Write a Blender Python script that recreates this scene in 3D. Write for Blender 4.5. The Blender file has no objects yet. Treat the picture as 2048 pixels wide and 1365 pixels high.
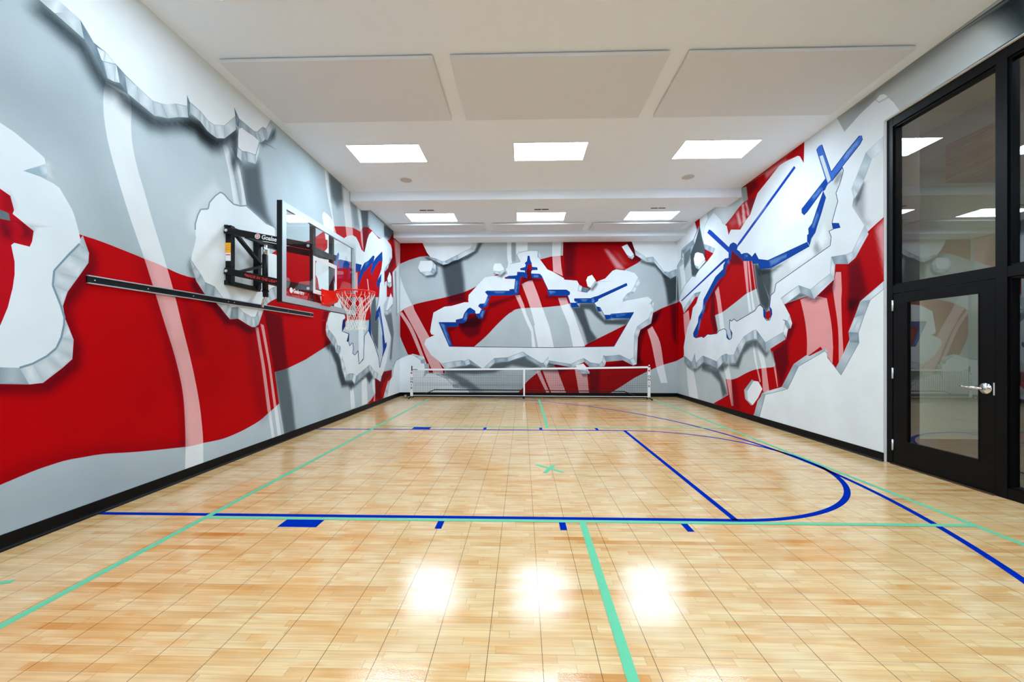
import bpy, bmesh, math, random
import numpy as np
from mathutils import Vector, Matrix
from mathutils.geometry import delaunay_2d_cdt
R_ = math.radians
scn = bpy.context.scene
COLL = scn.collection
random.seed(7)

# ---------------------------------------------------------------- room (metres)
XL, XR, YB, YF, ZC = -3.608, 4.470, 11.700, -3.200, 4.683
H = 1.40                                   # eye height

# ---------------------------------------------------------------- helpers
def lin(c):
    c = np.asarray(c, float) / 255.0
    return np.where(c <= .04045, c / 12.92, ((c + .055) / 1.055) ** 2.4)

def mat(name, rgb, rough=.5, metal=0., spec=.5, noise=.04, nscale=30., bump=0., emit=None, strength=0., coat=0.):
    m = bpy.data.materials.new(name); m.use_nodes = True
    nt = m.node_tree; b = nt.nodes['Principled BSDF']
    c = lin(rgb)
    tc = nt.nodes.new('ShaderNodeTexCoord'); nz = nt.nodes.new('ShaderNodeTexNoise')
    nz.inputs['Scale'].default_value = nscale; nz.inputs['Detail'].default_value = 3
    nt.links.new(tc.outputs['Object'], nz.inputs['Vector'])
    mx = nt.nodes.new('ShaderNodeMix'); mx.data_type = 'RGBA'
    mx.inputs[6].default_value = (*(c * (1 - noise)), 1); mx.inputs[7].default_value = (*np.minimum(c * (1 + noise), 1), 1)
    nt.links.new(nz.outputs['Fac'], mx.inputs[0]); nt.links.new(mx.outputs[2], b.inputs['Base Color'])
    b.inputs['Roughness'].default_value = rough; b.inputs['Metallic'].default_value = metal
    b.inputs['Specular IOR Level'].default_value = spec
    b.inputs['Coat Weight'].default_value = coat
    if bump:
        bp = nt.nodes.new('ShaderNodeBump'); bp.inputs['Strength'].default_value = bump; bp.inputs['Distance'].default_value = .002
        nt.links.new(nz.outputs['Fac'], bp.inputs['Height']); nt.links.new(bp.outputs['Normal'], b.inputs['Normal'])
    if emit is not None:
        b.inputs['Emission Color'].default_value = (*lin(emit), 1); b.inputs['Emission Strength'].default_value = strength
    return m

def glass(name, tint, ior=1.5, refl=1.0):
    m = bpy.data.materials.new(name); m.use_nodes = True
    nt = m.node_tree; nt.nodes.remove(nt.nodes['Principled BSDF']); out = nt.nodes['Material Output']
    tr = nt.nodes.new('ShaderNodeBsdfTransparent'); tr.inputs['Color'].default_value = (*tint, 1)
    gl = nt.nodes.new('ShaderNodeBsdfGlossy'); gl.inputs['Roughness'].default_value = 0.0
    gl.inputs['Color'].default_value = (refl, refl, refl, 1)
    fr = nt.nodes.new('ShaderNodeFresnel'); fr.inputs['IOR'].default_value = ior
    mx = nt.nodes.new('ShaderNodeMixShader')
    ge = nt.nodes.new('ShaderNodeNewGeometry'); sb = nt.nodes.new('ShaderNodeMath'); sb.operation = 'SUBTRACT'; sb.inputs[0].default_value = 1
    ml = nt.nodes.new('ShaderNodeMath'); ml.operation = 'MULTIPLY'          # reflect on the entry face only
    nt.links.new(ge.outputs['Backfacing'], sb.inputs[1]); nt.links.new(fr.outputs[0], ml.inputs[0]); nt.links.new(sb.outputs[0], ml.inputs[1])
    nt.links.new(ml.outputs[0], mx.inputs[0]); nt.links.new(tr.outputs[0], mx.inputs[1]); nt.links.new(gl.outputs[0], mx.inputs[2])
    nt.links.new(mx.outputs[0], out.inputs['Surface'])
    return m

def box(bm, x0, x1, y0, y1, z0, z1):
    v = [bm.verts.new(p) for p in ((x0,y0,z0),(x1,y0,z0),(x1,y1,z0),(x0,y1,z0),(x0,y0,z1),(x1,y0,z1),(x1,y1,z1),(x0,y1,z1))]
    for f in ((3,2,1,0),(4,5,6,7),(0,1,5,4),(1,2,6,5),(2,3,7,6),(3,0,4,7)): bm.faces.new([v[i] for i in f])

def bevelled(bm, w=.003, seg=2):
    bmesh.ops.bevel(bm, geom=bm.edges[:], offset=w, segments=seg, affect='EDGES', clamp_overlap=True)

def bar(bm, a, b, w, d, up=(0,0,1)):
    """rectangular bar from a to b, width w across, depth d along up"""
    a, b = Vector(a), Vector(b); t = (b - a).normalized(); u = Vector(up)
    s = t.cross(u).normalized(); u = s.cross(t).normalized()
    v = []
    for p in (a, b):
        for i, j in ((-1,-1),(1,-1),(1,1),(-1,1)): v.append(bm.verts.new(p + s * i * w / 2 + u * j * d / 2))
    for f in ((3,2,1,0),(4,5,6,7),(0,1,5,4),(1,2,6,5),(2,3,7,6),(3,0,4,7)): bm.faces.new([v[i] for i in f])

def tube(bm, pts, r, n=8, closed=False, cap=True):
    pts = [Vector(p) for p in pts]; rings = []; N = len(pts)
    prev = None
    for i, p in enumerate(pts):
        if closed: t = (pts[(i + 1) % N] - pts[i - 1]).normalized()
        else: t = (pts[min(i + 1, N - 1)] - pts[max(i - 1, 0)]).normalized()
        if prev is None:
            a = Vector((0,0,1)) if abs(t.z) < .9 else Vector((1,0,0))
            u = t.cross(a).normalized()
        else: u = (prev - t * prev.dot(t)).normalized()
        prev = u; w = t.cross(u)
        rr = r[i] if isinstance(r, (list, tuple)) else r
        rings.append([bm.verts.new(p + (u * math.cos(k * 2 * math.pi / n) + w * math.sin(k * 2 * math.pi / n)) * rr) for k in range(n)])
    for i in range(N if closed else N - 1):
        A, B = rings[i], rings[(i + 1) % N]
        for k in range(n): bm.faces.new((A[k], A[(k + 1) % n], B[(k + 1) % n], B[k]))
    if cap and not closed:
        bm.faces.new(rings[0][::-1]); bm.faces.new(rings[-1])

def disc(bm, c, r, h, axis, n=24):
    c = Vector(c); ax = Vector(axis).normalized(); tube(bm, [c, c + ax * h], r, n)

def prism(bm, poly, z0, z1):
    a = [bm.verts.new((x, y, z0)) for x, y in poly]; b = [bm.verts.new((x, y, z1)) for x, y in poly]; n = len(poly)
    bm.faces.new(a[::-1]); bm.faces.new(b)
    for i in range(n): bm.faces.new((a[i], a[(i + 1) % n], b[(i + 1) % n], b[i]))

def obj(name, bm, m, parent=None, smooth=False, loc=None):
    bmesh.ops.recalc_face_normals(bm, faces=bm.faces[:])
    me = bpy.data.meshes.new(name); 
    org = Vector((0,0,0))
    if loc is not None:
        org = Vector(loc); bmesh.ops.translate(bm, verts=bm.verts[:], vec=-org)
    bm.to_mesh(me); bm.free()
    for x in (m if isinstance(m, (list, tuple)) else [m]): me.materials.append(x)
    if smooth:
        for p in me.polygons: p.use_smooth = True
    o = bpy.data.objects.new(name, me); COLL.objects.link(o); o.location = org
    if parent is not None:
        o.parent = parent; o.location = org - world_loc(parent)
    return o

def world_loc(o):
    v = Vector((0,0,0))
    while o is not None: v += o.location; o = o.parent
    return v

def part(name, bm, m, parent, smooth=False, label=None):
    """a part whose mesh is written in room coordinates"""
    o = obj(name, bm, m, None, smooth)
    o.parent = parent; o.location = -world_loc(parent)
    if label: o['label'] = label
    return o

def thing(name, label, cat, loc, group=None):
    o = bpy.data.objects.new(name, None); COLL.objects.link(o); o.location = loc; o.empty_display_size = .1
    o['label'] = label; o['category'] = cat
    if group: o['group'] = group
    return o

def tag(o, label, cat, group=None):
    o['label'] = label; o['category'] = cat
    if group: o['group'] = group
    return o

def struct(o): o['kind'] = 'structure'; return o

def dup(root, loc, label):
    r = root.copy(); COLL.objects.link(r); r.location = loc; r['label'] = label
    for ch in list(root.children):
        c = ch.copy(); COLL.objects.link(c); c.parent = r
        for g in ch.children:
            d = g.copy(); COLL.objects.link(d); d.parent = c
    return r

def new(): return bmesh.new()

def text_mesh(name, s, size, m, parent, origin, xdir, ydir, shear=0., bold=0., squash=1.):
    cu = bpy.data.curves.new(name, 'FONT'); cu.body = s; cu.size = size; cu.extrude = .0006; cu.shear = shear; cu.offset = bold
    t = bpy.data.objects.new(name, cu); COLL.objects.link(t)
    dg = bpy.context.evaluated_depsgraph_get(); dg.update()
    me = bpy.data.meshes.new_from_object(t.evaluated_get(dg)); COLL.objects.unlink(t); bpy.data.objects.remove(t)
    x, y = Vector(xdir).normalized(), Vector(ydir).normalized(); z = x.cross(y)
    M = Matrix(((x.x*squash, y.x, z.x, origin[0]), (x.y*squash, y.y, z.y, origin[1]), (x.z*squash, y.z, z.z, origin[2]), (0,0,0,1)))
    me.transform(M); me.materials.clear(); me.materials.append(m); me.name = name
    o = bpy.data.objects.new(name, me); COLL.objects.link(o); o.parent = parent; o.location = -world_loc(parent)
    return o

# ---------------------------------------------------------------- mural paint
# Every wall's mural as a list of paint operations in wall coordinates (mm along the wall, mm up):
# F flat paint (outline, holes), T translucent white stripe, S airbrushed dark, H airbrushed light, Q torn-edge facet.
MURAL = {'L':[
('F',(176,189,195),[[-3200,5016,12743,22213,12743,-11473,-3200,-837]]),
('S',0.12,0.35,[-3200,3065,3133,3487,3385,2998,3731,2057,3244,2349,3097,2866,2669,3015,-3200,3065],0),
('H',0.25,0.5,[3681,3275,5017,3748,5017,2278,4249,2146,4002,2513],0),
('S',0.14,0.4,[-3200,668,3324,407,4122,228,4122,17,-3200,-140],0),
('F',(176,0,6),[[-3200,1672,3028,2346,3190,2329,3210,2328,3230,2326,3251,2325,3274,2324,3299,2321,3326,2318,3355,2315,3385,2311,3415,2307,3447,2302,3479,2297,3512,2292,3547,2287,3584,2281,3619,2276,3649,2271,3670,2267,3684,2265,3697,2262,3716,2259,3745,2255,3779,2250,3815,2246,3848,2241,3879,2235,3908,2229,3937,2223,3968,2216,4001,2209,4035,2201,4070,2194,4106,2188,4144,2183,4184,2180,4222,2177,4254,2175,4279,2175,4298,2176,4315,2177,4332,2178,4180,2177,4304,2175,4760,2234,5682,2782,5861,2900,6396,3099,6776,3279,7139,3510,7590,3747,7680,3775,7772,3804,7868,3833,7967,3862,8074,3890,8187,3919,8302,3946,8412,3968,8515,3982,8613,3991,8711,3997,8812,4005,8943,4136,9009,4160,9077,4185,9146,4208,9216,4225,9287,4234,9358,4236,9432,4235,9506,4236,9775,4200,10144,4200,10541,4277,10728,4344,11122,4673,11601,4906,11601,3862,11021,3520,11072,2828,10541,2776,9976,2688,9432,2639,9407,2083,8793,2016,9395,2058,8748,2026,8128,1982,7403,1481,7449,1499,6396,1162,7037,1360,6915,1322,6798,1285,6682,1250,6561,1216,6427,1182,6287,1149,6156,1119,6043,1096,5952,1080,5875,1071,5805,1064,5734,1055,5839,579,5839,584,5808,570,5778,557,5748,544,5716,531,5685,519,5653,506,5619,493,5582,479,5542,462,5498,444,5453,426,5408,411,5365,399,5321,389,5277,379,5230,370,5181,361,5131,352,5079,343,5023,335,4960,328,4893,321,4828,316,4770,312,4722,311,4679,312,4638,314,4596,317,4553,320,4510,324,4467,328,4424,332,4379,331,4338,333,4304,334,4257,337,4179,347,4055,366,3908,389,3765,412,3649,432,3562,449,3489,464,3426,477,3368,488,3317,495,3272,500,3231,503,3191,506,3155,509,3121,512,3087,514,3052,514,3012,512,2970,508,2929,504,2893,500,2861,495,2832,490,2804,484,2777,479,2749,473,2722,467,2695,462,2669,456,-3200,250]]),
('F',(176,0,6),[[9181,122,9395,162,9735,305,9696,697,10361,802,10971,807,10922,512,10187,59]]),
('T',0.8,[[3369,3713,3364,3686,3359,3660,3355,3633,3352,3603,3351,3568,3350,3530,3351,3492,3352,3457,3354,3426,3356,3398,3360,3370,3364,3339,3370,3303,3377,3264,3384,3224,3394,3183,3405,3142,3417,3100,3430,3056,3445,3010,3461,2961,3477,2910,3495,2858,3514,2804,3532,2752,3551,2699,3571,2644,3594,2582,3622,2512,3653,2436,3686,2356,3718,2274,3749,2192,3780,2106,3811,2021,3840,1938,3869,1859,3896,1781,3923,1706,3948,1635,3972,1568,3995,1506,4017,1446,4037,1387,4056,1330,4073,1276,4088,1222,4104,1167,4119,1109,4133,1051,4146,992,4157,930,4166,865,4173,799,4178,731,4182,660,4186,586,4189,510,4190,431,4191,349,4190,264,4188,176,4185,86,4182,-3,4404,-76,4430,-84,4430,153,4429,210,4429,267,4428,324,4425,386,4420,454,4412,526,4403,599,4394,668,4384,730,4375,788,4363,847,4349,914,4332,991,4312,1073,4291,1158,4268,1242,4245,1324,4221,1405,4196,1487,4170,1573,4143,1664,4116,1759,4089,1854,4061,1945,4034,2029,4007,2110,3979,2191,3948,2277,3914,2371,3876,2471,3840,2567,3809,2651,3784,2720,3765,2779,3747,2833,3728,2888,3708,2945,3688,3001,3668,3055,3652,3106,3638,3155,3626,3202,3616,3248,3608,3293,3602,3337,3598,3382,3596,3425,3594,3467,3595,3510,3597,3552,3599,3591,3599,3627,3595,3656,3589,3681,3582,3704,3575,3727]]),
('T',0.76,[[5311,1686,5440,1176,5567,534,5582,489,5674,73,5742,57,5645,505,5641,522,5518,1122,5371,1689]]),
('T',0.76,[[5417,1742,5583,1191,5717,537,5716,531,5821,39,5911,19,5786,564,5769,573,5633,1189,5487,1726]]),
('S',0.58,0.05,[5479,1919,5894,1958,5986,1488,6062,1095,6100,916,6179,623,6259,159,6321,6,5966,83,5839,584,5751,943,5717,1059,5583,1534],[5471,1939,5583,1607,5717,1059,5839,573,5839,584,5976,48,7200,-371,7480,1918,5699,1902]),
('S',0.22,0.12,[5077,1636,5318,1647,5583,531,5599,455,5455,398,5333,569],0),
('S',0.35,0.06,[4188,357,4173,663,4130,979,4059,1291,3957,1590,3913,1588,4024,1191,4118,775,4130,366],0),
('S',0.25,0.1,[3726,2238,3848,1918,3957,1616,3891,1612,3786,1910,3658,2223],0),
('S',0.25,0.1,[4130,1976,4242,1578,4319,1350,4427,1349,4319,1743,4191,2005],0),
('S',0.3,0.1,[2669,453,2893,500,3155,516,3649,437,4179,352,4179,394,3649,491,3155,572,2833,561,2669,513],[-3200,1672,3028,2346,3190,2329,3210,2328,3230,2326,3251,2325,3274,2324,3299,2321,3326,2318,3355,2315,3385,2311,3415,2307,3447,2302,3479,2297,3512,2292,3547,2287,3584,2281,3619,2276,3649,2271,3670,2267,3684,2265,3697,2262,3716,2259,3745,2255,3779,2250,3815,2246,3848,2241,3879,2235,3908,2229,3937,2223,3968,2216,4001,2209,4035,2201,4070,2194,4106,2188,4144,2183,4184,2180,4222,2177,4254,2175,4279,2175,4298,2176,4315,2177,4332,2178,4180,2177,4304,2175,4760,2234,5682,2782,5861,2900,6396,3099,6776,3279,7139,3510,7590,3747,7680,3775,7772,3804,7868,3833,7967,3862,8074,3890,8187,3919,8302,3946,8412,3968,8515,3982,8613,3991,8711,3997,8812,4005,8943,4136,9009,4160,9077,4185,9146,4208,9216,4225,9287,4234,9358,4236,9432,4235,9506,4236,9775,4200,10144,4200,10541,4277,10728,4344,11122,4673,11601,4906,11601,3862,11021,3520,11072,2828,10541,2776,9976,2688,9432,2639,9407,2083,8793,2016,9395,2058,8748,2026,8128,1982,7403,1481,7449,1499,6396,1162,7037,1360,6915,1322,6798,1285,6682,1250,6561,1216,6427,1182,6287,1149,6156,1119,6043,1096,5952,1080,5875,1071,5805,1064,5734,1055,5839,579,5839,584,5808,570,5778,557,5748,544,5716,531,5685,519,5653,506,5619,493,5582,479,5542,462,5498,444,5453,426,5408,411,5365,399,5321,389,5277,379,5230,370,5181,361,5131,352,5079,343,5023,335,4960,328,4893,321,4828,316,4770,312,4722,311,4679,312,4638,314,4596,317,4553,320,4510,324,4467,328,4424,332,4379,331,4338,333,4304,334,4257,337,4179,347,4055,366,3908,389,3765,412,3649,432,3562,449,3489,464,3426,477,3368,488,3317,495,3272,500,3231,503,3191,506,3155,509,3121,512,3087,514,3052,514,3012,512,2970,508,2929,504,2893,500,2861,495,2832,490,2804,484,2777,479,2749,473,2722,467,2695,462,2669,456,-3200,250]),
('T',0.85,[[4717,3854,4730,3823,4743,3791,4757,3758,4771,3721,4785,3682,4800,3639,4815,3592,4831,3534,4849,3463,4868,3381,4887,3295,4906,3209,5010,3219,4984,3340,4968,3389,4953,3438,4937,3488,4919,3544,4898,3614,4875,3693,4852,3767,4831,3823,4814,3852,4799,3866,4785,3872,4771,3882]]),
('T',0.75,[[4844,3892,4869,3849,4894,3807,4920,3763,4945,3712,4970,3653,4995,3586,5018,3518,5036,3454,5048,3395,5054,3339,5058,3284,5063,3228,5139,3270,5104,3433,5088,3487,5072,3540,5055,3592,5036,3642,5014,3690,4990,3737,4966,3779,4945,3814,4927,3838,4911,3855,4896,3868,4881,3883]]),
('S',0.3,0.05,[4906,3750,4945,3565,5023,3261,4997,3251,4919,3535,4856,3726],0),
('S',0.62,0.1,[5023,3767,5394,3958,5455,3621,5567,3303,5751,3098,5649,3142,5132,3262,5077,3470],[4958,3885,5023,3673,5139,3270,5683,3115,6240,3280,5857,4327,5363,4284]),
('T',0.82,[[7203,4672,7213,4614,7221,4556,7231,4497,7247,4433,7269,4360,7297,4281,7327,4201,7358,4130,7390,4068,7424,4013,7456,3961,7484,3909,7504,3858,7518,3809,7530,3761,7542,3716,7555,3675,7567,3637,7578,3600,7590,3562,7737,3529,7590,3731,7572,3781,7554,3830,7537,3880,7519,3932,7501,3986,7484,4040,7466,4098,7449,4163,7431,4241,7412,4328,7395,4413,7380,4488,7369,4548,7361,4598,7354,4644,7346,4692]]),
('T',0.78,[[7876,4693,7891,4613,7906,4533,7922,4452,7941,4367,7965,4276,7993,4180,8021,4083,8047,3989,8069,3899,8089,3811,8109,3724,8128,3635,8212,3562,8427,3618,8412,3950,8383,3971,8369,4046,8355,4121,8341,4194,8325,4262,8307,4322,8288,4376,8269,4428,8254,4482,8244,4540,8237,4598,8232,4657,8226,4716]]),
('T',0.76,[[8592,4518,8614,4471,8636,4425,8659,4376,8685,4320,8714,4256,8746,4184,8779,4110,8812,4036,8828,3971,8839,3917,8848,3863,8860,3811,8877,3761,8901,3716,8930,3674,8962,3634,8993,3592,8993,3592,8959,3915,8910,4131,8886,4211,8862,4293,8838,4369,8812,4428,8782,4464,8750,4483,8717,4497,8685,4513]]),
('T',0.76,[[8471,3027,8654,3062,8669,2616,8471,2651]]),
('T',0.76,[[9181,3013,9251,3025,9395,2557,9450,2201,9413,2198,9251,2814]]),
('T',0.72,[[8748,2531,8943,2556,8993,2030,8993,1145,8993,1160,8748,1056,8716,1593]]),
('S',0.5,0.1,[7335,4687,7915,4732,7967,4376,7712,4168,7472,4249],0),
('S',0.25,0.08,[8296,4498,8623,4516,8748,4082,8501,4007],0),
('S',0.62,0.05,[8812,4532,9269,4638,9251,4262,9322,4278,9111,3634,8993,3579,8943,3911,8910,4244],0),
('S',0.68,0.05,[10406,4717,10541,4822,11225,4744,11330,4507,10922,4364,10361,4336,10317,4567],0),
('S',0.5,0.07,[10541,3950,11072,4257,11225,3882,10971,3535,11072,3113,10541,2953,10317,3073,10406,3426],0),
('T',0.7,[[11122,4467,11601,4478,11601,3862,11330,3738]]),
('S',0.35,0.02,[11122,4467,11225,4479,11384,3749,11278,3710],0),
('T',0.68,[[11021,3512,11601,3896,11601,2450,11330,2359]]),
('S',0.35,0.03,[11174,3574,11330,3637,11437,2368,11330,2342],0),
('T',0.75,[[8254,617,8457,585,8531,123,8325,129]]),
('T',0.75,[[8877,677,9181,734,9233,129,8910,120]]),
('T',0.75,[[9524,653,9677,641,9716,322,9696,109,9600,121,9658,299,9543,425]]),
('S',0.6,0.06,[9696,697,10361,771,10971,799,10922,673,10406,553,10101,309,10187,59,9735,175],0),
('S',0.5,0.05,[10361,2278,10922,2389,11122,1849,10922,1091,10776,1095,10922,1680],0),
('S',0.85,0.1,[2896,4006,2967,3994,3085,3966,3199,3949,3251,3891,3305,3824,3385,3753,3426,3755,3503,3789,3575,3729,3677,3712,3828,3684,3979,3745,4106,3831,4229,3897,4379,3935,4394,3943,4477,3898,4631,3887,4747,3944,4945,4158,4850,3958,4659,3755,4547,3704,4399,3721,4319,3768,4304,3760,4159,3729,4040,3669,3917,3589,3770,3535,3624,3568,3524,3589,3454,3651,3379,3620,3339,3619,3261,3692,3209,3761,3158,3820,3047,3841,2932,3873,2862,3888],0),
('S',0.75,0.07,[4241,3904,4394,3943,4477,3898,4631,3887,4747,3944,4945,4158,4997,4127,4984,3869,5023,3786,4899,3641,4862,3723,4874,3975,4825,4007,4636,3803,4525,3751,4378,3766,4298,3812,4152,3778],0),
('S',0.7,0.05,[5401,4239,5518,4345,5567,4360,5683,4548,5751,4596,5734,4469,5583,4307,5455,4211],0),
('Q',0.86,[2893,4135,3018,4113,2896,4006,2788,4018]),
('Q',0.9,[3018,4113,3099,4098,2992,3989,2896,4006]),
('Q',0.84,[3099,4098,3170,4086,3199,3949,2992,3989]),
('Q',0.42,[3170,4086,3274,3978,3376,3756,3199,3949]),
('Q',0.45,[3274,3978,3352,3967,3409,3757,3376,3756]),
('Q',0.98,[3297,3959,3368,3970,3352,3874,3336,3880]),
('Q',0.98,[3368,3970,3456,3931,3451,3919,3352,3874]),
('F',(122,138,150),[[3296,3956,3367,3967,3369,3973,3298,3962]]),
('F',(122,138,150),[[3367,3968,3454,3928,3457,3934,3370,3973]]),
('F',(150,165,175),[[3367,3970,3351,3874,3354,3875,3370,3971]]),
('Q',0.85,[3352,3874,3460,3926,3443,3760,3385,3753]),
('Q',0.9,[3460,3926,3481,3906,3503,3789,3443,3760]),
('F',(122,138,150),[[3352,3872,3459,3923,3460,3928,3353,3877]]),
('F',(122,138,150),[[3458,3923,3479,3903,3483,3909,3462,3928]]),
('F',(150,165,175),[[3458,3925,3441,3759,3444,3761,3461,3926]]),
('Q',0.45,[3460,3930,3538,3893,3556,3754,3490,3785]),
('F',(122,138,150),[[3458,3927,3537,3890,3540,3896,3462,3933]]),
('Q',0.82,[3538,3884,3649,3859,3677,3712,3565,3733]),
('Q',0.85,[3649,3859,3807,3820,3828,3684,3677,3712]),
('Q',0.8,[3807,3820,3902,3849,3979,3745,3828,3684]),
('Q',0.86,[3902,3849,4071,3951,4106,3831,3979,3745]),
('Q',0.84,[4071,3951,4210,4012,4229,3897,4106,3831]),
('F',(122,138,150),[[3537,3881,3647,3856,3651,3862,3540,3887]]),
('F',(122,138,150),[[3647,3856,3805,3817,3809,3823,3651,3862]]),
('F',(122,138,150),[[3806,3817,3901,3846,3903,3853,3808,3823]]),
('F',(122,138,150),[[3902,3847,4071,3948,4071,3954,3902,3852]]),
('F',(122,138,150),[[4070,3948,4209,4009,4211,4015,4071,3954]]),
('F',(150,165,175),[[3647,3857,3676,3711,3679,3713,3651,3860]]),
('F',(150,165,175),[[3805,3818,3826,3683,3829,3686,3809,3821]]),
('F',(150,165,175),[[3900,3848,3977,3744,3981,3747,3904,3851]]),
('F',(150,165,175),[[4069,3949,4104,3829,4108,3833,4073,3952]]),
('Q',0.35,[4210,4133,4248,4077,4248,3977,4223,3898]),
('F',(122,138,150),[[4207,4130,4245,4074,4251,4081,4213,4136]]),
('Q',0.82,[4257,4072,4379,4066,4394,3943,4260,3963]),
('Q',0.84,[4379,4066,4425,4052,4477,3898,4394,3943]),
('Q',0.84,[4425,4052,4499,4019,4542,3887,4477,3898]),
('Q',0.85,[4499,4019,4586,4022,4631,3887,4542,3887]),
('Q',0.9,[4586,4022,4747,4099,4753,3947,4631,3887]),
('Q',0.84,[4747,4099,4932,4322,4945,4158,4753,3947]),
('F',(122,138,150),[[4255,4069,4377,4062,4382,4069,4259,4076]]),
('F',(122,138,150),[[4377,4062,4422,4048,4428,4056,4382,4069]]),
('F',(122,138,150),[[4422,4048,4495,4016,4502,4023,4428,4056]]),
('F',(122,138,150),[[4496,4015,4583,4018,4588,4026,4501,4023]]),
('F',(122,138,150),[[4585,4019,4746,4095,4747,4102,4586,4025]]),
('F',(122,138,150),[[4750,4098,4935,4321,4929,4322,4744,4100]]),
('F',(150,165,175),[[4377,4064,4392,3942,4396,3945,4382,4067]]),
('F',(150,165,175),[[4422,4050,4475,3897,4480,3900,4427,4054]]),
('F',(150,165,175),[[4496,4018,4539,3885,4544,3889,4501,4021]]),
('F',(150,165,175),[[4583,4020,4628,3885,4633,3889,4588,4024]]),
('F',(150,165,175),[[4744,4097,4750,3945,4755,3948,4750,4100]]),
('Q',0.38,[4913,4425,5010,4325,4997,4210,4945,4228]),
('F',(122,138,150),[[4908,4421,5005,4321,5014,4329,4917,4429]]),
('Q',0.6,[5003,4326,5160,4329,5216,4224,5010,4218]),
('Q',0.65,[5160,4329,5289,4327,5363,4228,5216,4224]),
('Q',0.7,[5289,4327,5348,4354,5440,4252,5363,4228]),
('Q',0.75,[5348,4354,5463,4483,5518,4334,5440,4252]),
('Q',0.62,[5463,4483,5535,4497,5567,4349,5518,4334]),
('Q',0.8,[5535,4497,5633,4666,5683,4589,5567,4349]),
('F',(122,138,150),[[5000,4321,5156,4324,5163,4334,5006,4330]]),
('F',(122,138,150),[[5156,4324,5285,4322,5292,4332,5163,4334]]),
('F',(122,138,150),[[5288,4323,5347,4350,5349,4358,5289,4331]]),
('F',(122,138,150),[[5352,4354,5467,4482,5459,4484,5344,4355]]),
('F',(122,138,150),[[5460,4478,5532,4492,5537,4502,5466,4488]]),
('F',(122,138,150),[[5540,4498,5638,4667,5627,4665,5529,4496]]),
('F',(150,165,175),[[5156,4327,5213,4222,5219,4227,5163,4331]]),
('F',(150,165,175),[[5285,4324,5360,4225,5367,4230,5292,4330]]),
('F',(150,165,175),[[5345,4352,5436,4249,5443,4255,5351,4357]]),
('F',(150,165,175),[[5459,4480,5515,4331,5522,4336,5467,4485]]),
('F',(150,165,175),[[5531,4494,5563,4346,5571,4351,5538,4499]]),
('F',(228,233,236),[[-3200,5016,3018,4265,3018,4113,3099,4098,3170,4086,3228,4029,3274,3978,3368,3970,3460,3926,3538,3893,3649,3859,3807,3820,3902,3849,3979,3889,4071,3951,4210,4012,4210,4133,4242,4079,4379,4066,4343,4077,4425,4052,4499,4019,4586,4022,4747,4099,4932,4322,4913,4425,5003,4331,5160,4329,5289,4327,5348,4354,5463,4483,5535,4497,5633,4666,5857,5012,8277,14974]]),
('F',(226,228,232),[[4997,4193,5050,4241,5132,4238,5289,4254,5378,4242,5386,4206,5318,4022,5245,3992,5146,3977,5050,3939,4984,3962,4984,4083]]),
('Q',0.85,[4977,3955,5050,3939,5050,3808,4964,3832]),
('Q',0.62,[5050,3939,5146,3977,5160,3859,5050,3808]),
('Q',0.85,[5146,3977,5318,4017,5318,3898,5160,3859]),
('Q',0.95,[5318,4017,5386,4216,5386,4095,5318,3898]),
('F',(122,138,150),[[4974,3950,5046,3935,5053,3944,4981,3959]]),
('F',(122,138,150),[[5049,3936,5145,3973,5146,3981,5051,3943]]),
('F',(122,138,150),[[5144,3973,5316,4013,5320,4022,5147,3981]]),
('F',(122,138,150),[[5324,4019,5391,4217,5380,4214,5313,4016]]),
('F',(150,165,175),[[5047,3938,5047,3806,5053,3809,5053,3941]]),
('F',(150,165,175),[[5142,3975,5156,3857,5163,3861,5149,3979]]),
('F',(150,165,175),[[5315,4016,5315,3897,5322,3900,5322,4019]]),
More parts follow.
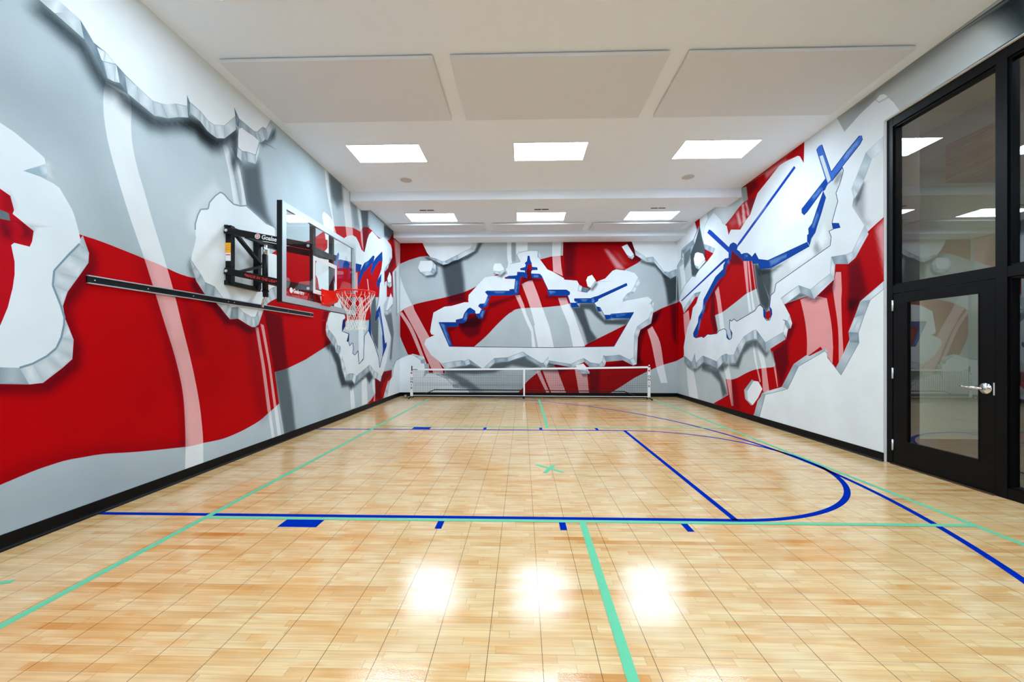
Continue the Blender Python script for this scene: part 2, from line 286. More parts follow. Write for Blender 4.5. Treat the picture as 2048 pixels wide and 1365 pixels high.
('S',0.8,0.07,[3228,2242,3242,2156,3221,2087,3099,1882,3052,1798,3045,1736,3072,1607,3113,1524,3127,1438,3127,1449,3113,1315,3018,1227,2917,1141,2833,1137,2669,1155,-3200,1198,-3200,1153,2701,1096,2870,1075,2955,1076,3059,1161,3156,1249,3171,1384,3171,1373,3156,1461,3114,1546,3086,1677,3093,1740,3142,1824,3267,2029,3289,2099,3275,2187],[-3200,1672,3028,2346,3190,2329,3210,2328,3230,2326,3251,2325,3274,2324,3299,2321,3326,2318,3355,2315,3385,2311,3415,2307,3447,2302,3479,2297,3512,2292,3547,2287,3584,2281,3619,2276,3649,2271,3670,2267,3684,2265,3697,2262,3716,2259,3745,2255,3779,2250,3815,2246,3848,2241,3879,2235,3908,2229,3937,2223,3968,2216,4001,2209,4035,2201,4070,2194,4106,2188,4144,2183,4184,2180,4222,2177,4254,2175,4279,2175,4298,2176,4315,2177,4332,2178,4180,2177,4304,2175,4760,2234,5682,2782,5861,2900,6396,3099,6776,3279,7139,3510,7590,3747,7680,3775,7772,3804,7868,3833,7967,3862,8074,3890,8187,3919,8302,3946,8412,3968,8515,3982,8613,3991,8711,3997,8812,4005,8943,4136,9009,4160,9077,4185,9146,4208,9216,4225,9287,4234,9358,4236,9432,4235,9506,4236,9775,4200,10144,4200,10541,4277,10728,4344,11122,4673,11601,4906,11601,3862,11021,3520,11072,2828,10541,2776,9976,2688,9432,2639,9407,2083,8793,2016,9395,2058,8748,2026,8128,1982,7403,1481,7449,1499,6396,1162,7037,1360,6915,1322,6798,1285,6682,1250,6561,1216,6427,1182,6287,1149,6156,1119,6043,1096,5952,1080,5875,1071,5805,1064,5734,1055,5839,579,5839,584,5808,570,5778,557,5748,544,5716,531,5685,519,5653,506,5619,493,5582,479,5542,462,5498,444,5453,426,5408,411,5365,399,5321,389,5277,379,5230,370,5181,361,5131,352,5079,343,5023,335,4960,328,4893,321,4828,316,4770,312,4722,311,4679,312,4638,314,4596,317,4553,320,4510,324,4467,328,4424,332,4379,331,4338,333,4304,334,4257,337,4179,347,4055,366,3908,389,3765,412,3649,432,3562,449,3489,464,3426,477,3368,488,3317,495,3272,500,3231,503,3191,506,3155,509,3121,512,3087,514,3052,514,3012,512,2970,508,2929,504,2893,500,2861,495,2832,490,2804,484,2777,479,2749,473,2722,467,2695,462,2669,456,-3200,250]),
('Q',0.72,[3173,2300,3166,2254,3237,2196,3190,2329]),
('Q',0.78,[3166,2254,3085,2144,3232,2113,3237,2196]),
('Q',0.85,[3085,2144,2989,2001,3155,1978,3232,2113]),
('Q',0.8,[2989,2001,2980,1886,3079,1848,3155,1978]),
('Q',0.85,[2980,1886,3032,1742,3048,1736,3079,1848]),
('Q',0.72,[3032,1742,3058,1645,3062,1638,3048,1736]),
('Q',0.8,[3058,1645,3055,1583,3085,1577,3062,1638]),
('Q',0.85,[3055,1583,3038,1491,3123,1469,3085,1577]),
('Q',0.8,[3038,1491,3002,1402,3113,1315,3123,1469]),
('Q',0.84,[3002,1402,2942,1342,3045,1248,3113,1315]),
('Q',0.82,[2942,1342,2851,1286,2917,1141,3045,1248]),
('Q',0.85,[2851,1286,2777,1261,2833,1137,2917,1141]),
('Q',0.62,[2777,1261,2669,1270,2669,1155,2833,1137]),
('Q',0.45,[2669,1270,-3200,1287,-3200,1192,2669,1155]),
('F',(216,224,230),[[-3200,2982,2669,2962,2749,2937,2851,2884,2926,2841,2935,2801,2833,2715,2799,2685,2893,2687,2980,2672,3025,2652,3037,2634,3048,2616,3060,2598,3072,2578,3084,2559,3097,2539,3109,2518,3120,2494,3130,2466,3139,2433,3148,2401,3155,2371,3161,2347,3165,2324,3169,2303,3173,2281,3173,2300,3166,2254,3085,2144,2989,2001,2980,1886,3032,1742,3058,1645,3055,1583,3038,1491,3005,1406,2967,1365,2942,1342,2851,1286,2777,1261,2669,1270,-3200,1287]]),
('F',(150,170,185),[[2799,2687,2833,2716,2905,2772,2945,2794,2954,2721,2935,2690,2893,2688]]),
('H',0.8,0.03,[2905,2780,2945,2794,2954,2721,2917,2719],0),
('F',(118,142,158),[[3161,2259,3080,2149,3091,2139,3171,2250]]),
('F',(118,142,158),[[3080,2148,2984,2005,2994,1996,3091,2139]]),
('F',(118,142,158),[[2982,2000,2973,1886,2986,1887,2996,2001]]),
('F',(118,142,158),[[2973,1882,3025,1738,3038,1746,2986,1891]]),
('F',(118,142,158),[[3025,1739,3051,1642,3065,1648,3038,1745]]),
('F',(118,142,158),[[3051,1645,3048,1583,3062,1583,3065,1645]]),
('F',(118,142,158),[[3048,1585,3031,1492,3045,1489,3062,1582]]),
('F',(118,142,158),[[3032,1494,2999,1410,3012,1403,3045,1487]]),
('F',(118,142,158),[[3000,1411,2997,1407,3008,1397,3011,1401]]),
('F',(118,142,158),[[2998,1408,2937,1348,2946,1336,3007,1395]]),
('F',(118,142,158),[[2939,1349,2848,1293,2854,1279,2945,1335]]),
('F',(118,142,158),[[2849,1294,2775,1269,2778,1254,2853,1279]]),
('F',(178,8,24),[[-3200,2424,2669,2506,2725,2477,2746,2384,2738,2354,2860,2269,2860,2271,2851,2190,2836,2146,2746,2151,2730,2130,2749,2017,2749,1926,2738,1828,2711,1687,2669,1554,-3200,1114]]),
('S',0.62,0.02,[2777,2303,2828,2312,2854,2270,2845,2210,2805,2170],0),
('S',0.62,0.025,[2669,2297,2722,2297,2744,2172,2701,2154,2669,2199],0),
('S',0.5,0.02,[2680,2493,2717,2474,2738,2385,2701,2386],0),
('F',(96,110,118),[[-3200,2229,2669,2361,2717,2350,2725,2301,2669,2297,-3200,2146]]),
('H',0.5,0.1,[4688,3297,4499,3104,4374,2976,4304,2774,4314,2714,4255,2696,4255,2902,4586,3359],0),
('S',0.55,0.05,[4255,2362,4275,2326,4304,2179,4246,2225,4236,2318],0),
('S',0.8,0.05,[4304,2179,4374,2102,4446,2022,4631,1943,4723,1867,4844,1761,4984,1780,5160,1716,5289,1680,5386,1730,5304,1644,5210,1596,5084,1634,4913,1700,4777,1683,4660,1789,4570,1866,4389,1947,4319,2027,4251,2105],0),
('Q',0.8,[4265,2368,4324,2304,4284,2264,4251,2361]),
('Q',0.78,[4324,2304,4394,2236,4334,2144,4284,2264]),
('Q',0.7,[4394,2236,4456,2156,4446,2022,4334,2144]),
('Q',0.62,[4456,2156,4597,2128,4586,1964,4446,2022]),
('Q',0.85,[4597,2128,4723,2015,4688,1888,4586,1964]),
('Q',0.8,[4723,2015,4819,1938,4771,1817,4688,1888]),
('Q',0.82,[4819,1938,4869,1911,4844,1760,4771,1817]),
('Q',0.5,[4869,1911,4984,1928,4984,1779,4844,1760]),
('Q',0.85,[4984,1928,5077,1871,5146,1719,4984,1779]),
('Q',0.8,[5077,1871,5230,1822,5245,1686,5146,1719]),
('Q',0.82,[5230,1822,5311,1828,5311,1690,5245,1686]),
('Q',0.7,[5311,1828,5363,1917,5378,1728,5311,1690]),
('Q',0.85,[5363,1917,5424,2004,5479,1933,5378,1728]),
('Q',0.75,[5424,2004,5503,2135,5567,2035,5479,1933]),
('Q',0.82,[5503,2135,5567,2211,5649,2081,5567,2035]),
('Q',0.85,[5567,2211,5683,2281,5769,2133,5649,2081]),
('Q',0.7,[5683,2281,5769,2321,5894,2187,5769,2133]),
('F',(122,138,150),[[4262,2366,4320,2302,4327,2306,4268,2370]]),
('F',(122,138,150),[[4321,2302,4391,2234,4397,2239,4327,2306]]),
('F',(122,138,150),[[4391,2234,4453,2154,4460,2158,4397,2238]]),
('F',(122,138,150),[[4455,2153,4595,2125,4599,2131,4458,2159]]),
('F',(122,138,150),[[4594,2126,4719,2013,4727,2018,4600,2131]]),
('F',(122,138,150),[[4720,2013,4815,1935,4823,1940,4726,2018]]),
('F',(122,138,150),[[4816,1935,4865,1908,4872,1914,4822,1941]]),
('F',(122,138,150),[[4869,1908,4984,1924,4983,1931,4868,1915]]),
('F',(122,138,150),[[4980,1925,5073,1868,5080,1874,4987,1931]]),
('F',(122,138,150),[[5074,1868,5228,1819,5233,1825,5079,1875]]),
('F',(122,138,150),[[5230,1818,5311,1825,5311,1832,5230,1826]]),
('F',(122,138,150),[[5316,1827,5368,1916,5358,1918,5306,1829]]),
('F',(122,138,150),[[5368,1916,5429,2003,5419,2005,5358,1919]]),
('F',(122,138,150),[[5430,2003,5508,2135,5497,2136,5419,2005]]),
('F',(122,138,150),[[5508,2134,5572,2210,5562,2213,5497,2137]]),
('F',(122,138,150),[[5570,2209,5687,2278,5679,2283,5563,2214]]),
('F',(122,138,150),[[5686,2278,5772,2318,5766,2324,5680,2284]]),
('F',(150,165,175),[[4322,2305,4283,2265,4286,2263,4325,2303]]),
('F',(150,165,175),[[4392,2237,4331,2145,4336,2143,4396,2236]]),
('F',(150,165,175),[[4454,2156,4443,2021,4448,2022,4459,2157]]),
('F',(150,165,175),[[4594,2128,4583,1963,4588,1964,4600,2128]]),
('F',(150,165,175),[[4720,2016,4685,1889,4691,1888,4726,2015]]),
('F',(150,165,175),[[4816,1938,4768,1817,4773,1816,4822,1937]]),
('F',(150,165,175),[[4866,1911,4841,1760,4847,1760,4872,1911]]),
('F',(150,165,175),[[4980,1928,4980,1779,4987,1779,4987,1928]]),
('F',(150,165,175),[[5074,1870,5142,1718,5149,1720,5080,1872]]),
('F',(150,165,175),[[5227,1821,5241,1686,5248,1687,5234,1822]]),
('F',(150,165,175),[[5307,1828,5307,1690,5314,1690,5314,1829]]),
('F',(150,165,175),[[5360,1917,5375,1728,5382,1729,5367,1918]]),
('F',(150,165,175),[[5421,2003,5475,1932,5482,1935,5428,2005]]),
('F',(150,165,175),[[5499,2134,5563,2034,5570,2036,5506,2137]]),
('F',(150,165,175),[[5563,2210,5646,2080,5653,2082,5570,2213]]),
('F',(150,165,175),[[5679,2279,5765,2132,5773,2134,5687,2282]]),
('F',(228,233,236),[[4688,3271,4747,3267,4819,3232,4906,3205,4935,3209,4964,3213,4994,3217,5023,3224,5052,3233,5081,3245,5109,3257,5139,3270,5259,3239,5409,3200,5567,3158,5700,3157,5734,3148,5751,2874,5608,2833,5616,2762,5760,2775,5857,2749,5875,2556,5769,2321,5683,2281,5567,2211,5503,2135,5424,2004,5363,1917,5311,1828,5230,1822,5077,1871,4984,1928,4869,1911,4819,1938,4723,2015,4597,2128,4456,2156,4394,2236,4324,2304,4265,2368,4275,2430,4304,2517,4329,2621,4319,2715,4319,2779,4354,2887,4394,2962,4499,3003,4520,3087,4608,3196]]),
('F',(132,152,164),[[4328,2713,4328,2782,4309,2776,4309,2707]]),
('F',(132,152,164),[[4328,2779,4363,2888,4344,2886,4310,2778]]),
('F',(132,152,164),[[4362,2886,4403,2962,4385,2963,4345,2888]]),
('F',(132,152,164),[[4395,2955,4499,2995,4498,3011,4394,2970]]),
('F',(132,152,164),[[4509,3005,4530,3089,4510,3085,4489,3001]]),
('F',(132,152,164),[[4528,3084,4616,3194,4600,3199,4512,3089]]),
('F',(132,152,164),[[4614,3192,4694,3266,4682,3275,4602,3201]]),
('F',(132,152,164),[[4682,3261,4741,3257,4753,3276,4694,3280]]),
('F',(132,152,164),[[4738,3258,4810,3223,4828,3241,4755,3276]]),
('F',(132,152,164),[[4811,3223,4898,3195,4915,3214,4827,3241]]),
('F',(132,152,164),[[4903,3195,5020,3214,5027,3233,4910,3214]]),
('F',(132,152,164),[[5024,3215,5139,3261,5138,3278,5022,3232]]),
('F',(132,152,164),[[5130,3260,5250,3229,5269,3249,5147,3280]]),
('F',(132,152,164),[[5250,3229,5399,3190,5419,3210,5269,3249]]),
('F',(132,152,164),[[5399,3190,5556,3148,5577,3169,5419,3210]]),
('F',(228,233,236),[[7139,3553,7313,3426,7313,3263,7160,3139,7426,3203,7614,3497,7519,3649]]),
('F',(228,233,236),[[7118,3788,7127,3812,7136,3837,7147,3860,7160,3877,7178,3885,7198,3887,7221,3886,7247,3885,7277,3885,7310,3884,7345,3881,7380,3875,7417,3867,7455,3857,7490,3842,7519,3821,7537,3789,7548,3750,7557,3708,7566,3668,7519,3470,7247,3396]]),
('S',0.8,0.05,[7313,1562,7614,1433,7837,1190,7915,989,8074,741,8383,729,8516,636,9358,880,9581,705,9329,582,9117,755,8316,528,8189,620,7893,636,7741,880,7667,1078,7453,1319,7164,1450],0),
('S',0.55,0.06,[7203,2098,7426,2119,7247,1909,7225,1693,7426,1525,7247,1479,7118,1689,7118,1963],0),
('Q',0.9,[7426,2075,7335,1959,7269,1867,7380,2071]),
('Q',0.86,[7335,1959,7313,1859,7247,1748,7269,1867]),
('Q',0.8,[7313,1859,7358,1753,7291,1631,7247,1748]),
('Q',0.6,[7358,1753,7519,1671,7426,1536,7291,1631]),
('Q',0.62,[7519,1671,7638,1596,7614,1426,7426,1536]),
('Q',0.85,[7638,1596,7687,1495,7650,1324,7614,1426]),
('Q',0.6,[7687,1495,7863,1450,7787,1288,7650,1324]),
('Q',0.88,[7863,1450,7967,1163,7837,1190,7787,1288]),
('Q',0.85,[7967,1163,8074,981,7915,989,7837,1190]),
('Q',0.84,[8074,981,8128,857,8060,748,7915,989]),
('Q',0.6,[8128,857,8240,881,8212,742,8060,748]),
('Q',0.62,[8240,881,8457,867,8383,729,8212,742]),
('Q',0.9,[8457,867,8592,801,8516,636,8383,729]),
('Q',0.55,[8592,801,9043,931,8976,775,8516,636]),
('Q',0.58,[9043,931,9322,1013,9358,880,8976,775]),
('Q',0.85,[9322,1013,9413,995,9432,855,9358,880]),
('Q',0.75,[9413,995,9638,857,9600,703,9432,855]),
('Q',0.8,[9638,857,9895,785,9775,655,9600,703]),
('Q',0.85,[9895,785,10165,693,10080,557,9775,655]),
('F',(122,138,150),[[7416,2076,7325,1960,7345,1957,7436,2074]]),
('F',(122,138,150),[[7325,1958,7303,1859,7323,1859,7346,1959]]),
('F',(122,138,150),[[7303,1858,7347,1751,7368,1754,7323,1861]]),
('F',(122,138,150),[[7350,1749,7511,1668,7527,1675,7366,1757]]),
('F',(122,138,150),[[7510,1668,7629,1593,7648,1600,7528,1675]]),
('F',(122,138,150),[[7627,1595,7676,1494,7698,1496,7649,1598]]),
('F',(122,138,150),[[7681,1490,7857,1446,7869,1455,7693,1500]]),
('F',(122,138,150),[[7851,1450,7955,1163,7979,1164,7875,1451]]),
('F',(122,138,150),[[7955,1162,8062,980,8086,981,7979,1164]]),
('F',(122,138,150),[[8062,980,8116,857,8141,858,8086,981]]),
('F',(122,138,150),[[8135,852,8247,875,8233,886,8122,863]]),
('F',(122,138,150),[[8240,875,8457,861,8457,873,8240,886]]),
('F',(122,138,150),[[8447,863,8582,798,8602,805,8466,871]]),
('F',(122,138,150),[[8602,796,9053,925,9033,936,8583,806]]),
('F',(122,138,150),[[9054,926,9333,1008,9311,1018,9033,936]]),
('F',(122,138,150),[[9316,1007,9407,990,9420,1001,9329,1019]]),
('F',(122,138,150),[[9399,992,9623,855,9653,860,9428,998]]),
('F',(122,138,150),[[9629,852,9885,779,9905,790,9648,863]]),
('F',(122,138,150),[[9883,780,10153,688,10177,698,9906,789]]),
('F',(150,165,175),[[7329,1959,7262,1868,7275,1866,7341,1958]]),
('F',(150,165,175),[[7307,1860,7240,1748,7253,1747,7319,1859]]),
('F',(150,165,175),[[7351,1753,7284,1631,7297,1630,7364,1752]]),
('F',(150,165,175),[[7512,1672,7419,1537,7432,1535,7526,1670]]),
('F',(150,165,175),[[7631,1596,7607,1427,7621,1426,7646,1596]]),
('F',(150,165,175),[[7680,1495,7643,1325,7658,1324,7694,1495]]),
('F',(150,165,175),[[7855,1451,7779,1289,7794,1288,7870,1450]]),
('F',(150,165,175),[[7970,1166,7840,1193,7835,1187,7964,1160]]),
('F',(150,165,175),[[8074,984,7915,992,7915,985,8074,977]]),
('F',(150,165,175),[[8121,859,8053,750,8068,747,8136,856]]),
('F',(150,165,175),[[8231,881,8203,743,8220,741,8248,880]]),
('F',(150,165,175),[[8448,868,8375,730,8392,727,8465,866]]),
('F',(150,165,175),[[8583,803,8507,638,8525,635,8601,800]]),
('F',(150,165,175),[[9033,932,8966,776,8986,774,9053,930]]),
('F',(150,165,175),[[9312,1013,9348,880,9369,880,9333,1013]]),
('F',(150,165,175),[[9402,996,9421,855,9443,855,9424,995]]),
('F',(150,165,175),[[9627,858,9589,705,9612,702,9650,856]]),
('F',(150,165,175),[[9883,787,9764,657,9786,653,9906,783]]),
('Q',0.8,[10971,4021,10776,3847,10897,3842,10996,3929]),
('Q',0.75,[10776,3847,10705,3705,10705,3657,10897,3842]),
('Q',0.7,[10705,3705,10450,3542,10634,3548,10705,3657]),
('Q',0.6,[10450,3542,10361,3432,10406,3418,10634,3548]),
('F',(122,138,150),[[10950,4019,10756,3846,10796,3848,10992,4022]]),
('F',(122,138,150),[[10754,3844,10683,3701,10726,3708,10798,3851]]),
('F',(122,138,150),[[10687,3705,10434,3543,10467,3541,10722,3704]]),
('F',(122,138,150),[[10430,3540,10341,3431,10381,3434,10471,3544]]),
('F',(150,165,175),[[10767,3841,10888,3837,10906,3848,10785,3853]]),
('F',(150,165,175),[[10690,3702,10690,3654,10719,3660,10719,3708]]),
('F',(150,165,175),[[10444,3537,10628,3543,10640,3554,10456,3548]]),
('F',(212,219,222),[[7590,3484,7863,3547,8047,3662,8212,3744,8412,3813,8592,3814,8748,3727,8877,3617,9043,3598,9111,3729,9216,3946,9322,4085,9506,4222,9735,4189,9976,4161,10123,4209,10251,4290,10588,4290,10873,4238,10971,4150,10971,3988,10776,3847,10705,3705,10450,3542,10361,3432,10361,3013,10406,3143,10541,3196,10541,2713,10317,2549,10317,2289,10496,2150,10873,1727,10824,1581,10541,1072,10273,777,10165,693,10059,715,9895,785,9638,857,9413,995,9322,1013,9043,931,8592,801,8457,867,8240,881,8128,857,8074,981,7967,1163,7837,1446,7712,1468,7638,1596,7519,1671,7358,1753,7313,1859,7335,1959,7426,2075,7449,2144,7118,2116,6953,2636,6834,2716,6873,2867,7076,3119,7313,3176],[7566,2968,7590,3062,7712,3249,7762,3284,7774,3241,7737,3129,7812,3157,8240,3209,8427,3225,8877,3275,8780,3099,9043,3350,9287,3457,9581,3649,9658,3645,9543,3457,9775,3636,10187,3888,10208,3674,10123,3416,9895,3137,9815,3021,9956,3162,10123,3296,10101,3113,9895,2932,10018,3025,9997,2912,9956,2685,9775,2286,10018,2471,10273,1891,10406,1513,10519,1561,10519,1467,10187,1149,10026,910,9936,1185,9619,1547,9269,1830,9181,1771,9043,1685,8993,1231,8993,1173,8748,1056,8716,1153,8685,1353,8531,1259,8412,1292,8442,1404,8412,1516,8354,1509,8268,1453,8212,1538,8128,1549,8226,1709,7915,1744,7915,1838,7954,1970,8074,2026,7663,2533,7566,2743]]),
('F',(14,36,110),[[7575,2969,7599,3064,7581,3061,7557,2966]]),
('F',(14,36,110),[[7599,3063,7721,3249,7703,3248,7581,3062]]),
('F',(14,36,110),[[7718,3247,7768,3282,7755,3285,7705,3250]]),
('F',(14,36,110),[[7752,3281,7764,3238,7784,3243,7771,3286]]),
('F',(14,36,110),[[7765,3239,7727,3127,7746,3130,7784,3242]]),
('F',(14,36,110),[[7740,3125,7815,3153,7809,3160,7734,3132]]),
('F',(14,36,110),[[7810,3152,8237,3204,8242,3214,7814,3162]]),
('F',(14,36,110),[[8237,3204,8424,3220,8430,3230,8243,3214]]),
('F',(14,36,110),[[8424,3220,8874,3270,8880,3281,8430,3230]]),
('F',(14,36,110),[[8865,3274,8768,3098,8792,3100,8889,3276]]),
('F',(14,36,110),[[8791,3099,9055,3350,9032,3350,8769,3099]]),
('F',(14,36,110),[[9050,3347,9293,3454,9280,3460,9037,3353]]),
('F',(14,36,110),[[9297,3456,9592,3648,9570,3650,9276,3458]]),
('F',(14,36,110),[[9572,3643,9649,3639,9667,3652,9590,3655]]),
('F',(14,36,110),[[9643,3644,9529,3455,9557,3458,9672,3647]]),
('F',(14,36,110),[[9555,3456,9787,3636,9762,3636,9531,3457]]),
('F',(14,36,110),[[9786,3635,10198,3887,10175,3889,9764,3638]]),
('F',(14,36,110),[[10170,3883,10192,3670,10225,3678,10203,3892]]),
('F',(14,36,110),[[10192,3671,10106,3413,10139,3418,10224,3677]]),
('F',(14,36,110),[[10107,3415,9880,3136,9910,3138,10138,3417]]),
('F',(14,36,110),[[9880,3136,9800,3020,9829,3022,9910,3138]]),
('F',(14,36,110),[[9829,3021,9970,3162,9942,3162,9801,3021]]),
('F',(14,36,110),[[9970,3162,10137,3296,10109,3296,9942,3163]]),
('F',(14,36,110),[[10106,3293,10085,3111,10118,3116,10139,3299]]),
('F',(14,36,110),[[10087,3113,9881,2932,9909,2932,10116,3113]]),
('F',(14,36,110),[[9908,2931,10031,3024,10004,3026,9882,2933]]),
('F',(14,36,110),[[10002,3023,9981,2910,10013,2914,10034,3027]]),
('F',(14,36,110),[[9981,2910,9940,2684,9972,2687,10013,2914]]),
('F',(14,36,110),[[9940,2684,9760,2286,9790,2287,9971,2686]]),
('F',(14,36,110),[[9788,2285,10032,2470,10004,2472,9762,2288]]),
('F',(14,36,110),[[10002,2469,10256,1889,10290,1893,10034,2474]]),
('F',(14,36,110),[[10256,1889,10389,1512,10423,1514,10290,1892]]),
('F',(14,36,110),[[10419,1509,10532,1557,10505,1564,10392,1516]]),
('F',(14,36,110),[[10501,1560,10501,1467,10536,1467,10536,1561]]),
('F',(14,36,110),[[10502,1469,10171,1151,10202,1147,10535,1465]]),
('F',(14,36,110),[[10171,1151,10011,912,10042,908,10203,1147]]),
('F',(14,36,110),[[10042,910,9951,1185,9920,1184,10010,910]]),
('F',(14,36,110),[[9950,1186,9633,1549,9605,1545,9921,1183]]),
('F',(14,36,110),[[9633,1549,9281,1832,9256,1827,9606,1545]]),
('F',(14,36,110),[[9257,1832,9169,1774,9192,1769,9280,1827]]),
('F',(14,36,110),[[9169,1774,9032,1688,9054,1683,9192,1769]]),
('F',(14,36,110),[[9030,1685,8980,1232,9005,1231,9056,1686]]),
('F',(14,36,110),[[8980,1232,8980,1173,9005,1173,9005,1231]]),
('F',(14,36,110),[[8982,1176,8738,1059,8758,1053,9003,1169]]),
('F',(14,36,110),[[8760,1056,8728,1153,8704,1152,8736,1056]]),
('F',(14,36,110),[[8728,1153,8697,1353,8673,1353,8704,1153]]),
('F',(14,36,110),[[8675,1356,8522,1262,8541,1256,8695,1350]]),
('F',(14,36,110),[[8538,1263,8418,1296,8406,1288,8525,1255]]),
('F',(14,36,110),[[8424,1291,8453,1404,8430,1405,8401,1293]]),
('F',(14,36,110),[[8453,1405,8424,1517,8401,1516,8430,1404]]),
('F',(14,36,110),[[8410,1521,8351,1514,8357,1505,8415,1512]]),
('F',(14,36,110),[[8345,1512,8259,1456,8277,1451,8363,1507]]),
('F',(14,36,110),[[8278,1454,8222,1539,8201,1536,8257,1452]]),
('F',(14,36,110),[[8215,1542,8132,1553,8125,1544,8208,1533]]),
('F',(14,36,110),[[8139,1547,8236,1708,8215,1709,8118,1550]]),
('F',(14,36,110),[[8229,1713,7918,1748,7911,1740,8222,1704]]),
('F',(14,36,110),[[7925,1744,7925,1838,7905,1837,7905,1744]]),
('F',(14,36,110),[[7925,1838,7964,1970,7944,1970,7905,1838]]),
('F',(14,36,110),[[7961,1967,8081,2023,8067,2029,7947,1973]]),
('F',(14,36,110),[[8084,2028,7672,2536,7654,2530,8064,2024]]),
('F',(14,36,110),[[7672,2535,7575,2746,7557,2741,7653,2531]]),
('F',(14,36,110),[[7575,2745,7575,2969,7557,2966,7557,2742]]),
('F',(52,100,184),[[7590,2826,7602,3065,7712,3249,7762,3284,7774,3229,7712,3043]]),
('F',(4,58,138),[[7782,3150,8268,3215,8268,3074,7762,2985]]),
('F',(4,58,138),[[8427,3225,8877,3275,8780,3092,8442,3084]]),
('F',(4,58,138),[[9581,3649,9658,3645,9619,3530,9358,3334,9009,3130,8685,2759,8669,2860,8748,3041,9043,3350,9287,3457]]),
('F',(4,58,138),[[10187,3888,10208,3674,9936,3570,9696,3375,9450,3143,9432,3252,9543,3457,9775,3636]]),
('F',(4,58,138),[[10123,3296,10123,3117,9815,2883,9815,3036]]),
('F',(4,58,138),[[10018,2471,10406,1513,10519,1561,10519,1467,10187,1149,10251,1360,10187,1812,9976,2216,9735,2053,9716,2152,9775,2286]]),
('F',(14,28,96),[[7954,1970,8060,1977,8060,1858,7928,1745,8240,1715,8226,1550,8128,1549,8198,1702,7915,1738,7915,1838]]),
('F',(4,58,138),[[9322,2067,9395,2127,9469,1643,9269,1816]]),
('F',(14,28,96),[[8748,1056,8993,1173,8993,1153,8748,1050]]),
('H',0.3,0.03,[9111,3392,9322,3437,9111,3284],0),
('H',0.4,0.02,[9936,2301,10059,2312,10273,1739,10144,1735],0),
('F',(14,28,96),[[8124,1543,8207,1532,8216,1543,8133,1554]]),
('F',(14,28,96),[[8199,1536,8255,1451,8281,1455,8224,1540]]),
('F',(14,28,96),[[8279,1450,8365,1506,8343,1512,8257,1456]]),
('F',(14,28,96),[[8357,1504,8416,1511,8409,1522,8351,1515]]),
('F',(14,28,96),[[8399,1515,8428,1404,8456,1405,8426,1517]]),
('F',(14,28,96),[[8428,1405,8399,1293,8426,1291,8456,1404]]),
('F',(14,28,96),[[8405,1287,8524,1254,8539,1264,8420,1297]]),
('F',(14,28,96),[[8543,1255,8697,1349,8673,1356,8520,1262]]),
('F',(14,28,96),[[8670,1353,8702,1153,8731,1153,8700,1353]]),
('F',(14,28,96),[[8702,1152,8733,1056,8763,1056,8731,1153]]),
('F',(14,28,96),[[8760,1052,9005,1169,8980,1177,8736,1060]]),
('F',(14,28,96),[[9008,1173,9008,1231,8977,1232,8977,1173]]),
('F',(14,28,96),[[9008,1231,9059,1686,9027,1685,8977,1232]]),
('F',(14,28,96),[[9056,1682,9283,1827,9255,1832,9030,1688]]),
('F',(14,28,96),[[9254,1826,9603,1544,9636,1550,9284,1833]]),
('F',(14,28,96),[[9602,1545,9917,1183,9954,1186,9636,1549]]),
('S',0.62,0.02,[9322,2067,9543,2661,9735,2672,9775,2286,9735,2053,9936,2213,9895,1361,9619,1561,9469,1783],0),
('F',(228,233,236),[[10588,3273,10776,3481,10922,3380,10922,3202,10634,3155]]),
('F',(228,233,236),[[10681,2715,10873,2923,11046,2776,11021,2626,10634,2411,10473,2349]]),
('Q',0.7,[10564,3160,10776,3187,10776,3051,10588,3085]),
('Q',0.8,[10776,3187,10946,3239,10946,3126,10776,3051]),
('F',(122,138,150),[[10562,3152,10774,3179,10779,3194,10567,3167]]),
('F',(122,138,150),[[10785,3181,10956,3233,10937,3244,10767,3192]]),
('F',(150,165,175),[[10762,3184,10762,3049,10790,3053,10790,3189]]),
('Q',0.8,[10473,2396,10634,2426,10634,2309,10519,2307]),
('Q',0.7,[10634,2426,11021,2626,10971,2475,10634,2309]),
('F',(122,138,150),[[10479,2389,10640,2420,10628,2433,10467,2402]]),
('F',(122,138,150),[[10651,2423,11040,2623,11003,2629,10617,2429]]),
('F',(150,165,175),[[10620,2425,10620,2307,10648,2310,10648,2428]]),
('Q',0.6,[11770,1138,11330,1056,11122,988,11491,1093]),
('Q',0.65,[11330,1056,11148,905,10996,879,11122,988]),
('Q',0.8,[11148,905,11021,634,10922,544,10996,879]),
('Q',0.85,[11021,634,10776,523,10634,519,10922,544]),
('Q',0.8,[10776,523,10634,221,10406,277,10634,519]),
('Q',0.85,[10634,221,10541,75,10273,109,10406,277]),
('F',(122,138,150),[[11755,1145,11316,1063,11344,1049,11786,1131]]),
('F',(122,138,150),[[11307,1059,11125,909,11171,901,11354,1052]]),
('F',(122,138,150),[[11124,907,10998,637,11044,631,11172,903]]),
('F',(122,138,150),[[11001,639,10757,529,10795,518,11041,628]]),
('F',(122,138,150),[[10754,526,10612,224,10656,217,10798,521]]),
('F',(122,138,150),[[10613,224,10520,79,10563,71,10656,217]]),
('F',(150,165,175),[[11319,1060,11111,992,11134,985,11342,1052]]),
('F',(150,165,175),[[11139,909,10988,884,11004,875,11156,901]]),
('F',(150,165,175),[[11007,636,10908,547,10936,541,11035,631]]),
('F',(150,165,175),[[10772,528,10630,524,10638,514,10781,519]]),
('F',(150,165,175),[[10639,224,10411,280,10401,273,10629,217]]),
('F',(228,233,236),[[12003,1133,11330,1048,11148,905,11021,634,10776,523,10634,221,10541,75,12003,-107]])],
'B':[
('F',(172,181,184),[[-6600,7297,6552,7126,6552,-1517,-6600,-1604]]),
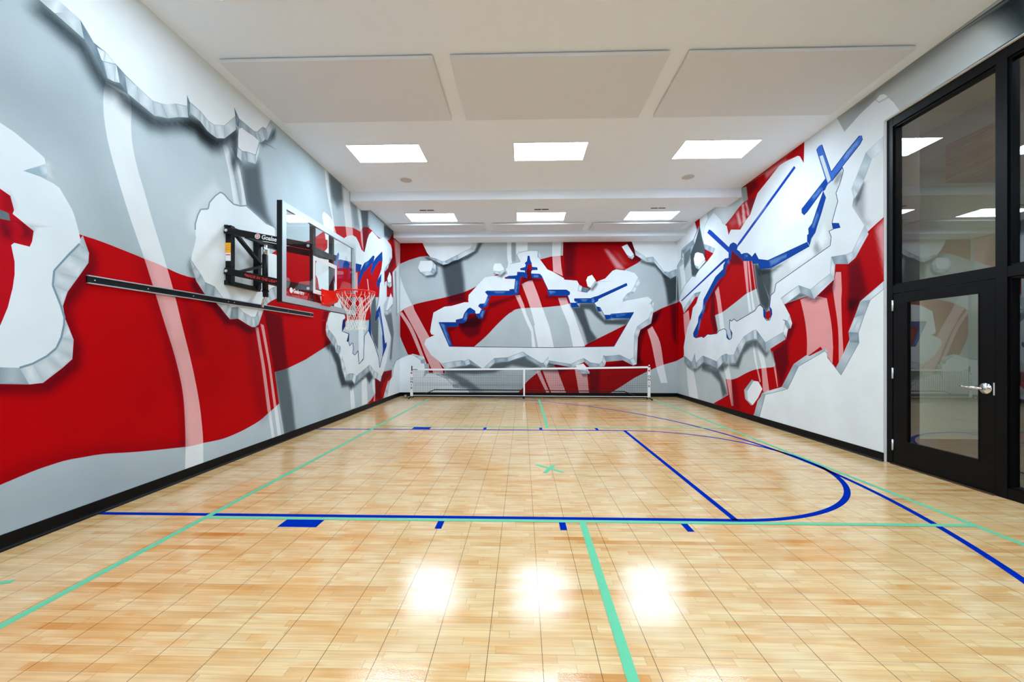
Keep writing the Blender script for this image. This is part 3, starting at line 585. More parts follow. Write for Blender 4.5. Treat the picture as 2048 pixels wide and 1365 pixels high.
('H',0.25,0.5,[-3551,3691,-3116,3689,-3073,3042,-3290,2956,-3464,3259],0),
('H',0.3,0.4,[-1602,3810,-741,4234,-634,3676,-1494,3251],0),
('F',(152,0,5),[[-3769,4642,-2899,4636,-2683,4074,-2791,4125,-3030,4102,-3334,4009,-3634,3886,-3769,3822]]),
('F',(152,0,5),[[-3736,2342,-3638,2450,-3603,2480,-3569,2509,-3532,2539,-3486,2568,-3430,2599,-3366,2629,-3297,2659,-3225,2686,-3156,2709,-3087,2728,-3005,2747,-2899,2772,-2757,2802,-2588,2837,-2412,2873,-2250,2910,-2103,2945,-1962,2982,-1830,3019,-1710,3058,-1606,3099,-1516,3142,-1431,3186,-1343,3229,-849,3523,-441,3761,512,4002,832,4086,1177,4115,1188,4649,3155,4635,3166,4497,3440,3964,3335,3879,2986,3690,2616,3234,1386,2716,1130,2653,1080,2648,1030,2643,978,2638,917,2632,845,2624,764,2615,680,2607,597,2601,518,2597,438,2595,358,2593,277,2591,189,2587,96,2582,8,2577,-66,2570,-122,2562,-165,2554,-201,2543,-237,2528,-272,2508,-304,2483,-335,2457,-366,2432,-205,2534,-256,2506,-305,2480,-358,2450,-419,2405,-492,2344,-573,2269,-658,2188,-741,2106,-821,2022,-901,1934,-981,1847,-1064,1763,-1148,1685,-1234,1610,-1321,1537,-1408,1462,-2250,1032,-2293,666,-2488,692,-2748,683,-2899,1161,-3377,1225,-3551,1614,-3586,1711,-3622,1809,-3655,1906,-3682,2003,-3699,2098,-3709,2192,-3716,2286,-3725,2381]]),
('F',(152,0,5),[[-151,70,-108,123,20,263,36,294,51,325,69,356,95,392,131,431,173,473,222,517,277,563,341,614,415,670,489,723,555,767,607,799,651,823,695,843,747,864,810,884,880,902,953,920,1024,939,1556,1334,1896,1537,2997,2089,3339,2254,3794,2440,4012,2558,4264,2659,4449,2723,4684,2810,4684,1200,4443,1034,4080,928,3878,851,3591,724,3545,697,3250,548,2828,270,2511,78]]),
('T',0.78,[[-3769,3822,-3649,3869,-3640,3794,-3632,3720,-3622,3644,-3605,3562,-3584,3473,-3558,3379,-3526,3280,-3486,3173,-3434,3056,-3374,2931,-3309,2802,-3247,2676,-3486,2568,-3634,2439,-3736,2353,-3769,3174]]),
('T',0.78,[[-3508,2542,-3448,2434,-3388,2327,-3328,2219,-3268,2110,-3207,1998,-3145,1885,-3085,1770,-3030,1657,-2982,1542,-2939,1426,-2898,1313,-2856,1204,-2811,1097,-2764,993,-2720,897,-2683,816,-2655,758,-2634,717,-2616,682,-2596,644,-2315,645,-2358,817,-2531,1161,-2704,1678,-2921,2066,-3182,2541,-3225,2697,-3486,2558]]),
('T',0.78,[[-3634,2460,-3634,2445,-3559,2329,-3484,2216,-3409,2096,-3334,1959,-3258,1797,-3182,1617,-3106,1430,-3030,1247,-2921,902,-2769,816,-2899,1161,-2981,1373,-3062,1591,-3144,1798,-3225,1980,-3306,2127,-3388,2249,-3470,2361,-3551,2477]]),
('T',0.78,[[-451,4661,-452,4520,-453,4373,-454,4237,-451,4125,-444,4047,-434,3993,-424,3951,-419,3911,-421,3873,-427,3841,-434,3812,-441,3782,-269,3846,-312,3932,-318,4004,-325,4074,-330,4148,-333,4232,-333,4330,-330,4438,-326,4550,-323,4660]]),
('T',0.78,[[-183,4659,-187,4545,-192,4425,-195,4316,-194,4231,-187,4182,-176,4157,-163,4143,-151,4124,148,4229,148,4657]]),
('T',0.78,[[875,4652,864,4224,896,3647,1173,3517,1130,3795,1124,3870,1117,3942,1111,4021,1109,4116,1111,4234,1117,4370,1124,4511,1130,4650]]),
('T',0.78,[[-216,2956,-172,2859,-129,2762,-86,2666,-44,2570,-5,2474,32,2379,69,2285,106,2195,143,2111,180,2031,218,1953,255,1874,277,1430,384,1430,298,1997,116,2404,41,2688,-76,2966]]),
('T',0.78,[[-23,3288,9,3203,41,3118,73,3032,106,2944,138,2855,170,2766,202,2671,234,2569,266,2456,298,2335,330,2211,362,2088,341,2061,458,1430,917,1430,789,2018,608,2532,576,2601,545,2696,514,2792,482,2888,448,2986,410,3086,370,3188,328,3291,287,3393,191,3383]]),
('T',0.78,[[1034,2877,1057,2811,1078,2746,1101,2678,1130,2599,1170,2503,1216,2394,1262,2286,1301,2193,1328,2120,1349,2060,1367,2005,1386,1947,1343,2103,1475,1430,1832,1430,1620,2038,1450,2529,1343,2705,1279,2887]]),
('T',0.78,[[394,863,512,863,533,714,800,73,715,72,426,671]]),
('T',0.78,[[555,863,576,767,853,73,1279,74,1003,821,917,906]]),
('T',0.78,[[1492,907,1535,736,1652,75,1938,76,1875,716,1768,907]]),
('T',0.78,[[3617,1947,3648,1847,3679,1750,3711,1646,3743,1522,3776,1367,3810,1188,3844,1009,3878,851,3911,723,3945,613,3979,509,4012,402,4197,402,4088,928,4063,1098,4040,1272,4014,1439,3979,1590,3932,1719,3876,1832,3817,1939,3760,2049]]),
('H',0.55,0.05,[2384,4279,2722,3723,2986,3690,2659,4085,2468,4278],0),
('H',0.25,0.1,[2659,4213,2828,4148,3039,3849,2912,3828],0),
('S',0.2,0.02,[-323,4660,-194,4660,-194,3952,-312,3953],0),
('S',0.55,0.12,[1188,4649,1556,4647,1513,3494,1216,3432],[1188,4671,3250,4656,3250,3359,1216,3368]),
('S',0.3,0.1,[1556,4647,3250,4634,3250,4422,1556,4433],0),
('S',0.72,0.08,[-2401,3944,-1796,4026,-1710,3381,-1677,2779,-2163,2716,-2250,3103],0),
('S',0.7,0.04,[-2791,4097,-2683,4031,-2336,3879,-2055,3963,-1602,4154,-1386,4282,-1279,4506,-1171,4506,-1322,4217,-1602,4025,-2034,3877,-2293,3771,-2596,3859,-2899,4097],0),
('S',0.6,0.03,[-2954,4593,-2878,4593,-2704,4096,-2813,4140],0),
('S',0.7,0.05,[3372,3996,3591,3918,3709,3892,3844,3891,4264,3431,4080,3482,3844,3755,3642,3824,3440,3893],0),
('S',0.8,0.05,[4046,3550,4281,3431,4500,3548,4516,2810,4214,2659,4147,3143],0),
('S',0.6,0.03,[3124,4529,3250,4528,3461,3995,3335,3932,3124,4104,2955,4360],0),
('S',0.62,0.06,[4281,2710,4516,2709,4516,1726,4449,1522,4348,1726],0),
('S',0.6,0.06,[3794,2423,4046,2524,3878,2168,3642,1998,3423,1930,3339,1692,3339,1029,3406,1029,3389,1726,3541,1913],0),
('S',0.45,0.05,[3187,1012,3389,1114,3541,961,3254,876],0),
('S',0.6,0.05,[-2336,774,-1818,882,-1516,947,-1171,818,-999,818,-806,990,-441,1034,74,1184,213,1077,106,1120,576,842,683,842,768,1013,1450,843,1130,693,597,714,213,820,-312,905,-827,690,-1386,646,-2250,688],0),
('S',0.45,0.05,[-2553,644,-2250,602,-1904,430,-1818,301,-1386,152,-1171,153,-1602,474,-2034,688],0),
('S',0.45,0.05,[1450,843,1960,908,1981,97,2214,98,2256,823,2934,1058,3208,888,2828,845,2384,844,1981,758],0),
('S',0.5,0.04,[3240,909,3356,1717,3440,1951,3735,2120,3798,2396,3983,2480,3882,2184,3566,1887,3440,1462,3398,909],0),
('Q',0.9,[-3268,1221,-3138,1161,-3030,1193,-3247,1247]),
('Q',0.85,[-3138,1161,-2997,1053,-2873,1075,-3030,1193]),
('Q',0.6,[-2997,1053,-2986,967,-2860,963,-2873,1075]),
('F',(122,138,150),[[-3272,1214,-3142,1153,-3135,1168,-3265,1228]]),
('F',(122,138,150),[[-3143,1154,-3002,1047,-2992,1059,-3133,1167]]),
('F',(122,138,150),[[-3005,1052,-2994,966,-2978,968,-2989,1054]]),
('F',(150,165,175),[[-3137,1156,-3028,1188,-3031,1198,-3140,1166]]),
('F',(150,165,175),[[-2996,1048,-2873,1070,-2874,1080,-2998,1058]]),
('Q',0.65,[-2889,950,-2878,816,-2743,816,-2759,956]),
('Q',0.5,[-2878,816,-2802,665,-2899,536,-2743,816]),
('F',(122,138,150),[[-2897,949,-2886,815,-2870,817,-2881,950]]),
('F',(122,138,150),[[-2885,812,-2809,662,-2795,669,-2871,820]]),
('F',(150,165,175),[[-2878,811,-2743,811,-2743,821,-2878,821]]),
('Q',0.75,[-2574,644,-2250,516,-2163,526,-2466,666]),
('Q',0.9,[-2250,516,-2055,322,-1904,355,-2163,526]),
('Q',0.6,[-2055,322,-2034,247,-1861,258,-1904,355]),
('F',(122,138,150),[[-2577,637,-2253,508,-2247,523,-2571,652]]),
('F',(122,138,150),[[-2256,510,-2061,317,-2050,328,-2244,521]]),
('F',(122,138,150),[[-2063,320,-2041,245,-2026,249,-2047,324]]),
('F',(150,165,175),[[-2249,510,-2163,521,-2164,532,-2250,521]]),
('F',(150,165,175),[[-2054,317,-1903,350,-1905,360,-2056,327]]),
('Q',0.55,[-1624,205,-1559,119,-1386,109,-1430,178]),
('F',(122,138,150),[[-1630,200,-1565,114,-1552,124,-1617,210]]),
('F',(228,233,236),[[-3769,1052,-3671,1074,-3421,1182,-3268,1225,-3138,1150,-2997,1053,-2986,967,-2889,945,-2878,816,-2910,536,-2813,665,-2574,644,-2250,516,-2055,322,-2034,247,-1624,205,-1559,119,-1537,-42,-3769,-49]]),
('Q',0.6,[-2704,4085,-2553,4052,-2509,3955,-2672,4031]),
('Q',0.75,[-2553,4052,-2401,3976,-2336,3861,-2509,3955]),
('Q',0.8,[-2401,3976,-2293,3964,-2185,3889,-2336,3861]),
('Q',0.62,[-2293,3964,-2098,4060,-2055,3974,-2185,3889]),
('Q',0.7,[-2098,4060,-1904,4156,-1893,4010,-2055,3974]),
('Q',0.9,[-1904,4156,-1516,4347,-1408,4260,-1893,4010]),
('Q',0.85,[-1516,4347,-1440,4626,-1290,4625,-1408,4260]),
('F',(122,138,150),[[-2706,4077,-2554,4044,-2551,4060,-2703,4093]]),
('F',(122,138,150),[[-2556,4045,-2405,3969,-2398,3983,-2549,4059]]),
('F',(122,138,150),[[-2402,3968,-2294,3956,-2292,3973,-2400,3984]]),
('F',(122,138,150),[[-2289,3957,-2095,4053,-2102,4067,-2297,3972]]),
('F',(122,138,150),[[-2095,4053,-1900,4149,-1908,4163,-2102,4067]]),
('F',(122,138,150),[[-1900,4149,-1512,4340,-1519,4354,-1908,4163]]),
('F',(122,138,150),[[-1508,4345,-1432,4623,-1448,4628,-1524,4349]]),
('F',(150,165,175),[[-2557,4050,-2514,3953,-2505,3957,-2548,4054]]),
('F',(150,165,175),[[-2406,3973,-2341,3859,-2332,3864,-2397,3978]]),
('F',(150,165,175),[[-2296,3960,-2188,3884,-2182,3893,-2290,3969]]),
('F',(150,165,175),[[-2103,4058,-2060,3972,-2051,3976,-2094,4062]]),
('F',(150,165,175),[[-1909,4155,-1898,4009,-1888,4010,-1899,4156]]),
('F',(150,165,175),[[-1519,4343,-1411,4256,-1405,4264,-1513,4351]]),
('F',(228,233,236),[[-2986,4680,-2943,4511,-2813,4226,-2704,4085,-2553,4052,-2401,3976,-2293,3964,-2098,4060,-1904,4156,-1516,4347,-1440,4501,-1408,4668]]),
('Q',0.85,[3254,4269,3591,4037,3608,3909,3279,4115]),
('Q',0.72,[3591,4037,3785,4061,3810,3908,3608,3909]),
('Q',0.88,[3785,4061,4096,3635,4113,3542,3810,3908]),
('Q',0.6,[4096,3635,4231,3617,4281,3431,4113,3542]),
('Q',0.65,[4231,3617,4449,3701,4449,3506,4281,3431]),
('F',(122,138,150),[[3250,4262,3587,4030,3596,4044,3259,4275]]),
('F',(122,138,150),[[3592,4029,3786,4053,3784,4069,3590,4045]]),
('F',(122,138,150),[[3779,4057,4090,3630,4103,3640,3792,4066]]),
('F',(122,138,150),[[4095,3627,4230,3610,4232,3625,4097,3643]]),
('F',(122,138,150),[[4234,3610,4452,3694,4446,3709,4228,3625]]),
('F',(150,165,175),[[3586,4036,3603,3909,3613,3910,3596,4038]]),
('F',(150,165,175),[[3780,4061,3805,3908,3815,3909,3790,4062]]),
('F',(150,165,175),[[4091,3634,4108,3541,4118,3543,4101,3636]]),
('F',(150,165,175),[[4226,3616,4276,3429,4286,3432,4236,3619]]),
('F',(228,233,236),[[3085,4678,3170,4507,3254,4269,3591,4037,3785,4061,4096,3635,4231,3617,4516,3726,4516,4667]]),
('S',0.62,0.05,[-1926,2113,-1386,2327,-956,2583,-98,2945,9,3502,148,3758,490,3499,533,3371,63,3373,-108,3031,-312,2903,-956,2733,-1085,2219,-1386,2026,-1818,2026],[-2455,2162,-2152,1463,-956,1441,917,1426,2659,1462,3229,2450,2574,2404,2553,2372,2373,2372,2256,2596,2150,2618,2087,2724,2193,2788,2203,2841,3039,3232,3018,3296,2193,2927,2108,2906,1981,2859,1513,2854,1513,2801,1588,2726,1386,2727,1311,2940,1375,2983,1375,3047,1279,3111,747,3113,715,3178,555,3510,512,3574,255,3586,245,3640,277,3697,437,3703,426,3767,277,3779,255,3886,213,4014,202,4100,159,4111,138,3951,73,3897,106,3844,84,3780,-66,3738,-55,3701,73,3690,84,3587,41,3630,-151,3637,-151,3534,-516,3483,-505,3450,-205,3443,-237,3138,-376,3128,-376,3085,-1042,3088,-1092,3056,-999,2948,-1107,2723,-1257,2702,-1290,2638,-1193,2562,-1257,2423,-1365,2412,-1451,2531,-1537,2596,-1602,2563,-1699,2435,-1753,2284,-1947,2242,-1947,2166,-2455,2167]),
('S',0.62,0.06,[-1861,2108,-1602,2408,-1322,2429,-1193,2107,-1279,1828,-1559,1720,-1818,1914],[-2455,2162,-2152,1463,-956,1441,917,1426,2659,1462,3229,2450,2574,2404,2553,2372,2373,2372,2256,2596,2150,2618,2087,2724,2193,2788,2203,2841,3039,3232,3018,3296,2193,2927,2108,2906,1981,2859,1513,2854,1513,2801,1588,2726,1386,2727,1311,2940,1375,2983,1375,3047,1279,3111,747,3113,715,3178,555,3510,512,3574,255,3586,245,3640,277,3697,437,3703,426,3767,277,3779,255,3886,213,4014,202,4100,159,4111,138,3951,73,3897,106,3844,84,3780,-66,3738,-55,3701,73,3690,84,3587,41,3630,-151,3637,-151,3534,-516,3483,-505,3450,-205,3443,-237,3138,-376,3128,-376,3085,-1042,3088,-1092,3056,-999,2948,-1107,2723,-1257,2702,-1290,2638,-1193,2562,-1257,2423,-1365,2412,-1451,2531,-1537,2596,-1602,2563,-1699,2435,-1753,2284,-1947,2242,-1947,2166,-2455,2167]),
('S',0.5,0.03,[-2239,2033,-1861,2032,-2142,1893,-2034,1506,-2034,1463,-2142,1678],[-2455,2162,-2152,1463,-956,1441,917,1426,2659,1462,3229,2450,2574,2404,2553,2372,2373,2372,2256,2596,2150,2618,2087,2724,2193,2788,2203,2841,3039,3232,3018,3296,2193,2927,2108,2906,1981,2859,1513,2854,1513,2801,1588,2726,1386,2727,1311,2940,1375,2983,1375,3047,1279,3111,747,3113,715,3178,555,3510,512,3574,255,3586,245,3640,277,3697,437,3703,426,3767,277,3779,255,3886,213,4014,202,4100,159,4111,138,3951,73,3897,106,3844,84,3780,-66,3738,-55,3701,73,3690,84,3587,41,3630,-151,3637,-151,3534,-516,3483,-505,3450,-205,3443,-237,3138,-376,3128,-376,3085,-1042,3088,-1092,3056,-999,2948,-1107,2723,-1257,2702,-1290,2638,-1193,2562,-1257,2423,-1365,2412,-1451,2531,-1537,2596,-1602,2563,-1699,2435,-1753,2284,-1947,2242,-1947,2166,-2455,2167]),
('S',0.72,0.04,[1407,2620,1641,2598,1683,2726,2087,2724,2193,2490,2384,2255,2595,2244,3124,2275,3018,2084,2405,2106,2150,2319,1960,2533,1790,2555,1853,2341,1981,1947,2172,1675,1896,1505,1747,1995,1556,2401],[-2455,2162,-2152,1463,-956,1441,917,1426,2659,1462,3229,2450,2574,2404,2553,2372,2373,2372,2256,2596,2150,2618,2087,2724,2193,2788,2203,2841,3039,3232,3018,3296,2193,2927,2108,2906,1981,2859,1513,2854,1513,2801,1588,2726,1386,2727,1311,2940,1375,2983,1375,3047,1279,3111,747,3113,715,3178,555,3510,512,3574,255,3586,245,3640,277,3697,437,3703,426,3767,277,3779,255,3886,213,4014,202,4100,159,4111,138,3951,73,3897,106,3844,84,3780,-66,3738,-55,3701,73,3690,84,3587,41,3630,-151,3637,-151,3534,-516,3483,-505,3450,-205,3443,-237,3138,-376,3128,-376,3085,-1042,3088,-1092,3056,-999,2948,-1107,2723,-1257,2702,-1290,2638,-1193,2562,-1257,2423,-1365,2412,-1451,2531,-1537,2596,-1602,2563,-1699,2435,-1753,2284,-1947,2242,-1947,2166,-2455,2167]),
('S',0.4,0.06,[661,2964,1343,2983,1343,2812,661,2857],[-2455,2162,-2152,1463,-956,1441,917,1426,2659,1462,3229,2450,2574,2404,2553,2372,2373,2372,2256,2596,2150,2618,2087,2724,2193,2788,2203,2841,3039,3232,3018,3296,2193,2927,2108,2906,1981,2859,1513,2854,1513,2801,1588,2726,1386,2727,1311,2940,1375,2983,1375,3047,1279,3111,747,3113,715,3178,555,3510,512,3574,255,3586,245,3640,277,3697,437,3703,426,3767,277,3779,255,3886,213,4014,202,4100,159,4111,138,3951,73,3897,106,3844,84,3780,-66,3738,-55,3701,73,3690,84,3587,41,3630,-151,3637,-151,3534,-516,3483,-505,3450,-205,3443,-237,3138,-376,3128,-376,3085,-1042,3088,-1092,3056,-999,2948,-1107,2723,-1257,2702,-1290,2638,-1193,2562,-1257,2423,-1365,2412,-1451,2531,-1537,2596,-1602,2563,-1699,2435,-1753,2284,-1947,2242,-1947,2166,-2455,2167]),
('Q',0.9,[-2488,1053,-2380,957,-2250,806,-2293,817]),
('Q',0.82,[-2380,957,-2034,1022,-1969,860,-2250,806]),
('Q',0.8,[-2034,1022,-1796,1054,-1775,893,-1969,860]),
('Q',0.6,[-1796,1054,-1710,1033,-1667,893,-1775,893]),
('Q',0.85,[-1710,1033,-1570,1086,-1527,957,-1667,893]),
('Q',0.5,[-1570,1086,-1182,818,-1193,812,-1527,957]),
('F',(122,138,150),[[-2493,1047,-2385,951,-2374,963,-2482,1059]]),
('F',(122,138,150),[[-2378,949,-2032,1014,-2035,1029,-2381,965]]),
('F',(122,138,150),[[-2033,1014,-1795,1046,-1797,1062,-2035,1030]]),
('F',(122,138,150),[[-1798,1046,-1712,1025,-1708,1040,-1794,1062]]),
('F',(122,138,150),[[-1707,1025,-1567,1079,-1573,1094,-1713,1040]]),
('F',(122,138,150),[[-1574,1080,-1186,812,-1177,825,-1565,1093]]),
('F',(150,165,175),[[-2383,953,-2254,803,-2246,809,-2376,960]]),
('F',(150,165,175),[[-2038,1020,-1974,858,-1964,862,-2029,1023]]),
('F',(150,165,175),[[-1801,1053,-1780,892,-1769,893,-1791,1055]]),
('F',(150,165,175),[[-1715,1031,-1672,891,-1662,894,-1705,1034]]),
('F',(150,165,175),[[-1575,1085,-1531,956,-1522,959,-1565,1088]]),
('Q',0.85,[-1182,818,-1128,840,-999,818,-1171,812]),
('Q',0.8,[-1128,840,-827,1119,-810,986,-999,818]),
('Q',0.58,[-827,1119,-430,1141,-430,1016,-810,986]),
('Q',0.85,[-430,1141,20,1312,84,1188,-430,1016]),
('F',(122,138,150),[[-1179,811,-1125,832,-1131,847,-1185,826]]),
('F',(122,138,150),[[-1123,834,-822,1113,-833,1125,-1134,846]]),
('F',(122,138,150),[[-827,1111,-429,1133,-430,1149,-827,1127]]),
('F',(122,138,150),[[-427,1133,23,1305,17,1320,-433,1148]]),
('F',(150,165,175),[[-1129,835,-1000,813,-998,824,-1127,845]]),
('F',(150,165,175),[[-832,1118,-815,985,-805,987,-822,1120]]),
('F',(150,165,175),[[-435,1141,-435,1016,-425,1016,-425,1141]]),
('Q',0.6,[31,1312,116,1248,148,1103,73,1205]),
('Q',0.58,[116,1248,544,981,576,853,148,1103]),
('Q',0.5,[544,981,608,981,683,859,576,853]),
('Q',0.88,[608,981,757,1163,772,1017,683,859]),
('Q',0.6,[757,1163,768,1056,800,966,772,1017]),
('Q',0.62,[768,1056,1418,950,1450,849,800,966]),
('Q',0.8,[1418,950,1779,1121,1800,1010,1450,849]),
('Q',0.55,[1779,1121,1981,989,1949,865,1800,1010]),
('Q',0.62,[1981,989,2225,951,2235,861,1949,865]),
('Q',0.75,[2225,951,2320,1036,2384,883,2235,861]),
('Q',0.85,[2320,1036,2352,1206,2426,1010,2384,883]),
('F',(122,138,150),[[26,1306,111,1242,121,1255,36,1319]]),
('F',(122,138,150),[[112,1241,540,974,548,988,121,1255]]),
('F',(122,138,150),[[544,973,608,973,608,989,544,989]]),
('F',(122,138,150),[[614,976,763,1158,751,1168,602,986]]),
('F',(122,138,150),[[749,1162,760,1055,776,1057,765,1164]]),
('F',(122,138,150),[[767,1048,1416,942,1419,958,769,1064]]),
('F',(122,138,150),[[1421,942,1782,1113,1776,1128,1414,957]]),
('F',(122,138,150),[[1775,1114,1976,982,1985,995,1783,1127]]),
('F',(122,138,150),[[1979,981,2223,943,2226,958,1982,997]]),
('F',(122,138,150),[[2230,945,2325,1030,2315,1042,2219,956]]),
('F',(122,138,150),[[2328,1034,2360,1205,2344,1208,2312,1037]]),
('F',(150,165,175),[[111,1247,143,1101,153,1104,121,1249]]),
('F',(150,165,175),[[539,980,571,851,581,854,549,982]]),
('F',(150,165,175),[[604,978,678,856,687,862,612,984]]),
('F',(150,165,175),[[752,1162,767,1017,777,1018,762,1163]]),
('F',(150,165,175),[[763,1054,795,964,805,968,773,1058]]),
('F',(150,165,175),[[1413,948,1445,848,1454,851,1423,951]]),
('F',(150,165,175),[[1774,1120,1795,1009,1805,1011,1784,1122]]),
('F',(150,165,175),[[1976,990,1944,866,1954,864,1986,987]]),
('F',(150,165,175),[[2220,950,2230,860,2240,862,2230,951]]),
('F',(150,165,175),[[2315,1034,2379,881,2388,884,2325,1038]]),
('Q',0.6,[2352,1206,2828,1213,2912,1058,2426,1010]),
('Q',0.62,[2828,1213,3102,1079,3208,905,2912,1058]),
('Q',0.88,[3102,1079,3229,1143,3313,947,3208,905]),
('Q',0.8,[3229,1143,3240,1781,3345,1706,3313,947]),
('Q',0.78,[3240,1781,3324,2036,3419,1946,3345,1706]),
('Q',0.75,[3324,2036,3651,2265,3724,2126,3419,1946]),
('Q',0.82,[3651,2265,3735,2524,3781,2428,3724,2126]),
('F',(122,138,150),[[2352,1198,2828,1205,2828,1221,2352,1214]]),
('F',(122,138,150),[[2824,1206,3099,1072,3106,1086,2831,1220]]),
('F',(122,138,150),[[3106,1072,3233,1136,3226,1150,3099,1086]]),
('F',(122,138,150),[[3237,1143,3248,1781,3232,1781,3221,1143]]),
('F',(122,138,150),[[3247,1778,3332,2033,3317,2038,3232,1783]]),
('F',(122,138,150),[[3329,2029,3655,2258,3646,2271,3320,2042]]),
('F',(122,138,150),[[3658,2262,3742,2521,3727,2526,3643,2267]]),
('F',(150,165,175),[[2823,1210,2908,1055,2917,1060,2832,1215]]),
('F',(150,165,175),[[3098,1076,3204,902,3212,907,3107,1082]]),
('F',(150,165,175),[[3224,1141,3309,945,3318,949,3234,1145]]),
('F',(150,165,175),[[3237,1777,3342,1702,3348,1710,3243,1785]]),
('F',(150,165,175),[[3321,2032,3415,1943,3422,1950,3327,2039]]),
('F',(150,165,175),[[3646,2262,3720,2124,3729,2129,3655,2267]]),
('Q',0.85,[3766,2804,3735,2677,3798,2549,3809,2719]),
('Q',0.9,[3735,2677,3703,2528,3777,2401,3798,2549]),
('F',(122,138,150),[[3759,2806,3727,2679,3743,2675,3774,2802]]),
('F',(122,138,150),[[3727,2679,3696,2530,3711,2527,3743,2675]]),
('F',(150,165,175),[[3730,2675,3794,2547,3803,2552,3739,2679]]),
('Q',0.85,[3356,3465,3250,3231,3324,3167,3415,3316]),
('Q',0.85,[3250,3231,3124,3051,3250,3029,3324,3167]),
('Q',0.6,[3124,3051,3018,2977,3124,2945,3250,3029]),
('Q',0.7,[3018,2977,2912,2828,2976,2764,3124,2945]),
('F',(122,138,150),[[3348,3468,3243,3235,3257,3228,3363,3461]]),
('F',(122,138,150),[[3244,3236,3117,3056,3130,3046,3257,3227]]),
('F',(122,138,150),[[3119,3057,3013,2983,3023,2970,3128,3044]]),
('F',(122,138,150),[[3012,2982,2906,2833,2919,2824,3024,2972]]),
('F',(150,165,175),[[3247,3227,3321,3163,3327,3171,3253,3235]]),
('F',(150,165,175),[[3123,3046,3249,3024,3251,3034,3124,3056]]),
('F',(150,165,175),[[3017,2972,3122,2940,3125,2949,3019,2982]]),
('Q',0.85,[1609,3067,1641,3270,1737,3205,1705,3056]),
('F',(122,138,150),[[1617,3066,1649,3269,1633,3271,1601,3069]]),
('Q',0.25,[1705,3046,1885,3019,1960,3151,1737,3195]),
('F',(122,138,150),[[1704,3038,1884,3011,1886,3027,1706,3053]]),
('Q',0.8,[448,4259,458,4013,559,4066,501,4205]),
('F',(122,138,150),[[440,4259,450,4013,466,4013,456,4259]]),
('F',(216,222,225),[[-2715,1894,-2683,1818,-2585,1796,-2683,1753,-2845,1667,-2889,1527,-2683,1204,-2488,1053,-2380,957,-2034,1022,-1796,1054,-1710,1033,-1570,1086,-1494,1033,-1182,818,-1128,840,-827,1119,-441,1141,20,1312,116,1237,544,981,608,981,757,1163,757,1056,1407,950,1779,1121,1981,993,2235,951,2320,1036,2352,1206,2405,1185,2828,1217,3102,1079,3229,1143,3240,1781,3324,2036,3651,2269,3745,2524,3735,2677,3682,2698,3766,2804,3630,2900,3039,2796,2912,2754,2912,2828,3018,2977,3145,3061,3250,3231,3356,3465,3250,3593,3039,3657,2722,3702,2616,3660,2405,3437,2150,3342,2002,3151,1875,3024,1609,3067,1641,3281,1588,3377,1216,3410,1205,3453,896,3636,725,3712,512,4002,437,4077,448,4259,234,4271,-108,4209,-162,4134,-66,3941,-344,3889,-312,3878,-441,3782,-655,3548,-999,3506,-1107,3485,-1343,3229,-1580,2972,-1591,2821,-1580,2757,-1710,2757,-2077,2651,-2293,2630,-2618,2458,-2683,2114],[-2455,2162,-2152,1463,-956,1441,917,1426,2659,1462,3229,2450,2574,2404,2553,2372,2373,2372,2256,2596,2150,2618,2087,2724,2193,2788,2203,2841,3039,3232,3018,3296,2193,2927,2108,2906,1981,2859,1513,2854,1513,2801,1588,2726,1386,2727,1311,2940,1375,2983,1375,3047,1279,3111,747,3113,715,3178,555,3510,512,3574,255,3586,245,3640,277,3697,437,3703,426,3767,277,3779,255,3886,213,4014,202,4100,159,4111,138,3951,73,3897,106,3844,84,3780,-66,3738,-55,3701,73,3690,84,3587,41,3630,-151,3637,-151,3534,-516,3483,-505,3450,-205,3443,-237,3138,-376,3128,-376,3085,-1042,3088,-1092,3056,-999,2948,-1107,2723,-1257,2702,-1290,2638,-1193,2562,-1257,2423,-1365,2412,-1451,2531,-1537,2596,-1602,2563,-1699,2435,-1753,2284,-1947,2242,-1947,2166,-2455,2167]]),
('F',(14,40,120),[[-2463,2159,-2160,1459,-2145,1466,-2448,2166]]),
('F',(14,40,120),[[-2153,1454,-956,1433,-956,1449,-2152,1471]]),
('F',(14,40,120),[[-956,1433,917,1418,917,1434,-956,1449]]),
('F',(14,40,120),[[917,1418,2659,1454,2659,1470,917,1434]]),
('F',(14,40,120),[[2666,1458,3236,2446,3222,2454,2652,1466]]),
('F',(14,40,120),[[3229,2458,2573,2412,2575,2396,3230,2442]]),
('F',(14,40,120),[[2567,2408,2546,2376,2560,2367,2581,2399]]),
('F',(14,40,120),[[2553,2380,2373,2380,2373,2364,2553,2364]]),
('F',(14,40,120),[[2380,2376,2263,2600,2249,2592,2366,2368]]),
('F',(14,40,120),[[2258,2604,2152,2626,2149,2610,2255,2588]]),
('F',(14,40,120),[[2157,2622,2094,2729,2080,2720,2144,2614]]),
('F',(14,40,120),[[2091,2718,2197,2781,2189,2795,2083,2731]]),
('F',(14,40,120),[[2201,2786,2211,2840,2196,2843,2185,2790]]),
('F',(14,40,120),[[2207,2834,3042,3225,3036,3239,2200,2849]]),
('F',(14,40,120),[[3047,3235,3026,3298,3010,3293,3032,3230]]),
('F',(14,40,120),[[3015,3303,2190,2934,2196,2919,3021,3289]]),
('F',(14,40,120),[[2191,2934,2106,2913,2110,2898,2195,2919]]),
('F',(14,40,120),[[2105,2913,1978,2867,1983,2852,2111,2898]]),
('F',(14,40,120),[[1981,2867,1513,2862,1514,2846,1981,2851]]),
('F',(14,40,120),[[1505,2854,1505,2801,1521,2801,1521,2854]]),
('F',(14,40,120),[[1508,2795,1582,2720,1593,2732,1519,2806]]),
('F',(14,40,120),[[1588,2734,1386,2735,1386,2718,1588,2718]]),
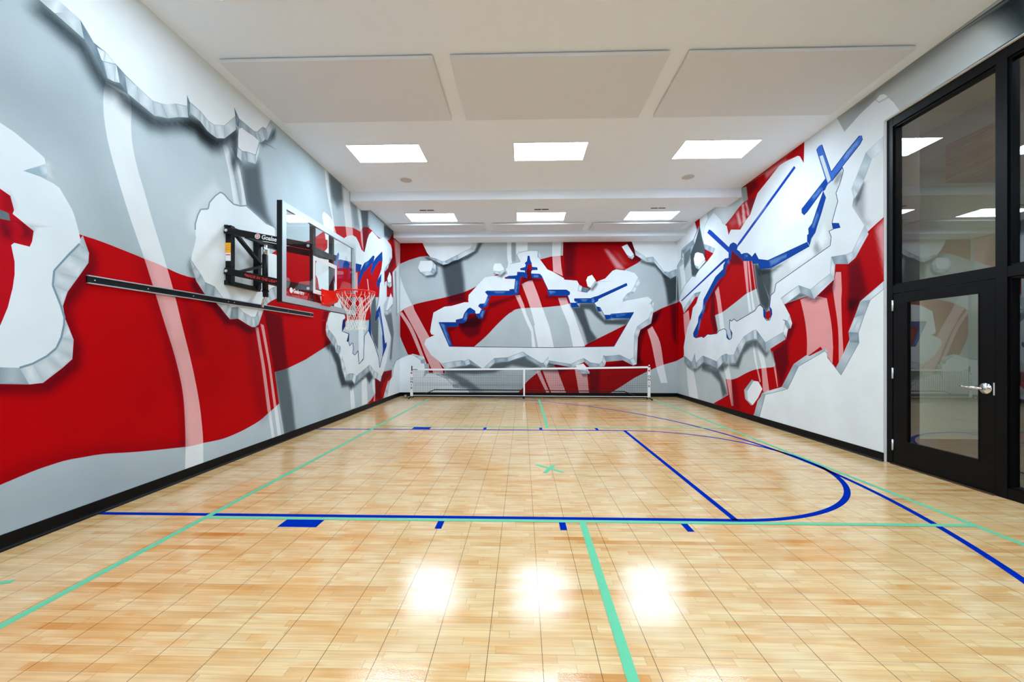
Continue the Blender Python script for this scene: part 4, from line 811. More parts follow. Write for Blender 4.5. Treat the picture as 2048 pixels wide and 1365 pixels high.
('F',(14,40,120),[[1393,2729,1319,2943,1304,2938,1378,2724]]),
('F',(14,40,120),[[1316,2934,1380,2976,1371,2989,1307,2947]]),
('F',(14,40,120),[[1383,2983,1383,3047,1367,3047,1367,2983]]),
('F',(14,40,120),[[1380,3053,1284,3118,1275,3105,1371,3040]]),
('F',(14,40,120),[[1279,3119,747,3121,747,3105,1279,3103]]),
('F',(14,40,120),[[754,3117,722,3181,707,3174,739,3110]]),
('F',(14,40,120),[[722,3181,562,3513,547,3506,707,3174]]),
('F',(14,40,120),[[561,3514,518,3578,505,3570,548,3505]]),
('F',(14,40,120),[[512,3582,256,3594,255,3578,511,3566]]),
('F',(14,40,120),[[263,3588,253,3641,237,3638,247,3584]]),
('F',(14,40,120),[[252,3636,284,3693,270,3701,238,3644]]),
('F',(14,40,120),[[277,3689,437,3695,437,3711,276,3705]]),
('F',(14,40,120),[[445,3704,434,3768,418,3766,429,3702]]),
('F',(14,40,120),[[427,3775,277,3787,276,3771,426,3759]]),
('F',(14,40,120),[[285,3780,263,3887,247,3884,269,3777]]),
('F',(14,40,120),[[263,3888,220,4017,205,4012,248,3883]]),
('F',(14,40,120),[[221,4015,210,4101,194,4099,205,4013]]),
('F',(14,40,120),[[204,4108,161,4119,157,4103,200,4092]]),
('F',(14,40,120),[[151,4112,130,3952,146,3949,167,4110]]),
('F',(14,40,120),[[133,3957,68,3904,79,3891,143,3944]]),
('F',(14,40,120),[[67,3893,99,3840,112,3848,80,3902]]),
('F',(14,40,120),[[98,3846,77,3782,92,3777,113,3841]]),
('F',(14,40,120),[[82,3787,-68,3745,-63,3730,86,3772]]),
('F',(14,40,120),[[-73,3735,-63,3699,-47,3703,-58,3740]]),
('F',(14,40,120),[[-56,3693,73,3682,74,3698,-54,3709]]),
('F',(14,40,120),[[65,3689,76,3586,92,3588,81,3690]]),
('F',(14,40,120),[[90,3593,47,3636,36,3624,79,3581]]),
('F',(14,40,120),[[42,3638,-151,3645,-152,3629,41,3622]]),
('F',(14,40,120),[[-159,3637,-159,3535,-143,3534,-143,3637]]),
('F',(14,40,120),[[-153,3542,-517,3491,-515,3475,-150,3527]]),
('F',(14,40,120),[[-523,3480,-513,3448,-497,3453,-508,3485]]),
('F',(14,40,120),[[-505,3442,-205,3435,-205,3451,-505,3458]]),
('F',(14,40,120),[[-213,3443,-245,3139,-229,3138,-197,3442]]),
('F',(14,40,120),[[-238,3146,-377,3136,-376,3120,-236,3130]]),
('F',(14,40,120),[[-384,3128,-384,3085,-368,3085,-368,3128]]),
('F',(14,40,120),[[-376,3093,-1042,3096,-1042,3080,-376,3077]]),
('F',(14,40,120),[[-1046,3095,-1096,3063,-1087,3049,-1038,3081]]),
('F',(14,40,120),[[-1098,3051,-1005,2943,-993,2954,-1085,3061]]),
('F',(14,40,120),[[-1006,2952,-1114,2727,-1099,2720,-992,2945]]),
('F',(14,40,120),[[-1108,2731,-1258,2710,-1256,2694,-1105,2715]]),
('F',(14,40,120),[[-1264,2706,-1297,2641,-1282,2634,-1250,2699]]),
('F',(14,40,120),[[-1294,2631,-1198,2556,-1188,2569,-1285,2644]]),
('F',(14,40,120),[[-1200,2566,-1265,2426,-1250,2420,-1185,2559]]),
('F',(14,40,120),[[-1258,2431,-1366,2421,-1364,2404,-1256,2415]]),
('F',(14,40,120),[[-1358,2417,-1445,2536,-1458,2526,-1371,2408]]),
('F',(14,40,120),[[-1446,2537,-1532,2602,-1542,2589,-1456,2524]]),
('F',(14,40,120),[[-1541,2603,-1606,2571,-1598,2556,-1534,2588]]),
('F',(14,40,120),[[-1608,2568,-1705,2440,-1693,2430,-1595,2559]]),
('F',(14,40,120),[[-1707,2437,-1761,2287,-1745,2282,-1691,2432]]),
('F',(14,40,120),[[-1755,2292,-1949,2250,-1945,2234,-1751,2276]]),
('F',(14,40,120),[[-1955,2242,-1955,2166,-1939,2166,-1939,2242]]),
('F',(14,40,120),[[-1947,2175,-2455,2175,-2455,2159,-1947,2158]]),
('F',(14,40,120),[[-2463,2167,-2463,2162,-2447,2162,-2447,2167]]),
('F',(4,58,138),[[-2455,2162,-1893,2151,-1872,2043,-2239,2033,-2055,1473,-2152,1463]]),
('F',(4,58,138),[[-1969,2220,-1753,2274,-1688,2456,-1591,2574,-1516,2595,-1386,2509,-1376,2413,-1473,2434,-1570,2413,-1645,2198,-1731,2145,-1926,2145]]),
('F',(4,58,138),[[-1365,2412,-1257,2423,-1193,2562,-1085,2519,-1171,2283,-1300,2273]]),
('F',(4,58,138),[[-1290,2649,-1236,2702,-1107,2723,-1021,2948,-935,2937,-1042,2626,-1171,2573]]),
('F',(4,58,138),[[-1092,3056,-1021,3088,-376,3085,-312,3128,-237,3117,-194,3443,-76,3395,-119,3009,-312,2957,-956,2948,-1042,2991]]),
('F',(4,58,138),[[-516,3483,-398,3529,-173,3541,-119,3631,52,3634,138,3565,138,3447,84,3480,-33,3502,-76,3395,-205,3443]]),
('F',(4,58,138),[[159,4100,208,4096,213,3993,277,3886,255,3864,170,3865,148,3801,127,3715,106,3458,73,3587,95,3683,-66,3705,-66,3738,84,3780,106,3865,73,3897,138,3951]]),
('F',(4,58,138),[[277,3779,437,3756,437,3696,277,3697]]),
('F',(4,58,138),[[255,3586,512,3574,576,3456,277,3458]]),
('F',(4,58,138),[[715,3113,1279,3111,1375,3047,1375,2983,1322,2940,768,2942]]),
('F',(4,58,138),[[1386,2716,1577,2726,1652,2608,1428,2598]]),
('F',(4,58,138),[[1513,2854,1981,2859,2108,2906,2182,2916,3018,3296,3039,3232,2203,2841,2193,2788,2087,2724,1556,2715,1598,2758,1513,2790]]),
('F',(4,58,138),[[2150,2618,2235,2607,2299,2479,2193,2479]]),
('F',(4,58,138),[[2373,2372,2553,2372,2574,2404,3219,2445,3124,2275,2606,2265,2426,2244]]),
('H',0.4,0.015,[-2401,2130,-2315,2119,-2120,1506,-2163,1484],0),
('H',0.4,0.015,[-1677,2435,-1624,2435,-1645,2263,-1731,2220],0),
('H',0.4,0.015,[-1193,2519,-1128,2498,-1171,2326,-1225,2326],0),
('H',0.4,0.015,[-1085,2863,-999,2841,-1064,2669,-1150,2648],0),
('H',0.4,0.015,[-827,3076,-526,3075,-569,3022,-784,3023],0),
('H',0.4,0.015,[-205,3395,-140,3374,-183,3053,-226,3053],0),
('H',0.4,0.015,[789,3081,1003,3091,917,3027,789,3006],0),
('H',0.4,0.015,[1683,2843,1896,2842,1853,2789,1726,2789],0),
('H',0.4,0.015,[341,3543,490,3531,448,3500,341,3500],0),
('H',0.4,0.015,[2722,2382,2955,2392,2912,2350,2743,2339],0),
('H',0.4,0.015,[2023,2853,2066,2852,2087,2746,2023,2725],0),
('H',0.4,0.015,[2563,2404,2585,2404,2616,2244,2595,2244],0),
('F',(14,28,96),[[-2153,1455,-956,1434,-956,1448,-2152,1470]]),
('F',(14,28,96),[[-956,1434,917,1418,917,1433,-956,1448]]),
('F',(14,28,96),[[917,1418,2659,1455,2659,1469,917,1433]]),
('F',(14,28,96),[[2665,1458,3235,2447,3223,2454,2652,1466]]),
('F',(14,28,96),[[549,3528,709,3175,721,3180,560,3534]]),
('F',(14,28,96),[[1312,2938,1384,2724,1396,2729,1324,2942]]),
('F',(14,28,96),[[2081,2721,2145,2614,2156,2621,2092,2728]]),
('F',(14,28,96),[[2149,2611,2255,2590,2258,2602,2152,2624]]),
('F',(14,28,96),[[2251,2593,2367,2369,2379,2375,2262,2599]]),
('F',(120,136,148),[[-364,3873,-64,3935,-67,3947,-367,3884]]),
('F',(120,136,148),[[-60,3944,-157,4137,-167,4132,-71,3938]]),
('F',(120,136,148),[[-157,4131,-104,4206,-113,4212,-167,4138]]),
('F',(120,136,148),[[-107,4203,235,4265,233,4277,-110,4215]]),
('F',(120,136,148),[[234,4265,447,4253,448,4265,234,4277]]),
('S',0.6,0.03,[-3051,3710,-2856,3547,-2618,3579,-2542,3686,-2548,3858,-2504,3784,-2498,3612,-2573,3505,-2812,3474,-3007,3636],0),
('Q',0.7,[-3073,3775,-3008,3656,-2856,3547,-3051,3710]),
('Q',0.85,[-3008,3656,-2704,3665,-2618,3579,-2856,3547]),
('Q',0.6,[-2704,3665,-2650,3773,-2542,3686,-2618,3579]),
('Q',0.85,[-2650,3773,-2650,3967,-2548,3858,-2542,3686]),
('F',(122,138,150),[[-3080,3771,-3015,3652,-3001,3660,-3066,3779]]),
('F',(122,138,150),[[-3008,3648,-2704,3657,-2705,3673,-3008,3664]]),
('F',(122,138,150),[[-2697,3662,-2643,3769,-2657,3776,-2712,3669]]),
('F',(122,138,150),[[-2642,3773,-2642,3966,-2658,3967,-2658,3773]]),
('F',(150,165,175),[[-3011,3652,-2859,3543,-2853,3552,-3005,3660]]),
('F',(150,165,175),[[-2708,3662,-2621,3575,-2614,3582,-2701,3669]]),
('F',(150,165,175),[[-2653,3769,-2545,3682,-2539,3690,-2647,3777]]),
('F',(228,233,236),[[-3008,3979,-2672,3988,-2639,3923,-2650,3773,-2704,3665,-3008,3656,-3073,3775]]),
('S',0.6,0.03,[-827,3613,-655,3548,-501,3680,-457,3606,-611,3474,-783,3539],0),
('Q',0.8,[-849,3677,-666,3655,-655,3548,-827,3613]),
('Q',0.85,[-666,3655,-526,3708,-501,3680,-655,3548]),
('F',(122,138,150),[[-849,3669,-667,3647,-665,3663,-848,3685]]),
('F',(122,138,150),[[-663,3647,-524,3700,-529,3715,-669,3662]]),
('F',(150,165,175),[[-671,3654,-660,3547,-650,3548,-661,3655]]),
('F',(228,233,236),[[-816,3892,-634,3891,-526,3708,-666,3655,-849,3677,-859,3785]]),
('S',0.6,0.03,[3077,4044,3183,3993,3240,4071,3283,3998,3226,3920,3120,3971],0),
('Q',0.55,[3029,4125,3145,4061,3183,3993,3077,4044]),
('Q',0.85,[3145,4061,3229,4135,3240,4071,3183,3993]),
('F',(122,138,150),[[3025,4118,3141,4054,3148,4068,3032,4132]]),
('F',(122,138,150),[[3150,4055,3234,4129,3224,4141,3139,4067]]),
('F',(150,165,175),[[3140,4058,3178,3990,3187,3995,3149,4063]]),
('F',(228,233,236),[[2881,4360,3039,4434,3229,4135,3145,4061,3029,4125]]),
('S',0.6,0.03,[1928,3183,1998,3145,2150,3342,2194,3269,2041,3072,1971,3110],0),
('Q',0.6,[1896,3215,1981,3183,1998,3145,1928,3183]),
('Q',0.75,[1981,3183,2129,3385,2150,3342,1998,3145]),
('F',(122,138,150),[[1893,3208,1978,3176,1984,3191,1899,3223]]),
('F',(122,138,150),[[1987,3178,2136,3380,2123,3390,1974,3188]]),
('F',(150,165,175),[[1976,3181,1993,3143,2002,3147,1985,3185]]),
('F',(228,233,236),[[1853,3386,1896,3493,2023,3545,2129,3385,1981,3183,1896,3215]]),
('S',0.6,0.03,[1715,662,1949,662,1949,716,1992,643,1992,590,1759,589],0),
('Q',0.7,[1598,779,1853,758,1949,662,1715,662]),
('Q',0.85,[1853,758,1853,865,1949,716,1949,662]),
('F',(122,138,150),[[1598,771,1853,750,1854,766,1599,787]]),
('F',(122,138,150),[[1861,758,1861,865,1845,865,1845,758]]),
('F',(150,165,175),[[1850,755,1945,659,1952,666,1857,762]]),
('F',(228,233,236),[[1556,907,1768,961,1853,865,1853,758,1598,779]])],
'R':[
('F',(178,188,190),[[14151,29413,-3200,7428,-3200,-1628,14151,-12672]]),
('F',(205,210,212),[[5043,3873,5239,3822,5371,3586,5499,3413,5546,3331,5349,3013,5293,2920,5176,2978,5058,3034,4994,3055,4994,3894]]),
('S',0.3,0.06,[5499,3413,5349,3548,5349,3084,5261,2995,5349,3013,5511,3270,5546,3331],0),
('S',0.55,0.03,[5511,3407,5371,3586,5349,3548,5417,3382,5475,3335],0),
('H',0.35,0.15,[9608,4749,8559,4502,8677,4257,8950,4141,9106,4308],0),
('F',(150,160,160),[[8181,4829,8089,4658,8054,4363,8288,4342,8343,4507,8354,4680]]),
('H',0.5,0.02,[8332,4587,8266,4561,8223,4355,8299,4358],0),
('F',(164,0,5),[[6463,4795,6476,4337,6598,4274,7912,3608,8799,3840,8874,4073,8950,4128,8653,4212,8613,4229,8574,4246,8533,4264,8490,4280,8442,4297,8393,4314,8342,4330,8288,4342,8231,4350,8172,4355,8112,4359,8054,4363,8106,4640,8513,4724,8128,4718]]),
('F',(164,0,5),[[10496,4689,10478,4797,10221,4757,10204,4442,10339,4445]]),
('F',(164,0,5),[[11807,2717,11523,2757,10138,2742,10305,2317,10842,1635,11232,1188,11192,1173,11784,1024,12248,952]]),
('F',(164,0,5),[[8799,3573,8490,3496,7873,3057,7756,2546,8117,2495,8223,2462,8332,2427,8444,2392,8559,2358,8681,2321,8809,2282,8936,2246,9053,2217,9154,2199,9244,2189,9330,2182,9421,2173,9289,1823,9322,1730,10040,1647,10585,1629,10657,1731,10305,2168,10040,2584,9053,3055]]),
('F',(164,0,5),[[5293,2920,5176,2978,5058,3034,4994,3055,4994,2207,5349,1942,5826,1103,5976,1256,6430,1291,6720,1141,7019,738,7521,594,7729,402,7874,56,8344,35,8701,86,9492,114,9106,268,8811,394,8924,729,8677,733,8620,746,8566,758,8509,772,8444,790,8367,817,8284,848,8199,880,8117,908,8041,933,7968,955,7893,976,7814,994,7725,1010,7631,1024,7540,1035,7462,1045,7398,1053,7342,1058,7295,1063,7256,1071,7229,1081,7211,1094,7198,1108,7182,1121,7358,1421,6953,1620,6848,1727,6961,2159,6961,2157,6271,2239,5852,2444,5839,2609,5607,2560]]),
('F',(164,0,5),[[9944,3845,9638,3699,9492,3630,9820,3502,9913,3579]]),
('F',(164,0,5),[[7462,2067,7358,2094,7307,1994,7392,1916,7480,1955]]),
('T',0.72,[[11053,1016,11029,878,11006,738,10981,604,10956,479,10929,370,10900,271,10871,177,10842,81,10271,47,10478,596,10585,879]]),
('T',0.72,[[11240,2352,11223,2237,11206,2119,11189,2008,11172,1909,11155,1830,11138,1764,11121,1704,11104,1641,11073,1753,11034,1816,10786,2048,10887,2432]]),
('T',0.72,[[11523,3713,11495,3639,11467,3567,11441,3493,11417,3410,11399,3316,11383,3213,11369,3108,11355,3004,11053,3089,11132,3440,11212,3747]]),
('T',0.72,[[9421,2728,9395,2673,9370,2619,9346,2563,9322,2498,9301,2421,9280,2336,9260,2247,9240,2161,9219,2078,9199,1995,9179,1912,9159,1830,8975,1834,9066,2199,9089,2286,9113,2376,9136,2463,9159,2545,9181,2619,9202,2688,9224,2755,9245,2823]]),
('T',0.72,[[8223,3186,8189,3010,8156,2831,8123,2662,8096,2515,8074,2398,8056,2302,8040,2214,8023,2123,7932,2126,8023,2517,8096,3158]]),
('T',0.72,[[8071,3141,7973,2533,7893,2145,7818,2161,7922,2548,8013,3128]]),
('T',0.72,[[7936,3088,7814,2544,7700,2238,7629,2247,7785,2551,7903,3070]]),
('T',0.72,[[7912,1526,7893,1439,7873,1352,7853,1269,7834,1197,7815,1141,7796,1098,7777,1057,7756,1008,7734,950,7710,887,7686,822,7662,759,7625,784,7718,1022,7732,1069,7746,1114,7760,1163,7776,1221,7793,1289,7811,1365,7830,1446,7849,1525]]),
('T',0.72,[[7776,1512,7746,1430,7715,1346,7686,1268,7662,1201,7644,1157,7631,1128,7619,1095,7607,1038,7593,947,7579,833,7566,711,7552,594,7367,625,7462,1056,7483,1114,7502,1174,7524,1233,7552,1291,7588,1349,7630,1406,7674,1464,7718,1522]]),
('T',0.72,[[7290,1358,7279,1289,7268,1222,7256,1152,7240,1077,7218,993,7193,903,7167,811,7141,721,7122,723,7190,1110,7261,1348]]),
('T',0.72,[[9040,1047,9006,977,8974,913,8940,840,8899,744,8849,618,8792,472,8734,319,8677,172,8594,184,8689,735,8799,1108]]),
('T',0.72,[[6555,2184,6526,2092,6496,1999,6469,1909,6447,1824,6431,1743,6419,1666,6411,1592,6406,1522,6405,1455,6407,1392,6411,1330,6414,1268,6120,1428,5890,1184,5879,1416,5885,1494,5889,1570,5896,1649,5907,1734,5925,1829,5948,1930,5973,2034,5997,2138,6334,2236]]),
('T',0.72,[[5859,2121,5839,2009,5818,1900,5800,1789,5786,1676,5778,1557,5776,1435,5775,1311,5773,1188,5708,1242,5695,1365,5702,1469,5709,1576,5715,1679,5721,1775,5724,1859,5727,1936,5729,2009,5731,2084,5721,2215,5734,2474,5826,2491,5893,2282]]),
('T',0.7,[[10221,4757,10040,4712,10008,4455,9960,4296,10040,4174,10188,4437]]),
('T',0.8,[[10040,4712,9820,4695,9789,4529,9976,4373]]),
('H',0.75,0.05,[8490,4231,8399,4237,8266,3917,8376,3927],0),
('H',0.7,0.02,[8277,4339,8212,4339,8117,3941,8244,3934],0),
('H',0.65,0.012,[8148,4351,8117,4345,7993,4040,8054,4003],0),
('H',0.3,0.08,[8799,4132,8559,4156,8421,4014,8653,3987],0),
('H',0.6,0.05,[5186,2916,5004,3041,5004,2289,5058,2317],0),
('H',0.5,0.05,[7521,4657,6923,4630,6885,4575,7454,4520],0),
('S',0.5,0.05,[8128,4689,7825,4663,7681,4478,8050,4410],0),
('S',0.5,0.05,[8034,4355,7776,4293,7973,4033,8054,4200],0),
('S',0.62,0.06,[5607,2540,5440,2612,5304,2126,5417,2015,5511,1923,5620,1933,5607,2299],0),
('S',0.6,0.05,[5620,2070,5417,2046,5583,1736],0),
('S',0.62,0.05,[7303,1355,7199,1381,6866,1555,6839,1136,7039,736,7118,972,7220,1134],0),
('S',0.6,0.04,[6942,2155,6547,2300,6256,2163,5852,2391,5866,2236,6241,2111,6564,2219,6885,2087],0),
('S',0.6,0.04,[6904,1581,6857,1734,6747,1807,6667,1802,6738,1661,6811,1529],0),
('S',0.75,0.02,[10339,4450,10204,4442,9913,3823,9835,3505,10238,3340,10408,3276,10657,3290,10712,3471,10786,3914,10478,4175],0),
('S',0.78,0.04,[12248,3504,11784,3475,11652,3452,11566,2782,12248,2687],0),
('S',0.6,0.05,[12058,2720,11609,2737,11652,1653,11652,1603,11965,1782,12152,2307],0),
('S',0.5,0.03,[11192,4010,10585,4219,10730,4056,10842,3770,11192,3580],0),
('S',0.65,0.05,[11152,1045,10657,875,10391,881,9992,1075,9281,937,9053,1086,8677,1074,8513,1093,8138,1529,7853,1581,7737,1567,7462,1335,7358,1347,7462,1239,7756,1422,7952,1423,8223,1281,8399,988,8799,1019,9053,877,9608,955,10105,932,10513,791,10956,892],0),
('S',0.62,0.06,[10040,964,9240,906,9001,645,8836,404,9053,301,9186,630,9608,816,10105,859],[11152,1045,9053,1164,8799,396,9106,268,9492,114,10238,96,10956,479]),
('S',0.35,0.06,[8677,723,8490,750,8332,143,8677,90],0),
('F',(176,182,182),[[5808,4674,5583,4667,4623,4654,3649,4610,3649,4073,5070,4219,4861,4218,4937,4365,5003,4460,5023,4497,5139,4483,5175,4549,5189,4552,5421,4504,5676,4411]]),
('S',0.3,0.12,[5667,4745,4623,4699,3870,4671,3823,4575,4567,4569,5421,4623],0),
('S',0.95,0.14,[4000,4668,3870,4708,3581,4677,3581,4091,3727,4186,3870,4465],0),
('S',0.12,0.03,[5826,4684,5182,4667,5182,4553,5421,4504,5676,4411],0),
('Q',0.85,[5043,4045,5327,3958,5239,3822,5043,3869]),
('Q',0.7,[5327,3958,5463,3732,5360,3601,5239,3822]),
('Q',0.78,[5463,3732,5546,3609,5463,3468,5360,3601]),
('Q',0.8,[5546,3609,5522,3441,5505,3415,5463,3468]),
('F',(196,203,203),[[7923,3049,7324,2857,6350,3002,6195,3240,6069,3746,5976,3806,5914,3955,5689,3922,5792,3491,5900,3215,5914,3017,5934,2895,7179,2543,7324,2197,7752,3013]]),
('H',0.5,0.06,[6885,2880,6334,2964,6241,2828,6774,2709],0),
('H',0.5,0.05,[6180,3058,6047,3239,5976,3003,6150,2873],0),
('S',0.3,0.03,[6271,2948,6195,3040,6091,2859,6210,2821],0),
('S',0.78,0.06,[7873,3097,7607,2897,7324,2840,7290,2623,7324,2365,7358,2158,7462,2061,7552,2156,7644,2221,7756,2546],[8726,3643,8606,3649,8490,3588,8444,3502,8478,3468,8354,3389,8299,3322,8201,3323,8075,3299,7973,3234,7922,3182,7805,3240,7700,3092,7410,3006,6398,3072,6398,3181,6366,3189,6374,3277,6295,3327,6195,3507,6062,3743,5983,3809,6026,3923,6202,4422,6157,4449,6094,4447,5914,3955,5900,3822,5708,3931,5693,3883,5760,3717,5826,3618,5792,3491,5886,3257,5900,3215,5873,3117,5955,3114,5914,3017,5934,2895,7179,2543,7220,2407,7324,2356,7341,2262,7358,2158,7298,2099,7290,2014,7358,1914,7445,1915,7534,1992,7543,2101,7552,2156,7644,2221,7737,2197,7814,2127,8467,1968,8582,2026,8677,1982,8750,2025,8762,1836,8653,1731,8677,1619,8774,1590,8874,1637,8886,1753,8899,1805,9001,1842,9240,1800,9322,1743,9638,1734,9789,1747,9992,1667,10105,1699,10443,1672,10567,1713,10585,1806,10305,2048,10271,2195,10040,2380,9992,2607,9668,2847,9378,3061,9027,3167,9001,3266,8799,3319,8774,3453,8799,3573]),
('S',0.5,0.03,[7800,3023,7303,2839,6885,2880,7261,2753,7681,2777],[8726,3643,8606,3649,8490,3588,8444,3502,8478,3468,8354,3389,8299,3322,8201,3323,8075,3299,7973,3234,7922,3182,7805,3240,7700,3092,7410,3006,6398,3072,6398,3181,6366,3189,6374,3277,6295,3327,6195,3507,6062,3743,5983,3809,6026,3923,6202,4422,6157,4449,6094,4447,5914,3955,5900,3822,5708,3931,5693,3883,5760,3717,5826,3618,5792,3491,5886,3257,5900,3215,5873,3117,5955,3114,5914,3017,5934,2895,7179,2543,7220,2407,7324,2356,7341,2262,7358,2158,7298,2099,7290,2014,7358,1914,7445,1915,7534,1992,7543,2101,7552,2156,7644,2221,7737,2197,7814,2127,8467,1968,8582,2026,8677,1982,8750,2025,8762,1836,8653,1731,8677,1619,8774,1590,8874,1637,8886,1753,8899,1805,9001,1842,9240,1800,9322,1743,9638,1734,9789,1747,9992,1667,10105,1699,10443,1672,10567,1713,10585,1806,10305,2048,10271,2195,10040,2380,9992,2607,9668,2847,9378,3061,9027,3167,9001,3266,8799,3319,8774,3453,8799,3573]),
('S',0.6,0.04,[9608,2699,9435,2730,9406,2168,9289,1823,9435,1747,9638,2118],[8726,3643,8606,3649,8490,3588,8444,3502,8478,3468,8354,3389,8299,3322,8201,3323,8075,3299,7973,3234,7922,3182,7805,3240,7700,3092,7410,3006,6398,3072,6398,3181,6366,3189,6374,3277,6295,3327,6195,3507,6062,3743,5983,3809,6026,3923,6202,4422,6157,4449,6094,4447,5914,3955,5900,3822,5708,3931,5693,3883,5760,3717,5826,3618,5792,3491,5886,3257,5900,3215,5873,3117,5955,3114,5914,3017,5934,2895,7179,2543,7220,2407,7324,2356,7341,2262,7358,2158,7298,2099,7290,2014,7358,1914,7445,1915,7534,1992,7543,2101,7552,2156,7644,2221,7737,2197,7814,2127,8467,1968,8582,2026,8677,1982,8750,2025,8762,1836,8653,1731,8677,1619,8774,1590,8874,1637,8886,1753,8899,1805,9001,1842,9240,1800,9322,1743,9638,1734,9789,1747,9992,1667,10105,1699,10443,1672,10567,1713,10585,1806,10305,2048,10271,2195,10040,2380,9992,2607,9668,2847,9378,3061,9027,3167,9001,3266,8799,3319,8774,3453,8799,3573]),
('S',0.6,0.05,[8701,3498,8490,3447,8244,3137,8266,3112,8653,3193,8799,3326],[8726,3643,8606,3649,8490,3588,8444,3502,8478,3468,8354,3389,8299,3322,8201,3323,8075,3299,7973,3234,7922,3182,7805,3240,7700,3092,7410,3006,6398,3072,6398,3181,6366,3189,6374,3277,6295,3327,6195,3507,6062,3743,5983,3809,6026,3923,6202,4422,6157,4449,6094,4447,5914,3955,5900,3822,5708,3931,5693,3883,5760,3717,5826,3618,5792,3491,5886,3257,5900,3215,5873,3117,5955,3114,5914,3017,5934,2895,7179,2543,7220,2407,7324,2356,7341,2262,7358,2158,7298,2099,7290,2014,7358,1914,7445,1915,7534,1992,7543,2101,7552,2156,7644,2221,7737,2197,7814,2127,8467,1968,8582,2026,8677,1982,8750,2025,8762,1836,8653,1731,8677,1619,8774,1590,8874,1637,8886,1753,8899,1805,9001,1842,9240,1800,9322,1743,9638,1734,9789,1747,9992,1667,10105,1699,10443,1672,10567,1713,10585,1806,10305,2048,10271,2195,10040,2380,9992,2607,9668,2847,9378,3061,9027,3167,9001,3266,8799,3319,8774,3453,8799,3573]),
('S',0.5,0.03,[8950,3036,8799,3198,8653,3193,9053,2950,9668,2539,9851,2276,10040,2351,9435,2825],[8726,3643,8606,3649,8490,3588,8444,3502,8478,3468,8354,3389,8299,3322,8201,3323,8075,3299,7973,3234,7922,3182,7805,3240,7700,3092,7410,3006,6398,3072,6398,3181,6366,3189,6374,3277,6295,3327,6195,3507,6062,3743,5983,3809,6026,3923,6202,4422,6157,4449,6094,4447,5914,3955,5900,3822,5708,3931,5693,3883,5760,3717,5826,3618,5792,3491,5886,3257,5900,3215,5873,3117,5955,3114,5914,3017,5934,2895,7179,2543,7220,2407,7324,2356,7341,2262,7358,2158,7298,2099,7290,2014,7358,1914,7445,1915,7534,1992,7543,2101,7552,2156,7644,2221,7737,2197,7814,2127,8467,1968,8582,2026,8677,1982,8750,2025,8762,1836,8653,1731,8677,1619,8774,1590,8874,1637,8886,1753,8899,1805,9001,1842,9240,1800,9322,1743,9638,1734,9789,1747,9992,1667,10105,1699,10443,1672,10567,1713,10585,1806,10305,2048,10271,2195,10040,2380,9992,2607,9668,2847,9378,3061,9027,3167,9001,3266,8799,3319,8774,3453,8799,3573]),
('Q',0.5,[11192,1205,10693,1044,10657,872,11144,1045]),
('Q',0.62,[10693,1044,10496,1278,10478,1021,10657,872]),
('F',(122,138,150),[[11204,1199,10704,1038,10682,1050,11180,1211]]),
('F',(122,138,150),[[10677,1042,10480,1276,10511,1281,10709,1046]]),
('F',(150,165,175),[[10704,1043,10668,871,10646,873,10682,1045]]),
('Q',0.3,[10485,1279,10443,1037,10408,885,10471,1013]),
('F',(122,138,150),[[10502,1278,10459,1036,10427,1038,10469,1279]]),
('Q',0.7,[10443,1037,10040,1226,9992,1075,10391,885]),
('Q',0.52,[10040,1226,9322,1103,9281,941,9992,1075]),
('Q',0.8,[9322,1103,9106,1242,9053,1086,9281,941]),
('Q',0.55,[9106,1242,8886,1291,8854,1131,9053,1086]),
('Q',0.65,[8886,1291,8799,1260,8677,1089,8854,1131]),
('Q',0.72,[8799,1260,8582,1270,8513,1105,8677,1089]),
('Q',0.6,[8582,1270,8444,1449,8354,1291,8513,1105]),
('Q',0.8,[8444,1449,8201,1643,8138,1541,8354,1291]),
('Q',0.68,[8201,1643,7873,1752,7853,1587,8138,1541]),
('Q',0.82,[7873,1752,7766,1758,7737,1573,7853,1587]),
('Q',0.5,[7766,1758,7480,1513,7462,1346,7737,1573]),
('Q',0.7,[7480,1513,6984,1682,6915,1559,7462,1346]),
('F',(122,138,150),[[10431,1033,10030,1221,10051,1230,10455,1042]]),
('F',(122,138,150),[[10046,1219,9327,1097,9317,1109,10034,1232]]),
('F',(122,138,150),[[9312,1100,9096,1238,9115,1246,9333,1107]]),
('F',(122,138,150),[[9101,1236,8882,1285,8891,1296,9110,1248]]),
('F',(122,138,150),[[8893,1286,8806,1255,8792,1265,8879,1296]]),
('F',(122,138,150),[[8798,1254,8582,1264,8583,1276,8800,1266]]),
('F',(122,138,150),[[8572,1268,8434,1447,8454,1451,8593,1272]]),
('F',(122,138,150),[[8435,1446,8193,1639,8210,1646,8453,1452]]),
('F',(122,138,150),[[8196,1638,7868,1747,7878,1757,8207,1647]]),
('F',(122,138,150),[[7871,1747,7764,1753,7768,1764,7875,1757]]),
('F',(122,138,150),[[7773,1756,7487,1510,7473,1516,7759,1761]]),
('F',(122,138,150),[[7476,1509,6980,1677,6987,1686,7484,1518]]),
('F',(150,165,175),[[10050,1225,10002,1074,9983,1076,10031,1226]]),
('F',(150,165,175),[[9331,1103,9289,940,9273,942,9314,1104]]),
('F',(150,165,175),[[9113,1241,9061,1085,9045,1087,9098,1243]]),
('F',(150,165,175),[[8894,1290,8861,1131,8846,1132,8879,1291]]),
('F',(150,165,175),[[8806,1259,8684,1088,8671,1091,8792,1262]]),
('F',(150,165,175),[[8589,1269,8519,1104,8506,1106,8576,1271]]),
('F',(150,165,175),[[8450,1448,8360,1290,8348,1293,8437,1450]]),
('F',(150,165,175),[[8207,1642,8144,1540,8132,1542,8195,1644]]),
